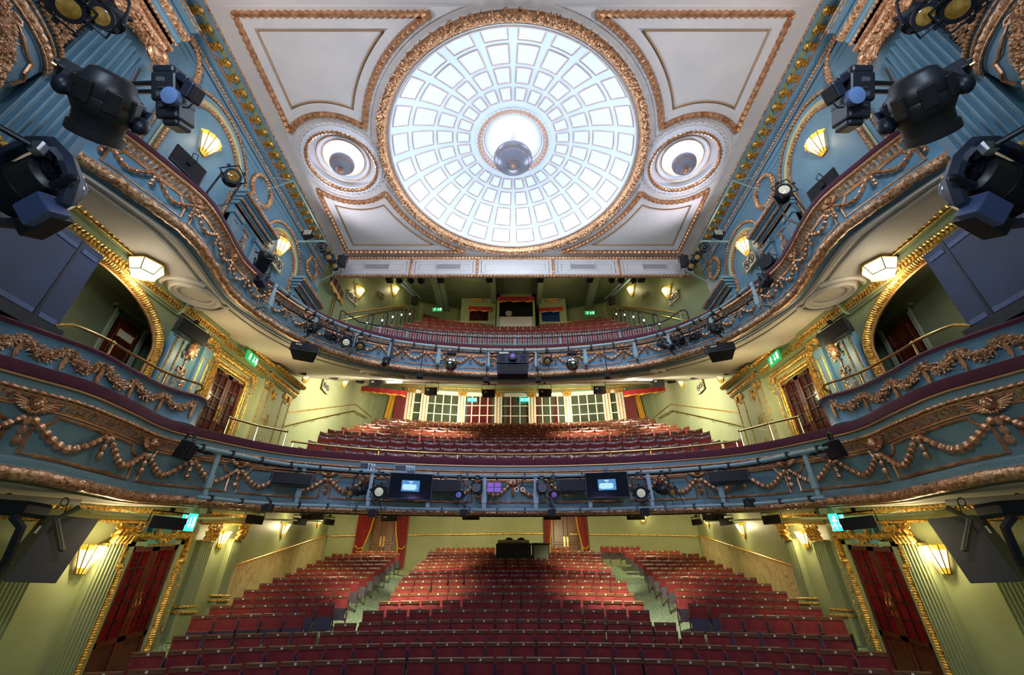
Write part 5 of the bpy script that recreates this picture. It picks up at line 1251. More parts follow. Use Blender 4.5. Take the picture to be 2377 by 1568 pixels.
for i, (x0, x1, cols) in enumerate(((963, 983, 1), (993, 1067, 4), (1079, 1151, 4), (1164, 1228, 3), (1240, 1311, 4), (1323, 1401, 4), (1410, 1430, 1))):
    a = on_poly(CW, x0, TOP(x0)); b = on_poly(CW, x1, TOP(x1)); zt = (a.z+b.z)/2; U = b-a; U.z = 0; w = U.length; U.normalize(); N = Vector((U.y, -U.x, 0))
    f = face_map(Vector((a.x, a.y, 0)), U, N); zb = zt-2.3
    o = MB(f); o.span((0, 0, zb), (w, .03, zt)); win = struct(o.build(f'window_{i+1}', 'roomglass' if i in (2, 3, 4) else 'darkglass', smooth=False))
    o = MB(f); fw = .05
    for u in frange(0, w, cols+1): o.span((u-.028, 0, zb), (u+.028, .07, zt))
    for k in range(5): z = zt-.56*k; o.span((0, 0, z-.025), (w, .065, z+.025))
    o.span((-.06, 0, zt), (w+.06, .1, zt+.14)); o.build('white_frame', 'white', win, smooth=False)
for px, lab in ((954, 'outermost on the left'), (988, 'second from the left'), (1073, 'third from the left'), (1157.5, 'left of the central window'), (1234.5, 'right of the central window'), (1317, 'third from the right'), (1406, 'second from the right'), (1437, 'outermost on the right')):
    p, U, N = wall_frame(CW, px, TOP(px)); f = face_map(Vector((p.x, p.y, 0)), U, N); zt = p.z+.14
    t = thing('white_pilaster', f'white pilaster with gold flutes and gilt capital between circle windows, {lab}', 'pilaster', tuple(f(0, 0, zt-2.6)), 'white pilasters of the circle screen')
    m = MB(f); m.span((-.2, 0, zt-2.7), (.2, .14, zt)); m.span((-.24, 0, zt-2.75), (.24, .18, zt-2.2)); bld(m, 'shaft', 'white', t, smooth=False)
    m = MB(f)
    for u in (-.08, .08): m.span((u-.022, .13, zt-2.2), (u+.022, .15, zt-.22))
    bld(m, 'gold_flutes', 'goldy', t, smooth=False)
    m = MB(f); m.span((-.25, 0, zt-.05), (.25, .22, zt+.03)); m.span((-.21, 0, zt-.2), (.21, .18, zt-.05)); leaf_cluster(m, (0, .16, zt-.12), (.2, .04, .09), 22, ln=(.06, .1)); bld(m, 'gilt_capital', 'goldy', t, smooth=False)
# frieze above the windows
m = MB(); m.grid([[on_poly(CW, px, TOP(px)-dy, .05+o) for px in frange(940, 1452, 25)] for dy, o in ((4, .0), (7, .05), (7.5, .0))]); struct(m.build('trim_6', 'white', smooth=False))
m = MB(); m.tube([on_poly(CW, px, TOP(px)-16+2*abs(px-1195)/255, .06) for px in frange(845, 1545, 30)], .05, 6); struct(m.build('trim_7', 'goldy'))
def pelmet(name, label, pts, W, h, dep, grp, n=.2, fh=.35):
    """fringed pelmet through picture points on wall W"""
    P = [on_poly(W, px, py, n) if W else at_x(px, py, pts[0][2]) for px, py, *_ in pts]
    t = thing(name, label, 'pelmet', tuple(P[0]), grp); P = resample(P, .06)
    m = MB(); m.grid([[p+Vector((0, .03*math.sin(i*1.1)*k, -h*k)) for i, p in enumerate(P)] for k in (0, .5, 1)]); bld(m, 'valance', 'curtain', t)
    m = MB(); m.grid([[p+Vector((0, .03*math.sin(i*1.1)-.01, -h*(1-fh*.3)-h*fh*k*(.7+.3*math.sin(i*.55)))) for i, p in enumerate(P)] for k in (0, 1)]); bld(m, 'gold_fringe', 'fringe', t)
    return t
pelmet('curtain_pelmet', 'red pelmet with gold fringe over the left rear opening of the circle', [(838, 897), (890, 902), (944, 908)], [(-7.4, 18.7), (7.4, 18.7)], .26, 0, 'fringed pelmets in the circle', 0)
pelmet('curtain_pelmet', 'red pelmet with gold fringe over the right rear opening of the circle', [(1446, 908), (1500, 902), (1552, 896)], [(-7.4, 18.7), (7.4, 18.7)], .26, 0, 'fringed pelmets in the circle', 0)
for sx, (x0, x1, g0, g1) in ((-1, (920, 944, 908, 922)), (1, (1447, 1472, 1470, 1482))):
    p, U, N = wall_frame(CW, (x0+x1)/2, 912); q = on_poly(CW, x0, 912); w = (on_poly(CW, x1, 912)-q).length
    f = face_map(Vector((q.x, q.y, 0)), U, N); zt = p.z
    t = thing('curtain', f'scarlet curtain with gold lining at the {SIDE[sx]} end of the circle window screen', 'curtain', tuple(f(0, .2, zt-2)), 'circle window curtains')
    m = curtain(f, 0, w, zt, zt-2.6, .3); bld(m, 'drape', 'curtain', t)
    w2 = (on_poly(CW, g1, 912)-on_poly(CW, g0, 912)).length; u0 = -w2*.9 if sx < 0 else w-.05
    m = MB(f); m.grid([[Vector((u0+w2*i/8+(-.25 if sx < 0 else .25)*k, .26+.03*math.sin(i*1.6), zt-2.6*k)) for i in range(9)] for k in (0, .5, 1)]); bld(m, 'gold_lining', 'goldcl', t)
    f2 = face_map(on_poly(CW, 880 if sx < 0 else 1513, 940), *wall_frame(CW, 880 if sx < 0 else 1513, 940)[1:])
    m = MB(f2); m.tube([(-.5, .02, -1.6), (-.5, .02, .9), (.5, .02, .9), (.5, .02, -1.6)], .02, 4); struct(m.build('trim_8', 'sage', smooth=False))
# ------------------------------------------------------------------ upper circle (gallery) shell ------------------------------------
GW = [(-7.22, 12.6), (-6.6, 14.2), (-5.0, 18.9), (-2.6, 19.7), (2.6, 19.7), (5.0, 18.9), (6.6, 14.2), (7.22, 12.6)]
RZ = 13.75
for i, nm in ((0, 'wall_left'), (3, 'wall_back'), (5, 'wall_right')):
    pts = GW[0:3] if i == 0 else GW[2:6] if i == 3 else GW[5:8]
    m = MB(); m.grid([[Vector((x, y, 6.4 if y < 13 else idw(x, y, GB)-.4)) for x, y in pts], [Vector((x, y, RZ)) for x, y in pts]]); struct(m.build(nm, 'sage' if i != 3 else 'sage', smooth=False))
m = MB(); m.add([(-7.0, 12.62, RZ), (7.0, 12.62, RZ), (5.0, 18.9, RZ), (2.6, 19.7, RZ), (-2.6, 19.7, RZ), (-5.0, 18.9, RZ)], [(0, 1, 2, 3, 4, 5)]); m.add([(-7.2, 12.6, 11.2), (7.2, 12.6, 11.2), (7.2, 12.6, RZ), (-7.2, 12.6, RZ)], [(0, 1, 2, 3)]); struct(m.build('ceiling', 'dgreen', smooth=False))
for (xa, ya), (xb, yb), w, lab in (((1011, 645), (1032, 722), .34, 'left outer'), ((1025, 645), (1042, 722), .2, 'left inner'), ((1144, 645), (1149, 706), .26, 'left of the control room'), ((1254, 652), (1250, 706), .26, 'right of the control room'), ((1380, 645), (1363, 722), .34, 'right outer')):
    a, b = at_z(xa, ya, RZ), at_z(xb, yb, RZ); m = MB(); m.box((a.x, 16.2, RZ-.17), (w, 6.8, .34)); o = struct(m.build('beam', 'beam', smooth=False))
# control room and its two flanking booths
def gbox(x0, x1, yt, yb, Y, dep): a, b = at_y(x0, yt, Y), at_y(x1, yb, Y); return a.x, b.x, b.z, a.z
t = thing('control_room', 'pale green control room box with dark glass at the back of the upper circle', 'control room', (0, 18.2, 11.6))
x0, x1, zb, zt = gbox(1154, 1243, 676, 757, 18.2, 1.5)
wx0, wx1, wzb, wzt = gbox(1160, 1237, 690, 734, 18.2, 1)
m = MB(); m.span((x0, 18.2, zb-.8), (wx0, 19.7, zt)); m.span((wx1, 18.2, zb-.8), (x1, 19.7, zt)); m.span((x0, 18.2, wzt), (x1, 19.7, zt)); bld(m, 'walls', 'sage', t, smooth=False)
m = MB(); m.span((wx0, 18.26, zb-.8), (wx1, 19.7, wzb)); bld(m, 'pale_front_panel', 'blindgrey', t, smooth=False)
m = MB(); m.span((wx0, 18.3, wzb), (wx1, 18.34, wzt)); bld(m, 'window_pane', 'boothglass', t, smooth=False)
pelmet('curtain_pelmet', 'red pelmet with gold fringe over the control room window', [(1157, 689), (1198, 689), (1241, 689)], [(-3, 18.0), (3, 18.0)], .3, 0, 'fringed pelmets in the upper circle', 0)
o = thing('ceiling_rosette', 'pale round fretwork ornament behind the control room glass', 'ornament', tuple(at_y(1181, 727, 18.25)))
m = MB(); c = at_y(1181, 728, 18.26)
for k in range(10): a = 2*PI*k/10; m.tube([c, c+Vector((math.cos(a)*.15, 0, math.sin(a)*.15))], .016, 4)
m.tube([c+Vector((math.cos(a)*.15, 0, math.sin(a)*.15)) for a in frange(0, 2*PI, 19)[:-1]], .02, 5, True); bld(m, 'fretwork', 'blindgrey', o)
for sx, (a, b, yt, yb, w0, w1, wt, wb, pw) in ((-1, (1072, 1150, 692, 757, 1091, 1133, 718, 745, ((1088, 711), (1110, 712), (1141, 713)))), (1, (1250, 1317, 692, 757, 1257, 1300, 720, 747, ((1251, 715), (1280, 714), (1306, 712))))):
    t = thing('projection_booth', f'pale green booth with a curtained window {SIDE[sx]} of the control room' if sx < 0 else 'pale green booth with a blue lit window right of the control room', 'booth', (sx*1.5, 18.6, 11.5), 'booths beside the control room')
    x0, x1, zb, zt = gbox(a, b, yt, yb, 18.6, 1); q0, q1, qb, qt = gbox(w0, w1, wt, wb, 18.6, 1)
    m = MB(); m.span((x0, 18.6, zb-.6), (q0, 19.7, zt)); m.span((q1, 18.6, zb-.6), (x1, 19.7, zt)); m.span((q0, 18.6, qt), (q1, 19.7, zt)); m.span((q0, 18.6, zb-.6), (q1, 19.7, qb)); bld(m, 'walls', 'sage', t, smooth=False)
    m = MB(); m.span((q0, 18.66, qb), (q1, 18.7, qt)); bld(m, 'window_pane', 'boothglass' if sx < 0 else mat('blue lit booth glass', srgb(20,36,66), .1, emit=.03, ecol=srgb(40,90,170)), t, smooth=False)
    pelmet('curtain_pelmet', f'small red fringed pelmet over the booth window {SIDE[sx]} of the control room', pw, [(-4, 18.5), (4, 18.5)], .26, 0, 'fringed pelmets in the upper circle', 0)
    if sx < 0:
        f = face_map(Vector((q0, 18.64, 0)), Vector((1, 0, 0)), Vector((0, -1, 0))); w = q1-q0
        for k, (a_, b_) in enumerate(((0, w*.44), (w*.56, w))):
            o = tag(curtain(f, a_, b_, qt, qb, .03).build('booth_curtain', mat('dark red booth curtain', srgb(92,22,24), .8)), f'dark red booth window curtain, {"left" if k == 0 else "right"} half', 'curtain', 'booth curtains')
    for c_ in ((1106,) if sx < 0 else (1283,)):
        p = at_y(c_, 698, 18.55); o = thing('air_vent', f'small orange lit vent slot above the {SIDE[sx]} booth window', 'vent', tuple(p), 'orange vents at the back of the upper circle')
        m = MB(); m.box(p, (.62, .04, .16)); bld(m, 'slot', 'lensa', o, smooth=False)
        m = MB(); m.tube([p+Vector((x, -.03, z)) for x, z in ((-.33, -.1), (.33, -.1), (.33, .1), (-.33, .1))], .025, 4, True); bld(m, 'frame', 'goldy', o)
m = MB(); a, b = at_z(1015, 745, 0), None
for sx, (x0, x1) in ((-1, (981, 1044)), (1, (1345, 1396))):
    p, q = on_poly(GW, x0, 748 if sx < 0 else 752, .1), on_poly(GW, x1, 752 if sx < 0 else 748, .1)
    m = MB(); m.grid([[p+Vector((0, 0, -.4)), q+Vector((0, 0, -.4))], [Vector((p.x, p.y, (p.z if sx > 0 else p.z+.45))), Vector((q.x, q.y, q.z+(.25 if sx > 0 else .1)))]]); tag(m.build('timber_screen', 'redwood', smooth=False), f'sloping red brown timber screen behind the last seats, {SIDE[sx]} rear of the upper circle', 'screen', 'timber screens')
# gold dado lines and handrails of the upper circle walls
for sx in (-1, 1):
    S = SIDE[sx]; X = lambda p: p if sx < 0 else 2*CXP-p
    m = MB(); m.tube([on_poly(GW, X(px), py, .04) for px, py in ((795, 731), (830, 725), (880, 718), (936, 712), (946, 720), (962, 738))], .03, 6); struct(m.build('trim_9', 'goldy'))
    t = thing('brass_rail', f'brass handrail climbing the {S} side of the upper circle', 'handrail', tuple(on_poly(GW, X(850), 735, .1)), 'brass wall handrails')
    m = MB(); m.tube([on_poly(GW, X(px), py, .12) for px, py in ((780, 750), (830, 739), (880, 730), (930, 720), (940, 724))], .026, 6); bld(m, 'handrail', 'brass', t)
    for k, (px, py, h) in enumerate(((858, 752, 18), (893, 745, 18), (917, 737, 16), (937, 732, 16), (956, 730, 15))):
        p = at_y(X(px), py, 13.2+1.1*k); h_ = h*.022
        o = thing('gangway_hoop', f'black hoop rail {ORD[k+1]} up the {S} gangway of the upper circle', 'hoop rail', tuple(p), 'gangway hoop rails')
        m = MB(); m.tube([p+Vector((-.09, 0, -.5)), p+Vector((-.09, 0, h_-.06)), p+Vector((-.05, 0, h_)), p+Vector((.05, 0, h_)), p+Vector((.09, 0, h_-.06)), p+Vector((.09, 0, -.5))], .022, 6); bld(m, 'hoop', 'iron', o)
        m = MB(); m.ell(p+Vector((-.09 if sx < 0 else .09, -.03, .0)), (.035, .02, .05), 8, 6); bld(m, 'guide_light', 'led', o)
# iron balustrade across the front of the upper circle
t = thing('balustrade', 'grey iron balustrade of hairpin bars across the upper circle', 'balustrade', (0, 12.7, 7.3))
def brow(px, yc, ye): return yc+(ye-yc)*((px-1195)/335)**2
def bp(px, py): return row_pt(px, py, 12.65, 10.)
top = [bp(px, brow(px, 776, 755)) for px in frange(868, 1523, 50)]
m = MB(); m.tube(top, .02, 6); bld(m, 'top_rail', 'iron', t)
low = [bp(px, brow(px, 806, 779)) for px in frange(868, 1523, 50)]
m = MB(); m.tube(low, .016, 6); bld(m, 'bottom_rail', 'rig', t)
PXS = frange(872, 1518, 57)
for i, px in enumerate(PXS):
    a, b = bp(px-2.6, brow(px, 777, 756)), bp(px+2.6, brow(px, 777, 756)); c, d = bp(px-2.6, brow(px, 806, 779)), bp(px+2.6, brow(px, 806, 779))
    c = Vector((a.x, a.y, c.z)); d = Vector((b.x, b.y, d.z))
    m = MB(); m.tube([c, a, b, d], .011, 5); q = (a+b)/2+Vector((0, -.01, (c.z-a.z)*.62)); m.tube([q+Vector((math.cos(g)*.05, 0, math.sin(g)*.05)) for g in frange(0, 2*PI, 11)[:-1]], .009, 4, True); bld(m, 'hairpin_baluster', 'rig', t)
t = thing('guard_rail', 'black swan-necked handrail in front of the iron balustrade', 'guard rail', (0, 12.4, 7.5))
P = [row_pt(px, py, 12.35, 10) for px, py in ((786, 752), (792, 722), (796, 721), (806, 731), (820, 738), (832, 747), (848, 751), (900, 760), (950, 769), (1010, 777), (1083, 782), (1140, 784.5), (1195, 785), (1250, 784.5), (1307, 782), (1380, 777), (1440, 769), (1490, 760), (1533, 749), (1552, 741), (1566, 731), (1580, 722), (1588, 720), (1594, 724), (1602, 750))]
m = MB(); m.tube(P, .024, 8); bld(m, 'handrail', 'iron', t)
for px, pt_, pb_ in ((808, 732, 758), (884, 757, 781), (946, 768, 792), (1036, 780, 803), (1092, 783, 806), (1195, 785, 808), (1300, 783, 806), (1350, 780, 803), (1438, 769, 792), (1503, 757, 781), (1577, 724, 755)):
    a, b = row_pt(px, pt_, 12.35, 10), row_pt(px, pb_, 12.35, 10); m = MB(); m.tube([a, Vector((a.x, a.y, b.z))], .016, 6); bld(m, 'post', 'rig', t)
# entrance drape at the left front of the upper circle
for sx in (-1, 1):
    S = SIDE[sx]; f = LW(sx, 7.05)
    if sx < 0:
        t = thing('curtain', 'crimson entrance curtain beside the far wall pier, left of the upper circle', 'curtain', tuple(f(13, 0, 8.5)))
        m = curtain(f, 13.35, 13.9, 9.9, 7.6, .15, 8.4, .6, -1); bld(m, 'drape', 'velvet', t)
        m = MB(f); m.grid([[Vector((13.3+.02*i, .2, z)) for i in range(5)] for z in (9.9, 7.6)]); bld(m, 'gold_lining', 'goldcl', t)
        t = thing('curtain_pelmet', 'crimson pelmet with gold fringe above the left upper circle entrance', 'pelmet', tuple(f(12.9, .3, 10.3)))
        m = MB(f); m.grid([[Vector((u, .3+.02*math.sin(u*18), z)) for u in frange(12.5, 14.2, 50)] for z in (10.45, 10.2, 10.0)]); bld(m, 'valance', 'velvet', t)
        m = MB(f); m.grid([[Vector((u, .33, z+.05*math.sin(u*14)*(z < 10))) for u in frange(12.5, 14.2, 50)] for z in (10.08, 9.9)]); bld(m, 'gold_fringe', 'fringe', t)
# ------------------------------------------------------------------ wall sconces, signs --------------------------------------------
SCN = []
def sconce(f, u, z, s, label, grp, power, lab_part=None):
    t = thing('wall_sconce', label, 'wall light', tuple(f(u, 0, z)), grp)
    def fan(r0, r1, z0, z1, k=13): return [[Vector((u+s*(r0+(r1-r0)*q)*math.sin(a), .03+s*.75*(r0+(r1-r0)*q)*math.cos(a), z+s*(z0+(z1-z0)*q))) for a in frange(-PI/2, PI/2, k)] for q in (0, .5, 1)]
    m = MB(f); m.grid(fan(.24, .5, -.3, .32)); bld(m, 'glass_shade', 'shade', t, smooth=False)
    m = MB(f); m.grid(fan(.18, .24, -.5, -.3)); bld(m, 'amber_base', 'shadey', t, smooth=False)
    m = MB(f); m.grid(fan(.5, .58, .32, .5))
    for a in frange(-PI/2, PI/2, 7): m.ell((u+s*.56*math.sin(a), .035+s*.42*math.cos(a), z+s*.47), (s*.06, s*.05, s*.05), 8, 5)
    bld(m, 'amber_rim', 'shadey', t)
    m = MB(f)
    for a in frange(-PI/2, PI/2, 6): m.tube([(u+s*r*math.sin(a), .035+s*.76*r*math.cos(a), z+s*zz) for r, zz in ((.18, -.5), (.5, .32), (.58, .5))], .008*s/.5+.004, 4)
    bld(m, 'glazing_bars', 'goldline', t)
    m = MB(f); m.span((u-s*.2, 0, z-s*.5), (u+s*.2, .03, z+s*.2)); bld(m, 'back_plate', 'goldy', t, smooth=False)
    SCN.append((f(u, s*.55, z+s*.35), power))
def on_side(sx, px, py, x=XW):
    p = at_x(px if sx < 0 else 2*CXP-px, py, sx*x); return p.y, p.z
for sx in (-1, 1):
    S = SIDE[sx]; f = LW(sx)
    for px, py, s, nm in ((215, 1300, .42, 'between the two nearest fluted pilasters'), (525, 1253, .36, 'between the pilasters by the marble dado')):
        u, z = on_side(sx, px, py, 7.05); sconce(f, u, z, s, f'lit fan sconce {nm} on the {S} stalls wall', 'lit fan sconces in the stalls', 62)
    A, B = (sx*7.2, 12.35), (sx*8.95, 22.6); U = Vector((B[0]-A[0], B[1]-A[1], 0)).normalized(); N = Vector((-sx*U.y, sx*U.x, 0)) if sx > 0 else Vector((U.y, -U.x, 0))
    for px, py, nm in ((655, 1232, 'above the middle of the marble dado'), (738, 1211, 'above the rear end of the marble dado')):
        p = at_seg(px if sx < 0 else 2*CXP-px, py, A, B); sconce(face_map(Vector((p.x, p.y, 0)), U, N), 0, p.z, .4, f'lit fan shaped sconce {nm}, {S} stalls wall', 'lit fan sconces in the stalls', 62)
    for px, py, nm in ((710, 875, 'nearer'), (800, 889, 'farther')):
        u, z = on_side(sx, px, py, 7.15); sconce(f, u, z, .42, f'lit fan shaped sconce, {nm} of two on the pale {S} circle wall', 'lit fan sconces in the circle', 34)
    for px, py, s, nm in ((485, 341, .5, 'in the large arched niche'), (655, 577, .5, 'in the small arched niche')):
        u, z = on_side(sx, px, py, 7.1); sconce(f, u, z, s, f'lit fan shaped sconce {nm} on the upper {S} wall', 'lit fan sconces on the upper walls', 9)
    for px, py, nm in ((831, 681, 'nearer'), (914, 677, 'farther')):
        X = px if sx < 0 else 2*CXP-px; p, U2, N2 = wall_frame(GW, X, py); sconce(face_map(Vector((p.x, p.y, 0)), U2, N2), 0, p.z, .42, f'lit fan shaped sconce, {nm} of two on the {S} wall of the upper circle', 'lit fan sconces in the upper circle', 26)
p, U2, N2 = wall_frame(BW, 1492, 1205); sconce(face_map(Vector((p.x, p.y, 0)), U2, N2), 0, p.z, .34, 'lit fan shaped sconce on the stalls back wall right of the oak doors', 'lit fan sconces in the stalls', 26)
def notice(c, U, N, w, h, label, kind, grp):
    f = face_map(c, U, N); t = thing('notice_board', label, 'sign', tuple(c), grp)
    m = MB(f); m.box((0, .02, 0), (w, .03, h)); bd = bld(m, 'board', 'signw', t, smooth=False)
    m = MB(f); m.tube([(x, .03, z) for x, z in ((-w/2, -h/2), (w/2, -h/2), (w/2, h/2), (-w/2, h/2))], .018, 4, True); bld(m, 'gold_frame', 'goldy', t)
    m = MB(f)
    if kind == 'ban':
        for q in (-1, 1):
            x = q*w*.23; r = min(w*.2, h*.38); m.tube([(x+r*math.cos(a), .045, r*math.sin(a)) for a in frange(0, 2*PI, 21)[:-1]], r*.12, 4, True); m.tube([(x-r*.7, .045, r*.7), (x+r*.7, .045, -r*.7)], r*.1, 4)
            if q < 0: m.box((x, .04, 0), (r*.9, .012, r*.6)); m.ell((x, .046, 0), (r*.2, .01, r*.2), 8, 5)
            else: m.box((x, .04, 0), (r*.45, .012, r*1.0))
    else:
        for k in range(3): m.box((0, .04, h*(.25-.25*k)), (w*.7, .006, h*.08))
    bld(m, 'print', 'signk', bd, smooth=False)
for sx in (-1, 1):
    S = SIDE[sx]; Uw, Nw = Vector((0, -sx, 0)), Vector((-sx, 0, 0)); X = lambda p: p if sx < 0 else 2*CXP-p
    notice(at_x(X(640), 608, sx*7.1), Uw, Nw, .62, .42, f'framed no cameras and no phones notice in the small niche, {S} upper wall', 'ban', 'no camera notices')
    notice(at_x(X(755), 898, sx*7.15), Uw, Nw, .55, .42, f'framed no cameras and no phones notice between the sconces, {S} circle wall', 'ban', 'no camera notices')
    for px, py, w, h, k, nm in ((818, 692, .6, .42, 'ban', 'no cameras notice below the nearer sconce'), (886, 686, .4, .16, 'txt', 'small seat letter notice between the sconces')):
        p, U2, N2 = wall_frame(GW, X(px), py); notice(p, U2, N2, w, h, f'framed {nm}, {S} wall of the upper circle', k, 'upper circle notices')
    t = thing('exit_sign', f'lit turquoise exit sign hanging over the {S} stalls doors', 'exit sign', tuple(at_k(X(437), 1213, 8.2)), 'turquoise exit signs')
    c = at_k(X(437), 1213, 8.2); sign_running_man(t, face_map(c, Vector((.8*(1 if sx < 0 else 1), .5*(-sx), 0)).normalized(), Vector((.5*-sx, -.85, 0)).normalized()), 0, 0, 0, .24, .3, 'exitt')
    m = MB(); m.box(c+Vector((0, .1, .23)), (.5, .1, .14)); bld(m, 'housing', 'dgreen', t, smooth=False)
    c = on_poly(CW, 1096 if sx < 0 else 1218, 931, .15); t = thing('exit_sign', f'glowing turquoise exit sign seen in the circle window screen, {S} one', 'exit sign', tuple(c), 'turquoise exit signs'); sign_running_man(t, face_map(c, Vector((1, 0, 0)), Vector((0, -1, 0))), 0, 0, 0, .5, .2, 'exitt')
for px, py, Y, lab in ((1015, 719, 18.4, 'left rear of the upper circle'), (1369, 727, 18.4, 'right rear of the upper circle')):
    c = at_y(px, py, Y); t = thing('exit_sign', f'small lit exit sign at the {lab}', 'exit sign', tuple(c), 'green exit signs'); sign_running_man(t, face_map(c, Vector((1, 0, 0)), Vector((0, -1, 0))), 0, 0, 0, .5, .2, 'exitg')
c = at_x(777, 657, -7.0); t = thing('exit_sign', 'lit green exit sign above the crimson pelmet, left of the upper circle', 'exit sign', tuple(c), 'green exit signs'); sign_running_man(t, face_map(c, Vector((.2, .98, 0)), Vector((.98, -.2, 0))), 0, 0, 0, .45, .28, 'exitg')
# hexagonal lanterns under the upper circle soffit
LAN = []
for sx in (-1, 1):
    u, tt = SU.find(345 if sx < 0 else 2037, 612); c = SU.pt(u, tt)-Vector((0, 0, .0)); t = thing('soffit_lantern', f'lit hexagonal glass lantern on the soffit above the {SIDE[sx]} box arch', 'ceiling light', tuple(c), 'soffit lanterns')
    A = frange(0, 2*PI, 7)[:-1]; ringp = lambda r, z: [c+Vector((r*math.cos(a), r*math.sin(a), z)) for a in A]
    m = MB(); m.grid([ringp(.3, -.06), ringp(.21, -.26), ringp(.001, -.262)], True); bld(m, 'glass', 'lant', t, smooth=False)
    m = MB(); m.grid([ringp(.32, .0), ringp(.32, -.06), ringp(.28, -.06)], True)
    for a, b in zip(ringp(.3, -.06), ringp(.21, -.26)): m.tube([a, b], .012, 4)
    m.tube(ringp(.215, -.26), .012, 4, True); bld(m, 'brass_frame', 'brass', t); LAN.append(c-Vector((0, 0, .4)))
# ------------------------------------------------------------------ stage lanterns and loudspeakers --------------------------------
def aimq(d):
    d = Vector(d).normalized(); return Vector((0, 0, 1)).rotation_difference(d).to_matrix()
def lantern(kind, label, p, aim, s=1., lens='lensd', grp='stage lanterns', hang=None, name=None):
    """kind: profile / fresnel / par / scoop"""
    nm = name or {'profile': 'profile_spotlight', 'fresnel': 'fresnel_spotlight', 'par': 'par_lantern', 'scoop': 'flood_light'}[kind]
    p = Vector(p); t = thing(nm, label, 'stage light', tuple(p), grp); Q = aimq(aim); f = lambda u, n, z: p+Q @ Vector((u, n, z))
    m = MB(f)
    if kind == 'profile':
        m.lathe([(a*s, b*s) for a, b in ((.05, -.36), (.085, -.34), (.1, -.28), (.1, -.06), (.115, -.04), (.115, .02), (.08, .05), (.075, .24), (.088, .25), (.088, .3), (.07, .3))], 16)
        for a in range(8): g = 2*PI*a/8; m.box((.1*s*math.cos(g), .1*s*math.sin(g), -.18*s), (.03*s, .03*s, .18*s), Matrix.Rotation(g, 3, 'Z'))
        lr, lz, fr = .07, .285, .1
    elif kind == 'scoop':
        m.lathe([(a*s, b*s) for a, b in ((.06, -.3), (.13, -.28), (.16, -.2), (.16, .05), (.18, .08), (.18, .24), (.165, .26))], 20); lr, lz, fr = .15, .12, .19
    else:
        m.lathe([(a*s, b*s) for a, b in ((.05, -.2), (.1, -.18), (.12, -.1), (.12, .08), (.13, .1), (.13, .14), (.105, .14))], 18)
        for k in range(4): m.lathe([(.125*s, (-.1+.045*k)*s), (.135*s, (-.09+.045*k)*s), (.125*s, (-.08+.045*k)*s)], 18)
        lr, lz, fr = .105, .13, .145
    bld(m, 'barrel', 'black', t)
    m = MB(f); m.lathe([(lr*s, lz*s), (lr*.7*s, (lz+.02)*s), (1e-4, (lz+.03)*s)], 18); bld(m, 'lens', lens, t)
    m = MB(f); q = fr*s; z = (lz+.03)*s
    m.tube([(-q, -q, z), (q, -q, z), (q, q, z), (-q, q, z)], .014*s, 4, True)
    for g in (0, 90, 180, 270): m.box((q*1.15*math.cos(math.radians(g)), q*1.15*math.sin(math.radians(g)), z), (.05*s, .05*s, .012*s))
    bld(m, 'colour_frame', 'black', t)
    h = Vector(hang) if hang is not None else p+Vector((0, 0, .38*s)); a = Vector(aim); sd = Vector((a.y, -a.x, 0)); sd = sd.normalized() if sd.length > .1 else Vector((1, 0, 0)); w = (.2 if kind == 'scoop' else .15)*s
    m = MB(); m.tube([p+sd*w, p+sd*w+(h-p)*.75, h+sd*.02, h-sd*.02, p-sd*w+(h-p)*.75, p-sd*w], .014*s+.004, 5); m.ell(p+sd*w, (.025*s,)*3, 8, 5); m.ell(p-sd*w, (.025*s,)*3, 8, 5); bld(m, 'yoke', 'black', t)
    m = MB(); m.box(h+Vector((0, 0, .03)), (.06, .06, .1)); m.tube([h+Vector((-.06, -.04, .05)), h+Vector((.06, -.04, .05))], .012, 5); bld(m, 'hook_clamp', 'blk2', t)
    m = MB(); m.tube([p-Q @ Vector((0, 0, .2*s)), p+Vector((.1*s, .06, -.12*s)), (p+h)/2+Vector((.14*s, .06, 0)), h+Vector((.12*s, .03, .02))], .007, 5); bld(m, 'cable', 'cable', t)
    return t
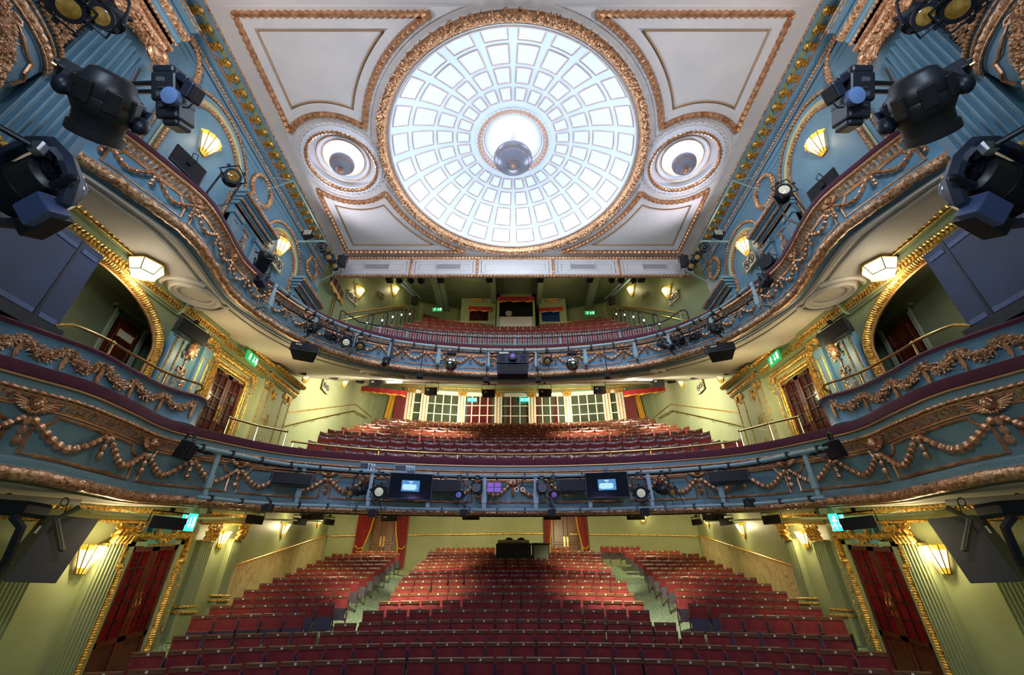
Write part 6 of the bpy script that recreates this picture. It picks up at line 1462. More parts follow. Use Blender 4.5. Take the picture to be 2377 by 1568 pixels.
def speaker(label, p, face, w, h, d, badge=True, grp='loudspeakers', tilt=0., hang=.12, body='black'):
    """box loudspeaker: p centre of the front, face = direction it points to"""
    p = Vector(p); N = Vector((face[0], face[1], 0)).normalized(); U = Vector((-N.y, N.x, 0)); c, s_ = math.cos(tilt), math.sin(tilt)
    N2 = N*c-Vector((0, 0, s_)); Z2 = N*s_+Vector((0, 0, c)); f = lambda u, n, z: p+U*u+N2*n+Z2*z
    t = thing('loudspeaker', label, 'loudspeaker', tuple(p), grp)
    m = MB(f); a, b = w/2, h/2
    m.add([(-a, 0, -b), (a, 0, -b), (a, 0, b), (-a, 0, b), (-a*.72, -d, -b*.8), (a*.72, -d, -b*.8), (a*.72, -d, b), (-a*.72, -d, b)], [(0, 1, 2, 3), (4, 7, 6, 5), (0, 4, 5, 1), (3, 2, 6, 7), (0, 3, 7, 4), (1, 5, 6, 2)]); bld(m, 'cabinet', body, t, smooth=False, bevel=.012)
    m = MB(f); m.grid([[Vector((a*.94*x, .006+.02*(1-x*x), b*.9*z)) for x in frange(-1, 1, 9)] for z in (-1, 0, 1)]); g = bld(m, 'front_grille', 'grille', t)
    if badge:
        m = MB(f); x = -a*.45; m.box((x, .03, b*.25), (w*.2, .006, h*.2)); bd = bld(m, 'badge', 'blindgrey', g, smooth=False)
        m = MB(f); m.tube([(x-w*.06, .035, b*.2), (x-w*.02, .035, b*.32), (x+.0, .035, b*.2), (x+w*.03, .035, b*.32), (x+w*.06, .035, b*.2)], h*.012+.002, 4); m.build('badge_mark', 'signk', bd) if False else bld(m, 'badge_mark', 'signk', bd)
    m = MB(f); m.tube([(-a-.015, -d*.4, 0), (-a-.015, -d*.4, b+hang), (a+.015, -d*.4, b+hang), (a+.015, -d*.4, 0)], .014, 4); m.box((0, -d*.4, b+hang+.03), (.07, .07, .08)); bld(m, 'bracket', 'black', t)
    return t
def on_front(F, px, py, n):
    u = F.of(px, py, n); p = F.pt(u, n, 0); d = ray(px, py); return Vector((p.x, p.y, d.z/math.hypot(d.x, d.y)*math.hypot(p.x, p.y))), u
# rigging bars on both balcony fronts
def rig_bar(F, label, x0, y0, x1, y1, yc, n, r, material, name='rigging_bar', grp='rigging bars'):
    zc = ray(CXP, yc); zc = zc.z/zc.y*(11.04-n); a, ua = on_front(F, x0, y0, n); b, ub = on_front(F, x1, y1, n)
    dl = ((a.z-F.zf(F.fr(ua)[0].y))+(b.z-F.zf(F.fr(ub)[0].y)))/2-zc
    t = thing(name, label, 'rigging bar', (0, 11-n, zc), grp)
    def zz(u): return zc+dl*(abs(u)/max(abs(ua), abs(ub)))**2
    m = MB(F.pt); P = [(u, n, zz(u)) for u in frange(ua, ub, 90)]; m.tube(P, r, 8); bld(m, 'tube', material, t)
    for u in frange(ua+.3, ub-.3, 22): m = MB(F.pt); m.box((u, n, zz(u)), (.05, r*2.6, r*3.0)); bld(m, 'clamp', 'blk2', t, smooth=False)
    return t, zz
barU, zU = rig_bar(UC, 'long grey green lighting bar curving along the upper circle front', 650, 668, 1735, 668, 814, .42, .036, 'rig')
barU2, zU2 = rig_bar(UC, 'black cable bar behind the grey green bar on the upper circle front', 628, 690, 1755, 690, 821, .28, .022, 'cable')
barD, zD = rig_bar(DC, 'long grey green upper lighting bar along the dress circle front', 447, 1036, 1925, 1036, 1106, .5, .038, 'rig')
barD2, zD2 = rig_bar(DC, 'black cable bar behind the upper bar on the dress circle front', 450, 1046, 1920, 1046, 1111, .36, .024, 'cable')
barD3, zD3 = rig_bar(DC, 'grey green lower lighting bar below the dress circle front', 455, 1158, 1914, 1153, 1185, .5, .034, 'rig')
for F, t, z, n, zlow, pxs in ((UC, barU, zU, .42, lambda u: 5.5, (630, 747, 846, 925, 1031, 1137, 1241, 1346, 1455, 1532, 1636, 1757)), (DC, barD, zD, .5, zD3, (488, 700, 862, 998, 1125, 1243, 1366, 1506, 1668, 1887))):
    for px in pxs:
        u = F.of(px, 700 if F is UC else 1120, n)
        m = MB(F.pt); a = zlow(u); b = z(u)+.05
        m.span((u-.045, n-.03, a), (u+.045, n-.015, b)); m.span((u-.03, .0, b-.1), (u+.03, n, b-.06)); m.span((u-.03, .0, a+.04), (u+.03, n, a+.08)); m.box((u, n-.02, (a+b)/2-.15), (.12, .05, .22)); bld(m, 'hanger_plate', 'rig', t, smooth=False)
STG = Vector((0, -3, -1.5))
# ---- lanterns on the upper circle bar
for k, (px, py, kind, s, lens, dx, lab) in enumerate(((727, 762, 'profile', 1.0, 'lensd', -.1, 'leftmost black profile spotlight on the upper bar, above the left wedge loudspeaker'), (768, 782, 'profile', .95, 'lensd', .55, 'black profile spotlight on the upper bar aimed right, beside the leftmost one'), (804, 793, 'fresnel', .95, 'lensw', .1, 'black lantern with a bright white lens on the upper bar'), (836, 803, 'par', .8, 'lensa', .1, 'small lantern with an amber lens left on the upper bar'),
        (1659, 764, 'profile', 1.0, 'lensd', .1, 'rightmost black profile spotlight on the upper bar, above the right wedge loudspeaker'), (1614, 781, 'profile', .95, 'lensd', -.5, 'black profile spotlight on the upper bar beside the rightmost one'), (1576, 792, 'fresnel', .95, 'lensd', .55, 'black lantern aimed right between two profile spotlights on the upper bar'), (1546, 803, 'profile', .9, 'lensd', .6, 'black profile spotlight at the bracket, right part of the upper bar'), (1271, 838, 'par', .8, 'lensa', -.05, 'small amber lensed lantern between the projector and the right mirror ball'))):
    p, u = on_front(UC, px, py, .55); h = UC.pt(u, .42, zU(u)-.06); aim = (STG-p).normalized()+Vector((dx, 0, -.25)); lantern(kind, lab, p, aim, s, lens, 'lanterns on the upper circle bar', h)
p, u = on_front(UC, 897, 838, .5); h = UC.pt(u, .42, zU(u)); t = thing('drop_arm_camera', 'small black camera lantern on a vertical drop arm, left part of the upper bar', 'stage light', tuple(p))
m = MB(); m.tube([h+Vector((.1, 0, .05)), p+Vector((.1, 0, .05))], .03, 6); m.tube([p+Vector((.1, 0, .05)), p], .03, 6); bld(m, 'drop_arm', 'black', t)
m = MB(); m.box(p, (.15, .15, .15)); q = aimq((.0, -.6, -.8)); m.lathe([(.06, 0), (.07, .1), (.07, .22), (.05, .22)], 14, Matrix.Translation(p) @ q.to_4x4()); bld(m, 'body', 'black', t)
m = MB(); m.lathe([(.05, .2), (1e-4, .23)], 12, Matrix.Translation(p) @ q.to_4x4()); bld(m, 'lens', 'lensd', t)
# ---- wedge loudspeakers under the upper bar, mirror balls, projector, rod speakers
for px, lab in ((708, 'left'), (1672, 'right')):
    p, u = on_front(UC, px, 806, .55); speaker(f'black badged wedge loudspeaker hanging at the {lab} of the upper circle front', p, (STG.x-p.x, STG.y-p.y), .62, .22, .42, True, 'wedge loudspeakers on the upper circle front', -.25, .12)
for px, lab in ((1046, 'left'), (1329, 'right')):
    p, u = on_front(UC, px, 846, .62); t = thing('mirror_ball', f'mirror ball hanging {lab} of the projector on the upper circle front', 'mirror ball', tuple(p), 'mirror balls')
    m = MB(); m.ell(p, (.185, .185, .185), 30, 20); bld(m, 'ball', 'mirror', t, smooth=False)
    m = MB(); h = UC.pt(u, .42, zU(u)); m.box(p+Vector((0, 0, .34)), (.24, .14, .09)); m.tube([p+Vector((0, 0, .18)), p+Vector((0, 0, .32))], .012, 5); m.tube([h, p+Vector((0, 0, .38))], .02, 6); bld(m, 'rotator', 'black', t)
p, u = on_front(UC, 1190, 838, .6); t = thing('projector', 'black video projector on a dark bracket in the centre of the upper circle front', 'projector', tuple(p))
m = MB(); m.box(p, (.78, .3, .3)); bld(m, 'body', 'navyd', t, smooth=False, bevel=.02)
m = MB(); q = Matrix.Rotation(PI/2, 4, 'X'); m.lathe([(.1, .0), (.12, .08), (.12, .16), (.08, .16)], 20, Matrix.Translation(p+Vector((0, -.13, 0))) @ q); bld(m, 'lens_barrel', 'black', t)
m = MB(); m.lathe([(.08, .15), (.04, .17), (1e-4, .175)], 16, Matrix.Translation(p+Vector((0, -.13, 0))) @ q); bld(m, 'lens', 'lensp', t)
m = MB()
for x in (-.28, .28):
    for k in range(5): m.box(p+Vector((x, -.155, -.08+.04*k)), (.14, .02, .015))
bld(m, 'vents', 'black', t, smooth=False)
m = MB(); h = Vector((p.x, p.y, p.z)); m.tube([h+Vector((x, y, z)) for x, y, z in ((-.42, -.16, -.17), (-.42, -.16, .2), (.42, -.16, .2), (.42, -.16, -.17))], .02, 5); m.tube([h+Vector((x, y, z)) for x, y, z in ((-.42, .1, -.17), (-.42, .1, .2), (.42, .1, .2), (.42, .1, -.17))], .02, 5); m.span(h+Vector((-.1, -.1, .2)), h+Vector((.1, .2, .25))); bld(m, 'cage', 'black', t)
m = MB(); m.box(p+Vector((-.24, -.12, .17)), (.26, .1, .08)); bld(m, 'paper_label', 'blindgrey', t, smooth=False)
p2, _ = on_front(UC, 1190, 863, .62); t = thing('loudspeaker', 'wide plain black loudspeaker box directly under the projector', 'loudspeaker', tuple(p2))
m = MB(); m.box(p2, (.82, .32, .3)); bld(m, 'cabinet', 'black', t, smooth=False, bevel=.02)
m = MB(); m.box(p2+Vector((0, -.165, 0)), (.76, .01, .25)); bld(m, 'front_grille', 'grille', t, smooth=False)
for px, py, top, lab in ((975, 874, 803, 'outer left'), (1129, 883, 813, 'inner left'), (1249, 883, 813, 'inner right'), (1410, 874, 803, 'outer right')):
    p, u = on_front(UC, px, py, .42); h = UC.pt(u, .42, zU(u)); t = thing('rod_loudspeaker', f'small black loudspeaker on a long rod below the upper circle front, {lab} of four', 'loudspeaker', tuple(p), 'rod loudspeakers')
    m = MB(); m.box(p, (.15, .13, .12)); bld(m, 'cabinet', 'black', t, smooth=False, bevel=.01)
    m = MB(); m.box(p+Vector((0, -.067, 0)), (.12, .01, .09)); bld(m, 'front_grille', 'grille', t, smooth=False)
    m = MB(); m.tube([p+Vector((0, 0, .05)), h+Vector((0, 0, .1))], .012, 6); bld(m, 'rod', 'cable', t)
# ---- lanterns standing on the side arms of the upper circle
for sx, q in ((-1, ((612, 608), (607, 652))), (1, ((1786, 612), (1776, 652)))):
    a, u = on_front(UC, *q[0], -.05 if sx < 0 else -.1); lantern('scoop', f'large black round hooded flood light on the {SIDE[sx]} curve of the upper circle', a, ((.45, -.5, .75) if sx < 0 else (-.75, -.55, -.2)), .92, 'lensd' if sx < 0 else 'lensa', 'hooded flood lights', a+Vector((0, .1, -.45)))
    b, u = on_front(UC, *q[1], .2); t = thing('small_floodlight', f'small boxy black flood light below the hooded one, {SIDE[sx]} curve of the upper circle', 'stage light', tuple(b), 'small flood lights')
    f = face_map(b, Vector((1, 0, 0)), Vector((0, -1, 0)))
    m = MB(f); m.box((0, 0, 0), (.2, .22, .26), Matrix.Rotation(.3, 3, 'X')); bld(m, 'housing', 'navyd', t, smooth=False, bevel=.015)
    m = MB(f); m.box((0, .12, -.03), (.17, .01, .2), Matrix.Rotation(.3, 3, 'X')); bld(m, 'front_glass', 'lensd', t, smooth=False)
    m = MB(f); m.tube([(-.12, 0, 0), (-.12, 0, .2), (.12, 0, .2), (.12, 0, 0)], .014, 5); bld(m, 'yoke', 'black', t)
# ---- lantern with square frame and the flat panel light at the upper side fronts
p, u = on_front(UC, 538, 414, -.25); lantern('par', 'black square framed lantern on an arm before the large left niche', p, (.62, -.6, -.35), 1.25, 'lensa', 'square framed lanterns', UC.pt(UC.of(495, 470), .02, 6.35))
p, u = on_front(UC, 1817, 452, -.2); lantern('par', 'black square framed lantern with a bright lens on an arm, upper right curve', p, (-.35, -.9, -.15), 1.25, 'lensw', 'square framed lanterns', UC.pt(UC.of(1850, 492), .02, 6.35))
for sx, c, k in ((-1, (437, 384), 1.), (1, (1912, 436), .6)):
    p = at_x(c[0], c[1], sx*6.1); t = thing('flat_panel_light', f'flat black panel light standing behind the {SIDE[sx]} upper circle velvet', 'stage light', tuple(p), 'flat panel lights')
    f = face_map(p, Vector((.55, .8*-sx, -.32)).normalized() if sx < 0 else Vector((.55, -.8, .32)).normalized(), Vector((-sx*.75, -.6, 0)).normalized())
    m = MB(f); m.box((0, 0, 0), (.62, .06, .42)); bld(m, 'panel', 'black', t, smooth=False, bevel=.02)
    m = MB(f); m.box((0, .05, .05), (.08, .05, .14)); m.tube([(0, .05, .1), (-.03, .08, .25), (.05, .08, .3), (.08, .05, .18)], .01, 5); bld(m, 'handle_and_cable', 'cable', t)
    m = MB(f); m.tube([(0, -.03, -.1), (0, -.06, -.5)], .02, 6); bld(m, 'stand', 'black', t)
# ---- dress circle bar
Dl = [(830, 1140, 'profile', .95, 'lensa', -.55, 'black spotlight with a copper lens, left of the left display screen'), (881, 1140, 'fresnel', 1.05, 'lensw', .0, 'black lantern with a pale lens just left of the left display screen'), (1065, 1148, 'par', .72, 'lensb', .0, 'small lantern with a blue patterned lens left of centre on the lower front'), (1107, 1138, 'scoop', .62, 'lensd', -.1, 'black tubular lantern left of the violet panel'),
      (1258, 1138, 'scoop', .62, 'lensd', .05, 'black tubular lantern right of the hanging hooks'), (1286, 1148, 'par', .72, 'lensp', .0, 'small lantern with a violet lens right of centre on the lower front'), (1487, 1143, 'fresnel', 1.05, 'lensw', .0, 'black lantern with a pale lens just right of the right display screen'), (1543, 1138, 'profile', .95, 'lensa', .55, 'black spotlight with a copper lens, right of the right display screen')]
for px, py, kind, s, lens, dx, lab in Dl:
    p, u = on_front(DC, px, py, .6); h = DC.pt(u, .5, zD(u)-.06); lantern(kind, lab, p, (STG-p).normalized()+Vector((dx, 0, -.1 if kind != 'scoop' else .35)), s, lens, 'lanterns on the dress circle bar', h)
for px, py, w, lab, hd in ((678, 1112, .78, 'far left, before a gilt swag', .24), (1033, 1129, .66, 'right of the left display screen', .3), (1329, 1127, .66, 'left of the right display screen', .3), (1690, 1106, .8, 'far right, before a gilt swag', .24)):
    p, u = on_front(DC, px, py, .62); speaker(f'long black bar loudspeaker on the dress circle bar, {lab}', p, (STG.x-p.x, STG.y-p.y), w, hd, .3, False, 'bar loudspeakers', -.1, .08)
for px, py, lab, tx in ((953, 1129, 'left', ((.0, .13, .08), (0, .09, .03))), (1409, 1126, 'right', ())):
    p, u = on_front(DC, px, py, .66); t = thing('display_screen', f'flat black display screen with a small blue text box, {lab} on the dress circle front', 'screen', tuple(p), 'display screens'); _, T, N = DC.fr(u)
    f = face_map(p, T, N)
    m = MB(f); m.box((0, -.03, 0), (.98, .05, .58)); bld(m, 'casing', 'black', t, smooth=False, bevel=.01)
    m = MB(f); m.box((0, 0, 0), (.94, .012, .54)); sc = bld(m, 'display', 'screen', t, smooth=False)
    m = MB(f); m.box((.0, .012, .0), (.4, .01, .24)); bld(m, 'lit_text_box', 'scrblue', sc, smooth=False)
    m = MB(f)
    for i, (w, z) in enumerate(((.1, .09), (.03, .055), (.28, .02), (.32, -.005), (.3, -.03), (.33, -.055), (.26, -.08))): m.box((-.02 if i > 1 else 0, .02, z), (w, .006, .016))
    bld(m, 'lettering', 'scrtext', sc, smooth=False)
    m = MB(f); m.box((0, -.08, .3), (.1, .08, .12)); bld(m, 'bracket', 'blk2', t, smooth=False)
p, u = on_front(DC, 1147, 1132, .6); _, T, N = DC.fr(u); f = face_map(p, T, N); t = thing('violet_panel_light', 'violet lit four square panel light near the middle of the dress circle front', 'stage light', tuple(p))
m = MB(f); m.box((0, -.03, 0), (.34, .05, .24)); bld(m, 'casing', 'black', t, smooth=False)
for x in (-.085, .085):
    for z in (-.055, .055):
        m = MB(f); m.box((x, .0, z), (.14, .02, .09)); pn = bld(m, 'lit_square', 'purple', t, smooth=False)
        m = MB(f)
        for q in (-.035, .035): m.ell((x+q, .012, z), (.009, .006, .014), 6, 4)
        bld(m, 'led_dots', 'signk', pn)
for px, lab in ((1199, 'left'), (1213, 'right')):
    p, u = on_front(DC, px, 1137, .55); h = DC.pt(u, .5, zD(u)); t = thing('hanging_hook', f'white ringed cable hook hanging right of the violet panel, {lab} of two', 'hook', tuple(p), 'cable hooks')
    m = MB(); m.tube([p+Vector((.045*math.cos(a), -.01, .045*math.sin(a))) for a in frange(0, 2*PI, 17)[:-1]], .013, 5, True); bld(m, 'ring', 'white', t)
    m = MB(); m.tube([p+Vector((0, 0, .045)), h], .016, 6); bld(m, 'strap', 'blk2', t)
for px, py, lab in ((621, 1180, 'below the far left bar loudspeaker'), (866, 1193, 'above the left oak doors'), (1077, 1192, 'left of centre'), (1281, 1192, 'above the right oak doors'), (1497, 1190, 'beside the lit back wall sconce'), (1740, 1168, 'at the far right')):
    p, u = on_front(DC, px, py, .5); h = DC.pt(u, .5, zD3(u)); t = thing('small_loudspeaker', f'small black cube loudspeaker clamped under the lower bar, {lab}', 'loudspeaker', tuple(p), 'cube loudspeakers under the lower bar')
    m = MB(); m.box(p, (.18, .16, .15)); bld(m, 'cabinet', 'black', t, smooth=False, bevel=.012)
    m = MB(); m.box(p+Vector((0, -.083, 0)), (.15, .01, .12)); bld(m, 'front_grille', 'grille', t, smooth=False)
    m = MB(); m.tube([p+Vector((0, 0, .07)), h+Vector((0, 0, .05))], .018, 6); m.tube([h+Vector((-.06, -.03, .12)), h+Vector((.03, 0, .05))], .014, 5); bld(m, 'clamp_arm', 'blk2', t)
for px, py, lab in ((432, 1043, 'left'), (1937, 1042, 'right')):
    p, u = on_front(DC, px, py, .4); _, T, N = DC.fr(u); f = face_map(p, T, N); t = thing('end_loudspeaker', f'black slanted loudspeaker with a hook clamp at the {lab} end of the dress circle bar', 'loudspeaker', tuple(p), 'bar end loudspeakers')
    m = MB(f); m.box((0, 0, -.02), (.2, .2, .3), Matrix.Rotation(-.25, 3, 'X')); bld(m, 'cabinet', 'black', t, smooth=False, bevel=.015)
    m = MB(f); m.box((0, .11, -.05), (.17, .01, .24), Matrix.Rotation(-.25, 3, 'X')); bld(m, 'front_grille', 'grille', t, smooth=False)
    m = MB(f); m.tube([(-.05, -.06, .1), (-.05, -.02, .24), (.02, .0, .28), (.07, .02, .22), (.06, .03, .1)], .022, 6); bld(m, 'hook', 'black', t)
for px, py, w, lab in ((852, 1084, .34, 'left'), (940, 1089, .5, 'right')):
    p, u = on_front(DC, px, py, .14); _, T, N = DC.fr(u); f = face_map(p, T, N); t = thing('patch_box', f'grey green connector patch box on the dress circle frieze, {lab} of two', 'patch box', tuple(p), 'connector patch boxes')
    m = MB(f); m.box((0, 0, 0), (w, .1, .17)); bld(m, 'box', 'rig', t, smooth=False, bevel=.008)
    m = MB(f)
    m.box((-w*.22, .051, 0), (w*.5, .004, .13))
    for i in range(5):
        for z in (-.035, .035): m.lathe([(.016, .0), (.018, .01), (.012, .012)], 10, Matrix.Translation((-w*.42+i*.05, .05, z)) @ Matrix.Rotation(-PI/2, 4, 'X'))
    bld(m, 'sockets', 'black', t)
    m = MB(f)
    for i in range(3): m.tube([(w*.05+i*.07, .06, .05), (w*.05+i*.07+.03, .1, -.02), (w*.0+i*.07, .1, -.14), (w*.02+i*.06, .1, -.25)], .009, 5)
    bld(m, 'plugged_cables', 'chrome', t)
# ---- loudspeakers and lanterns in the circle and stalls, under the soffits
for px, py, w, h, Y, lab in ((872, 889, .5, .3, 15.5, 'leftmost of six, before the left pelmet'), (1000, 908, .5, .3, 15.5, 'second from the left'), (1134, 913, .5, .3, 15.5, 'left of the middle'), (1265, 912, .5, .3, 15.5, 'right of the middle'), (1392, 905, .5, .3, 15.5, 'second from the right'), (1528, 888, .5, .3, 15.5, 'rightmost of six, before the right pelmet')):
    p = at_y(px, py, Y); speaker(f'black badged loudspeaker under the circle soffit, {lab}', p, (0, -1), w, h, .35, True, 'loudspeakers under the upper circle soffit', .2, .22)
for px, py, Y, dx, lab in ((700, 862, 12.5, .6, 'nearest on the left'), (775, 874, 14.5, .6, 'second on the left'), (836, 884, 16.5, .5, 'third on the left'), (1692, 862, 12.5, -.6, 'nearest on the right'), (1612, 873, 14.5, -.6, 'second on the right'), (1558, 884, 16.5, -.5, 'third on the right')):
    p = at_y(px, py, Y); speaker(f'small black wall loudspeaker under the circle soffit edge, {lab}', p, (dx, -.8), .34, .2, .25, False, 'small loudspeakers along the circle soffit', .2, .1)
for sx, px, py, Y in ((-1, 915, 886, 15.), (1, 1497, 884, 15.)):
    p = at_y(px, py, Y); t = thing('strip_light', f'bright fluorescent strip light under the circle soffit at the {SIDE[sx]}', 'strip light', tuple(p), 'circle strip lights')
    a = at_y(px-17, py-2*-sx*-1, Y); b = at_y(px+17, py+2*-sx, Y)
    m = MB(); m.tube([a, b], .035, 8); bld(m, 'tube', 'tubelit', t)
    m = MB(); m.tube([a+Vector((-.05, .03, .06)), b+Vector((.05, .03, .06))], .045, 4); bld(m, 'batten', 'white', t)
for px, py, w, h, Y, tl, lab in ((903, 1203, .62, .24, 17.5, .1, 'above the left oak doors'), (1093, 1200, .62, .22, 16.5, .1, 'left of centre'), (1282, 1200, .62, .22, 16.5, .1, 'above the right oak doors'), (1476, 1200, .66, .22, 16.5, .1, 'beside the back wall sconce'), (725, 1195, .7, .34, 14.8, .1, 'over the left marble dado'), (1655, 1196, .7, .34, 14.8, .1, 'over the right marble dado')):
    p = at_y(px, py, Y); speaker(f'black badged loudspeaker under the stalls soffit, {lab}', p, (0, -1), w, h, .4, True, 'loudspeakers under the dress circle soffit', tl, .12)
for sx in (-1, 1):
    X = lambda v: v if sx < 0 else 2*CXP-v
    for px, py, x, w, lab in ((391, 1215, 6.0, .52, 'beside the exit sign'), (592, 1207, 6.3, .42, 'between exit sign and marble dado'), (698, 1212, 6.6, .4, 'over the middle of the dado'), (766, 1213, 6.7, .36, 'farthest over the dado')):
        p = at_x(X(px), py, sx*x); speaker(f'curved black spot loudspeaker on the {SIDE[sx]} stalls soffit bar, {lab}', p, (-sx*.75, -.65), w, .2, .24, False, 'spot loudspeakers along the stalls sides', .1, .08)
    t = thing('rigging_bar', f'pale green tube along the {SIDE[sx]} stalls entablature', 'rigging bar', tuple(at_x(X(400), 1194, sx*6.4)), 'rigging bars')
    P = [at_x(X(a), b, sx*x) for a, b, x in ((212, 1188, 6.5), (332, 1197, 6.5), (470, 1204, 6.5), (560, 1204, 6.5), (745, 1211, 6.8))]; m = MB(); m.tube(P, .025, 7); bld(m, 'tube', 'pale', t)
    m = MB()
    for p in P[:4]: m.tube([p, p+Vector((sx*.5, 0, .12))], .014, 5)
    bld(m, 'wall_brackets', 'pale', t)
    # loudspeaker in front of the circle-level pilasters
    c = at_x(X(452), 773, sx*6.75); f = face_map(c, Vector((.0, -sx, 0)), Vector((-sx, 0, 0))); speaker(f'black loudspeaker on a wall bracket between the {SIDE[sx]} panelled pilasters', c, (-sx, -.15), .74, .3, .28, False, 'loudspeakers between the panelled pilasters', .15, .08)
# ---- lighting ladders in the upper rear corners
for sx in (-1, 1):
    X = lambda v: v if sx < 0 else 2*CXP-v; S = SIDE[sx]
    t = thing('lighting_ladder', f'grey green lighting bar on brackets in the upper {S} rear corner', 'rigging bar', tuple(at_x(X(740), 560, sx*6.3)), 'corner lighting bars')
    A, B = at_x(X(681), 420, sx*6.35), at_x(X(794), 628, sx*6.35)
    m = MB(); m.tube([A, B], .022, 6); m.tube([A, at_x(X(612), 444, sx*7.1)], .02, 5); m.tube([A, at_x(X(628), 412, sx*7.1)], .02, 5); m.tube([B, at_x(X(742), 653, sx*7.1)], .025, 5); C = A.lerp(B, .62); m.tube([C, C+Vector((sx*.85, -.35, -.35))], .045, 5); bld(m, 'tubes', 'rig', t)
    for k, (px, py, kind, lens, lab) in enumerate(((748, 578, 'fresnel', 'lensd', 'uppermost'), (764, 600, 'par', 'lensa', 'middle'), (778, 620, 'par', 'lensa', 'lowest'))):
        p = at_x(X(px), py, sx*6.3); lantern(kind, f'black lantern, {lab} of three on the {S} corner bar', p, (-sx*.25, -.9, -.35), .95, lens, 'lanterns on the corner bars', p+Vector((sx*.1, .05, .25)))
    c = at_x(X(714), 545, sx*6.6); t = thing('louvred_floodlight', f'black louvred flood light under the {S} corner bar', 'stage light', tuple(c), 'louvred flood lights')
    m = MB(); m.box(c, (.3, .2, .24), Matrix.Rotation(.5*sx, 3, 'Y')); bld(m, 'housing', 'black', t, smooth=False, bevel=.01)
    m = MB()
    for k in range(5): m.box(c+Vector((-sx*.04+(k-2)*.05, -.11, 0)), (.012, .02, .2))
    bld(m, 'louvres', 'lensw', t, smooth=False)
    p = at_x(X(794), 606, sx*6.1); speaker(f'black box loudspeaker at the end of the {S} corner bar', p, (-sx*.3, -.95), .3, .4, .3, False, 'corner bar loudspeakers', .3, .05)
# ---- under the ceiling apron
for px, py, lab in ((927, 652, 'left group, outer'), (954, 652, 'left group, middle'), (977, 653, 'left group, inner'), (1420, 651, 'right group, inner'), (1442, 652, 'right group, middle'), (1471, 651, 'right group, outer')):
    p = at_y(px, py, 13.3); lantern('par', f'round black lantern under the ceiling apron, {lab}', p, (-p.x*.06, -.9, -.45), .8, 'lensd', 'lanterns under the ceiling apron', p+Vector((0, .05, .3)))
for px, py, lab in ((904, 650, 'first from the left'), (1023, 650, 'second from the left'), (1136, 649, 'third from the left'), (1254, 649, 'third from the right'), (1369, 649, 'second from the right'), (1489, 649, 'first from the right')):
    p = at_y(px, py, 13.4); t = thing('small_loudspeaker', f'small black box loudspeaker under the ceiling apron, {lab}', 'loudspeaker', tuple(p), 'box loudspeakers under the apron')
    m = MB(); m.box(p, (.26, .25, .15)); bld(m, 'cabinet', 'navyd', t, smooth=False, bevel=.01)
    m = MB(); m.box(p+Vector((0, -.128, 0)), (.23, .01, .12)); bld(m, 'front_grille', 'grille', t, smooth=False)
for sx in (-1, 1):
    X = lambda v: v if sx < 0 else 2*CXP-v
    t = thing('ceiling_bar', f'sloping pale green rigging track on the {SIDE[sx]} side of the upper circle ceiling', 'rigging bar', tuple(at_z(X(940), 680, 13.3)), 'upper circle ceiling tracks')
    P = [at_z(X(918), 646, 13.4), at_z(X(968), 696, 13.4)]; m = MB(); m.tube(P, .05, 5); m.tube([p+Vector((-sx*.2, 0, .05)) for p in P], .03, 5); bld(m, 'track', 'rig', t)
    p = at_y(X(964), 699, 17.6); speaker(f'dark loudspeaker at the far end of the {SIDE[sx]} ceiling track', p, (-sx*.6, -.8), .34, .4, .3, False, 'ceiling track loudspeakers', .3, .05)
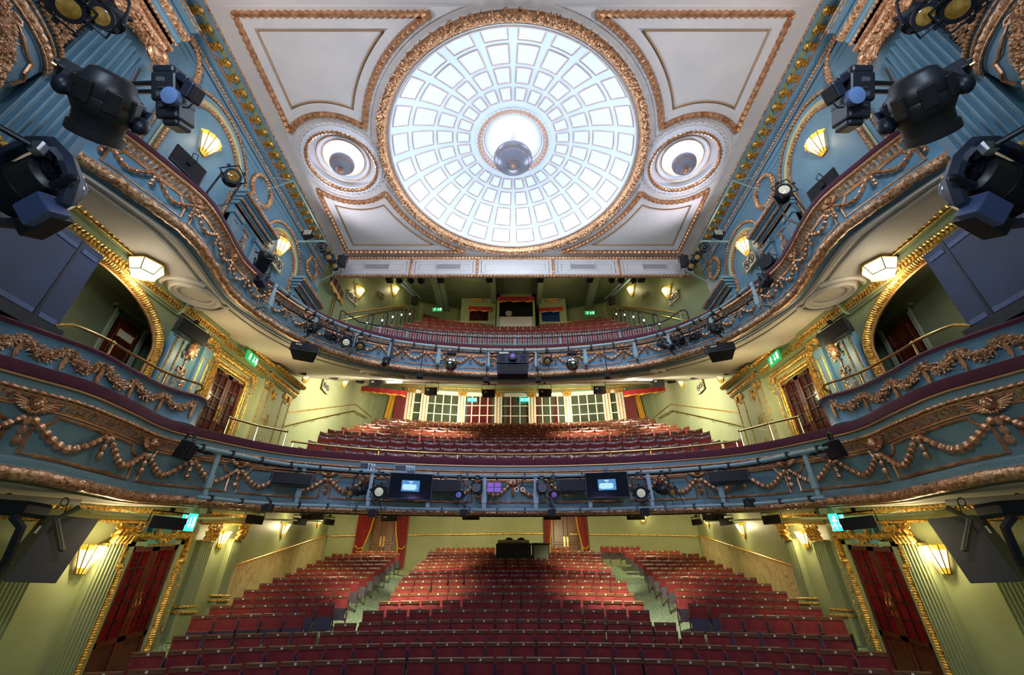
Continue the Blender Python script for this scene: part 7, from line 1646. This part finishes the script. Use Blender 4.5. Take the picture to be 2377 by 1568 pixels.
# ------------------------------------------------------------------ big fixtures beside the camera (stage boom rigs) ----------------
RT, UPC, FW = Vector((1, 0, 0)), Vector((0, -ST, CT)), Vector((0, CT, ST))
for sx in (-1, 1):
    S = SIDE[sx]; X = lambda v: v if sx < 0 else 2*CXP-v
    ZB = 4.35
    a, b = at_z(X(128), 138, ZB), at_z(X(338), 257, ZB)
    t = thing('boom_arm', f'black upper boom arm holding the large round moving light at the {S}', 'rigging bar', tuple(a), 'boom arms')
    m = MB(); m.tube([a, b], .028, 8); bld(m, 'tube', 'black', t)
    m = MB(); m.tube([a+Vector((0, 0, -.06)), b+Vector((0, 0, -.06))], .012, 5); bld(m, 'brass_edge', 'brass', t)
    # large round moving light
    c = at_k(X(243), 243, 4.05); ax = (RT*(.47*sx)-UPC*.86+FW*.16); Q = aimq(ax); f = lambda u, n, z: c+Q @ Vector((u, n, z))
    t = thing('moving_light', f'large dark round moving wash light hanging lens down from the upper {S} boom arm', 'stage light', tuple(c), 'round moving wash lights')
    m = MB(f); m.lathe([(.12, -.3), (.17, -.27), (.2, -.2), (.235, -.16), (.24, -.05), (.235, -.04), (.24, -.03), (.24, .06), (.22, .1), (.2, .14), (.195, .15), (.19, .24), (.21, .245), (.215, .33), (.2, .34)], 14); bld(m, 'head', 'blk2', t)
    m = MB(f)
    for k in range(7): g = 2*PI*k/7; m.box((.225*math.cos(g), .225*math.sin(g), -.06), (.06, .12, .2), Matrix.Rotation(g, 3, 'Z'))
    bld(m, 'cooling_covers', 'blk2', t, smooth=False, bevel=.012)
    m = MB(f); m.lathe([(.2, .32), (.1, .33), (1e-4, .335)], 20); bld(m, 'lens', 'lensd', t)
    d = (b-a).normalized(); h = a.lerp(b, .52); up = Vector((0, 0, 1))
    m = MB(); m.tube([c-d*.29+up*-.06, c-d*.3+up*.14, h-d*.26+up*-.1, h+d*.26+up*-.1, c+d*.3+up*.14, c+d*.29+up*-.06], .05, 6, False, .6); m.ell(c-d*.28+up*-.03, (.08, .08, .1)); m.ell(c+d*.28+up*-.03, (.08, .08, .1)); bld(m, 'yoke', 'navyd', t)
    m = MB(); q = Matrix((d, d.cross(up), up)).transposed(); m.box(h+up*-.07, (.62, .2, .13), q); bld(m, 'base', 'black', t, smooth=False, bevel=.02)
    m = MB(); m.tube([h+up*-.05+d*.2, h+d*.34+up*-.2+FW*-.05, c+d*.34], .014, 5); bld(m, 'cable', 'cable', t)
    # boxy moving light on a side arm, farther in
    c = at_k(X(408), 232, 5.2); f = lambda u, n, z: c+RT*u*(-sx)-FW*n+UPC*z
    t = thing('moving_light', f'boxy black moving profile light on a side arm near the {S} pilaster capital', 'stage light', tuple(c), 'boxy moving profile lights')
    m = MB(f); m.box((-.02, 0, .08), (.3, .34, .34)); m.box((.0, 0, -.17), (.27, .3, .24)); m.box((.02, 0, -.31), (.19, .24, .1)); m.box((-.02, .05, .28), (.26, .24, .1)); bld(m, 'body', 'black', t, smooth=False, bevel=.03)
    m = MB(f); m.box((.2, .05, .17), (.14, .26, .1), Matrix.Rotation(.6, 3, 'Y')); m.box((.25, .06, .05), (.12, .22, .2), Matrix.Rotation(.5, 3, 'Y')); bld(m, 'yoke_arm', 'navyd', t, smooth=False, bevel=.02)
    q = Matrix.Rotation(-PI/2, 4, 'X')
    m = MB(f); m.lathe([(.09, 0), (.105, .03), (.1, .09), (.06, .1), (1e-4, .1)], 18, Matrix.Translation((.1, .14, -.07)) @ q); bld(m, 'tilt_cap', mat('slate blue plastic', srgb(92,116,158), .4), t)
    m = MB(f)
    for z in (.05, -.16): m.box((-.04, .175, z), (.06, .01, .014))
    for k in range(5): m.box((-.09+.02*k, .175, .15), (.008, .01, .05)); m.box((-.09+.02*k, .175, -.02), (.008, .01, .05))
    bld(m, 'badge_and_vents', 'chrome', t, smooth=False)
    m = MB(); e = at_k(X(300), 196, 5.3); m.tube([e, c+UPC*.2-RT*.3*(-sx)*1., c+UPC*.2], .03, 6); m.tube([at_k(X(296), 214, 5.3), c-RT*.2*(-sx)+UPC*.1], .028, 6); m.tube([at_k(X(322), 158, 5.35), at_k(X(284), 232, 5.25)], .03, 6); bld(m, 'side_arm', 'black', t)
    m = MB(f); m.tube([(.22, .1, -.02), (.3, .12, -.1), (.24, .12, -.16), (.16, .1, -.14)], .01, 5); bld(m, 'cable', 'cable', t)
    # lower boom arm with the big framed lantern
    a, b = at_z(X(-20), 285, 3.35), at_z(X(172), 392, 3.35)
    t = thing('boom_arm', f'black lower boom arm holding the framed lantern at the {S} edge', 'rigging bar', tuple(b), 'boom arms')
    m = MB(); m.tube([a, b], .026, 8); bld(m, 'tube', 'black', t)
    m = MB(); m.box(at_z(X(90), 345, 3.33), (.09, .08, .1)); m.box(at_z(X(152), 381, 3.33), (.08, .08, .1)); bld(m, 'clamps', 'chrome', t, smooth=False)
    c = at_k(X(72), 425, 3.85); f = lambda u, n, z: c+RT*u*(-sx)-FW*n+UPC*z
    t = thing('framed_lantern', f'large black stage lantern with a rounded frame and glass barrel at the {S} edge', 'stage light', tuple(c), 'large framed lanterns')
    W2 = Matrix.Rotation(-.42, 3, 'Y')
    P = [W2 @ Vector((u, 0, z)) for u, z in ((-.42, -.2), (-.42, .2), (-.3, .3), (.2, .3), (.33, .24), (.4, .05), (.38, -.15), (.25, -.3), (-.2, -.32))]
    m = MB(f); m.tube([p+Vector((0, .02, 0)) for p in P], .055, 6, True, 1.4); bld(m, 'frame', mat('slate powder coat', srgb(46,56,76), .4), t)
    q = Matrix.Translation((-.05, -.1, 0)) @ (W2.to_4x4()) @ Matrix.Rotation(PI/2, 4, 'Y')
    m = MB(f); m.lathe([(.19, -.28), (.23, -.26), (.23, .2), (.19, .24), (.16, .25)], 22, q)
    for k in range(12): m.lathe([(.232, -.24+.02*k), (.245, -.235+.02*k), (.232, -.23+.02*k)], 22, q)
    bld(m, 'barrel', 'black', t)
    m = MB(f); m.lathe([(.17, .22), (.2, .28), (.14, .31), (1e-4, .32)], 22, q); bld(m, 'glass_end', 'lensd', t)
    m = MB(f); m.box((.21, .1, -.28), (.26, .2, .2), Matrix.Rotation(-.5, 3, 'Y')); bld(m, 'control_box', mat('slate blue metal', srgb(74,92,136), .45), t, smooth=False, bevel=.015)
    m = MB(f); m.box((.14, .02, -.36), (.34, .2, .14), Matrix.Rotation(-.5, 3, 'Y')); bld(m, 'ballast_box', 'black', t, smooth=False, bevel=.015)
    m = MB(f); m.tube([(.3, .1, -.06), (.5, .12, .0)], .035, 10); m.ell((.5, .12, 0), (.036, .036, .036), 8, 6); bld(m, 'handle', 'navyd', t)
    m = MB(); up = Vector((0, 0, 1)); h = at_z(X(120), 362, 3.33); m.tube([c+UPC*.3+RT*.1*(-sx), h], .04, 6); bld(m, 'yoke', 'black', t)
    # two round lanterns at the very top
    p = at_k(X(250), 44, 5.4); lantern('fresnel', f'round amber lensed lantern on the {S} top boom', p, (-sx*.25, -.5, -.8), 1.1, 'lensa', 'lanterns on the top booms', p+Vector((sx*.1, -.1, .6)))
    p = at_k(X(160), 10, 5.2); lantern('fresnel', f'round yellow lensed lantern cut by the top edge, {S} boom', p, (-sx*.5, -.1, -.8), 1.25, 'lensa', 'lanterns on the top booms', p+Vector((sx*.1, -.1, .6)))
    t = thing('boom_arm', f'black top boom arm near the {S} stage box', 'rigging bar', tuple(at_k(X(245), 10, 5.6)), 'boom arms')
    m = MB(); m.tube([at_k(X(180), -30, 5.5), at_k(X(308), 48, 5.9)], .03, 7); bld(m, 'tube', 'black', t)
    # blue black cabinet standing on the box parapet
    f = LW(sx, XW)
    t = thing('speaker_cabinet', f'big flat blue black loudspeaker cabinet on the near end of the {S} box parapet', 'cabinet', (sx*6.6, 4.2, 3.05), 'blue black cabinets')
    fc = lambda u, n, z: Vector((sx*(6.28+.10*(5.0-u)*.6-n), u, z))
    m = MB(fc); m.span((2.6, -.6, 3.16), (5.0, 0, 4.5)); bld(m, 'body', 'navy', t, smooth=False, bevel=.01)
    m = MB(fc); m.span((2.6, -.62, 3.02), (5.06, .06, 3.17)); m.span((4.66, .0, 3.16), (4.7, .008, 4.5)); m.span((3.55, .0, 3.16), (3.6, .008, 4.5)); bld(m, 'base_and_joints', 'navyd', t, smooth=False)
    m = MB(fc)
    for q0, q1 in ((2.7, 3.5), (3.62, 4.64), (4.72, 4.95)):
        for z in (4.36, 3.24):
            m.span((q0, 0, z-.035), (q1, .012, z+.035))
            for v in frange(q0+.08, q1-.08, max(2, int((q1-q0)/.2))): m.ell((v, .012, z), (.012, .006, .012), 6, 4)
    bld(m, 'screwed_battens', mat('grey blue batten', srgb(86,100,140), .45), t, smooth=False)
    # tilted dark loudspeaker under the dress circle, beside the nearest sconce
    p1, p2, p3, p4 = at_k(X(231), 1206, 6.0), at_k(X(130), 1354, 5.5), at_k(X(12), 1350, 5.2), at_k(X(128), 1196, 5.7)
    nrm = (p2-p1).cross(p4-p1).normalized(); nrm = nrm if nrm.dot(p1) > 0 else -nrm
    t = thing('tilted_loudspeaker', f'large dark tilted loudspeaker hood under the dress circle by the {S} stalls sconce', 'loudspeaker', tuple((p1+p3)/2), 'tilted loudspeaker hoods')
    m = MB(); b4 = [p+nrm*.14 for p in (p1, p2, p3, p4)]; m.add([p1, p2, p3, p4]+b4, [(0, 1, 2, 3), (7, 6, 5, 4), (0, 4, 5, 1), (1, 5, 6, 2), (2, 6, 7, 3), (3, 7, 4, 0)]); bld(m, 'hood', 'hood', t, smooth=False)
    s1, s2 = at_k(X(100), 1198, 5.7), at_k(X(-24), 1346, 5.2)
    m = MB(); m.add([p4, p3, s2, s1], [(0, 1, 2, 3)]); sp = bld(m, 'side_plate', mat('olive grey side plate', srgb(104,100,66), .5), t, smooth=False)
    m = MB(); w1, w2 = p4.lerp(p3, .18).lerp(s1.lerp(s2, .18), .45), p4.lerp(p3, .3).lerp(s1.lerp(s2, .3), .45); m.tube([w1-nrm*.012, w2-nrm*.012], .022, 4, False, .4); bld(m, 'white_label', 'blindgrey', sp)
    m = MB(); k1, k2, k3 = at_k(X(185), 1178, 5.7), at_k(X(130), 1206, 5.5), at_k(X(143), 1276, 5.4); m.tube([k1, k2, k3], .035, 4); m.tube([k2, k3], .035, 4); m.ell(k3, (.04, .04, .03), 8, 5); bld(m, 'bracket', mat('olive grey bracket', srgb(78,76,52), .5), t)
    m = MB(); m.tube([at_k(X(-30), 1176, 5.2), at_k(X(60), 1182, 5.3), at_k(X(110), 1190, 5.5)], .09, 6, False, .6); m.tube([at_k(X(30), 1200, 5.1), at_k(X(48), 1225, 5.1), at_k(X(15), 1300, 5.0), at_k(X(-10), 1330, 5.)], .05, 5); bld(m, 'clamps', 'black', t)
    t = thing('rigging_bar', f'cream coloured pipe under the {S} side of the dress circle', 'rigging bar', tuple(at_k(X(90), 1160, 5.6)), 'cream pipes')
    m = MB(); m.tube([at_k(X(-40), 1152, 5.3), at_k(X(186), 1168, 5.9)], .042, 9); bld(m, 'pipe', 'cream', t)
    m = MB()
    for v, w in ((18, 1156), (150, 1166)): q = at_k(X(v), w, 5.45); m.tube([q+Vector((0, .05*math.cos(g), .05*math.sin(g))) for g in frange(0, 2*PI, 11)[:-1]], .008, 4, True)
    bld(m, 'cable_ties', 'cable', t)
    m = MB(); m.tube([at_k(X(75), 1290, 5.5), at_k(X(110), 1240, 5.6), at_k(X(150), 1190, 5.6), at_k(X(160), 1165, 5.6)], .006, 5); m.tube([at_k(X(-10), 1310, 5.1), at_k(X(20), 1313, 5.2)], .02, 5); tag(m.build('loose_cable', 'cable'), f'thin black cable looping from the {S} cream pipe to the tilted hood', 'cable', 'loose cables')
# cables swagged along the lower bar
for px0, px1, lab in ((866, 885, 'left of the left display screen'), (1108, 1075, 'under the left tubular lantern'), (1243, 1290, 'under the right tubular lantern'), (1560, 1590, 'right end lantern')):
    a, _ = on_front(DC, px0, 1120, .5); b, _ = on_front(DC, px1, 1186, .52); mdl = (a+b)/2+Vector((.12 if px1 > px0 else -.12, -.04, -.16)); P = [a.lerp(mdl, q).lerp(mdl.lerp(b, q), q) for q in frange(0, 1, 12)]
    m = MB(); m.tube(P, .009, 5); tag(m.build('hanging_cable', 'cable'), f'black cable sagging between the dress circle bars, {lab}', 'cable', 'sagging cables')
# ------------------------------------------------------------------ light ----------------------------------------------------------
def lamp(kind, name, loc, power, col, **kw):
    d = bpy.data.lights.new(name, kind); d.energy = power; d.color = col
    for k, v in kw.items():
        if k not in ('aim',): setattr(d, k, v)
    o = bpy.data.objects.new(name, d); COL.objects.link(o); o.location = loc
    if 'aim' in kw: o.rotation_euler = (Vector(kw['aim'])-Vector(loc)).to_track_quat('-Z', 'Y').to_euler()
    return o
WARM, WW, COOL, ICE = (1, .80, .44), (1, .88, .66), (.62, .78, 1), (.72, .84, 1)
for p, w in SCN: lamp('POINT', 'sconce_light', p, w, WARM, shadow_soft_size=.07)
for p in LAN: lamp('POINT', 'lantern_light', p, 26, WW, shadow_soft_size=.15)
# cool wash: unseen fill lamps added in mid-air under the dome
for i in range(6):
    a = 2*PI*(i+.5)/6; lamp('POINT', 'dome_fill', (2.6*math.cos(a), DY+2.6*math.sin(a), H-1.3), 80, ICE, shadow_soft_size=.5)
for sx in (-1, 1):
    lamp('POINT', 'rose_light', (sx*PX, DY, H+.08), 30, ICE, shadow_soft_size=.25)
    lamp('SPOT', 'ceiling_flood_and_fill', (sx*6.2, 10.2, 9.6), 170, (.88, .86, 1), spot_size=math.radians(130), spot_blend=.8, shadow_soft_size=.1, aim=(sx*3.6, 8.6, 11.6))
    lamp('SPOT', 'ceiling_flood_and_fill', (sx*5.4, 2.4, 7.4), 430, (1, .9, .86), spot_size=math.radians(130), spot_blend=.8, shadow_soft_size=.4, aim=(sx*3.6, 6.0, 11.2))  # unseen lamp added at the stage end to brighten the ceiling
    lamp('SPOT', 'stage_side_fill', (sx*2.6, -1.4, 5.6), 1300, COOL, spot_size=math.radians(84), spot_blend=.7, shadow_soft_size=.8, aim=(sx*3.6, 10, 8.0))  # unseen cool fill added behind the camera for walls and fronts
lamp('SPOT', 'blue_fill', (0, -1.2, 3.6), 640, (.42, .34, 1), spot_size=math.radians(80), spot_blend=.8, shadow_soft_size=.4, aim=(0, 8.4, -.9))  # added blue lamp, unseen, turns the front stalls rows purple
for sx in (-1, 1): lamp('SPOT', 'stage_side_fill', (sx*-1.5, -1.2, 3.4), 520, (.72, .86, 1), spot_size=math.radians(60), spot_blend=.8, shadow_soft_size=.5, aim=(sx*5.8, 6.4, 2.6))  # unseen fill added to brighten the sides of the dress circle front
lamp('SPOT', 'blue_fill', (0, .5, 8.5), 620, (.45, .48, 1), spot_size=math.radians(70), spot_blend=.8, shadow_soft_size=.4, aim=(0, 12.4, 3.6))  # added blue lamp, unseen, tints the front circle rows
lamp('POINT', 'oculus_light', (0, DY, zo+.12), 14, ICE, shadow_soft_size=.2)
# stalls: seat pool downlights, then warm side spots added as unseen wall fill
for sx in (-1, 1):
    lamp('SPOT', 'stalls_downlight_and_fill', (sx*2.5, 11.5, 1.62), 560, WW, spot_size=math.radians(96), spot_blend=.7, shadow_soft_size=.1, aim=(sx*3.0, 13.6, -.6))
    lamp('SPOT', 'stalls_downlight_and_fill', (sx*2.7, 15.6, 2.4), 420, WW, spot_size=math.radians(84), spot_blend=.7, shadow_soft_size=.12, aim=(sx*2.9, 18.0, .4))
    lamp('SPOT', 'stalls_downlight_and_fill', (sx*5.2, 14.6, 2.0), 110, WARM, spot_size=math.radians(140), spot_blend=.8, shadow_soft_size=.2, aim=(sx*6.6, 14.6, 0))
    lamp('SPOT', 'stalls_downlight_and_fill', (sx*5.2, 18.6, 2.85), 220, WARM, spot_size=math.radians(140), spot_blend=.8, shadow_soft_size=.2, aim=(sx*6.4, 20.5, 0.6))
    lamp('SPOT', 'stalls_downlight_and_fill', (sx*5.2, 10.2, 1.25), 50, WARM, spot_size=math.radians(140), spot_blend=.8, shadow_soft_size=.25, aim=(sx*7.2, 10.2, -.4))
    lamp('SPOT', 'stalls_downlight_and_fill', (sx*5.2, 6.4, .85), 22, WARM, spot_size=math.radians(140), spot_blend=.8, shadow_soft_size=.25, aim=(sx*7.2, 6.8, -.4))
    lamp('SPOT', 'stalls_back_wall_light', (sx*2.2, 19.6, 3.1), 260, WARM, spot_size=math.radians(140), spot_blend=.8, shadow_soft_size=.3, aim=(sx*2.4, 23.4, 2.2))
# circle
for sx in (-1, 1):
    lamp('SPOT', 'circle_downlight_and_fill', (sx*2.6, 14.7, 6.75), 620, WW, spot_size=math.radians(84), spot_blend=.7, shadow_soft_size=.12, aim=(sx*2.9, 16.4, 5.2))
    lamp('SPOT', 'circle_downlight_and_fill', (sx*4.7, 14.6, 6.5), 420, (1, .92, .66), spot_size=math.radians(130), spot_blend=.7, shadow_soft_size=.12, aim=(sx*7.2, 15.4, 5.6))
    lamp('SPOT', 'circle_downlight_and_fill', (sx*2.8, 19.0, 8.55), 420, (1, .9, .64), spot_size=math.radians(140), spot_blend=.7, shadow_soft_size=.2, aim=(sx*3.2, 21.7, 8.0))
    lamp('SPOT', 'circle_downlight_and_fill', (sx*4.6, 17.2, 7.5), 240, (1, .9, .66), spot_size=math.radians(130), spot_blend=.8, shadow_soft_size=.2, aim=(sx*5.6, 21, 8.0))  # unseen fill lamp added to brighten the rear curtains and pelmets
    lamp('POINT', 'strip_light_lamp', (sx*4.6, 15.2, 6.65), 50, (1, .94, .78), shadow_soft_size=.15)
    lamp('POINT', 'box_light', (sx*6.55, 8.4, 4.6), 22, WARM, shadow_soft_size=.1)
    lamp('POINT', 'box_recess_light', (sx*7.6, 5.6, 4.9), 12, WARM, shadow_soft_size=.15)
    lamp('POINT', 'soffit_light', (sx*6.2, 10.4, 4.6), 40, WARM, shadow_soft_size=.2)
# upper circle
for sx in (-1, 1):
    lamp('SPOT', 'gallery_downlight', (sx*3.6, 13.4, 11.6), 80, WW, spot_size=math.radians(110), spot_blend=.8, shadow_soft_size=.2, aim=(sx*3.2, 17, 10))
    lamp('POINT', 'gallery_light', (sx*2.2, 16.6, 12.6), 26, WARM, shadow_soft_size=.3)
w = bpy.data.worlds.new('stage_ambience'); bpy.context.scene.world = w; w.use_nodes = True
w.node_tree.nodes['Background'].inputs[0].default_value = (.52, .64, .9, 1); w.node_tree.nodes['Background'].inputs[1].default_value = .16
# ------------------------------------------------------------------ camera and final height shift ----------------------------------
for o in bpy.context.scene.objects:
    if o.parent is None: o.location.z += EYE
cam = bpy.data.cameras.new('camera'); cam.sensor_width = 36; cam.lens = FPX/2377*36; cam.shift_x = -(CXP-1188.5)/2377; cam.clip_start = .05; cam.clip_end = 100
co = bpy.data.objects.new('camera', cam); COL.objects.link(co); co.location = (0, 0, EYE); co.rotation_euler = (PI/2+TILT, 0, 0)
sc = bpy.context.scene; sc.camera = co
sc.view_settings.view_transform = 'Standard'; sc.view_settings.look = 'None'; sc.view_settings.exposure = 0
sc.cycles.use_denoising = True; sc.cycles.max_bounces = 4; sc.cycles.diffuse_bounces = 2; sc.cycles.glossy_bounces = 2; sc.cycles.use_adaptive_sampling = True; sc.cycles.adaptive_threshold = .15; sc.cycles.adaptive_min_samples = 16; sc.cycles.sample_clamp_indirect = 4
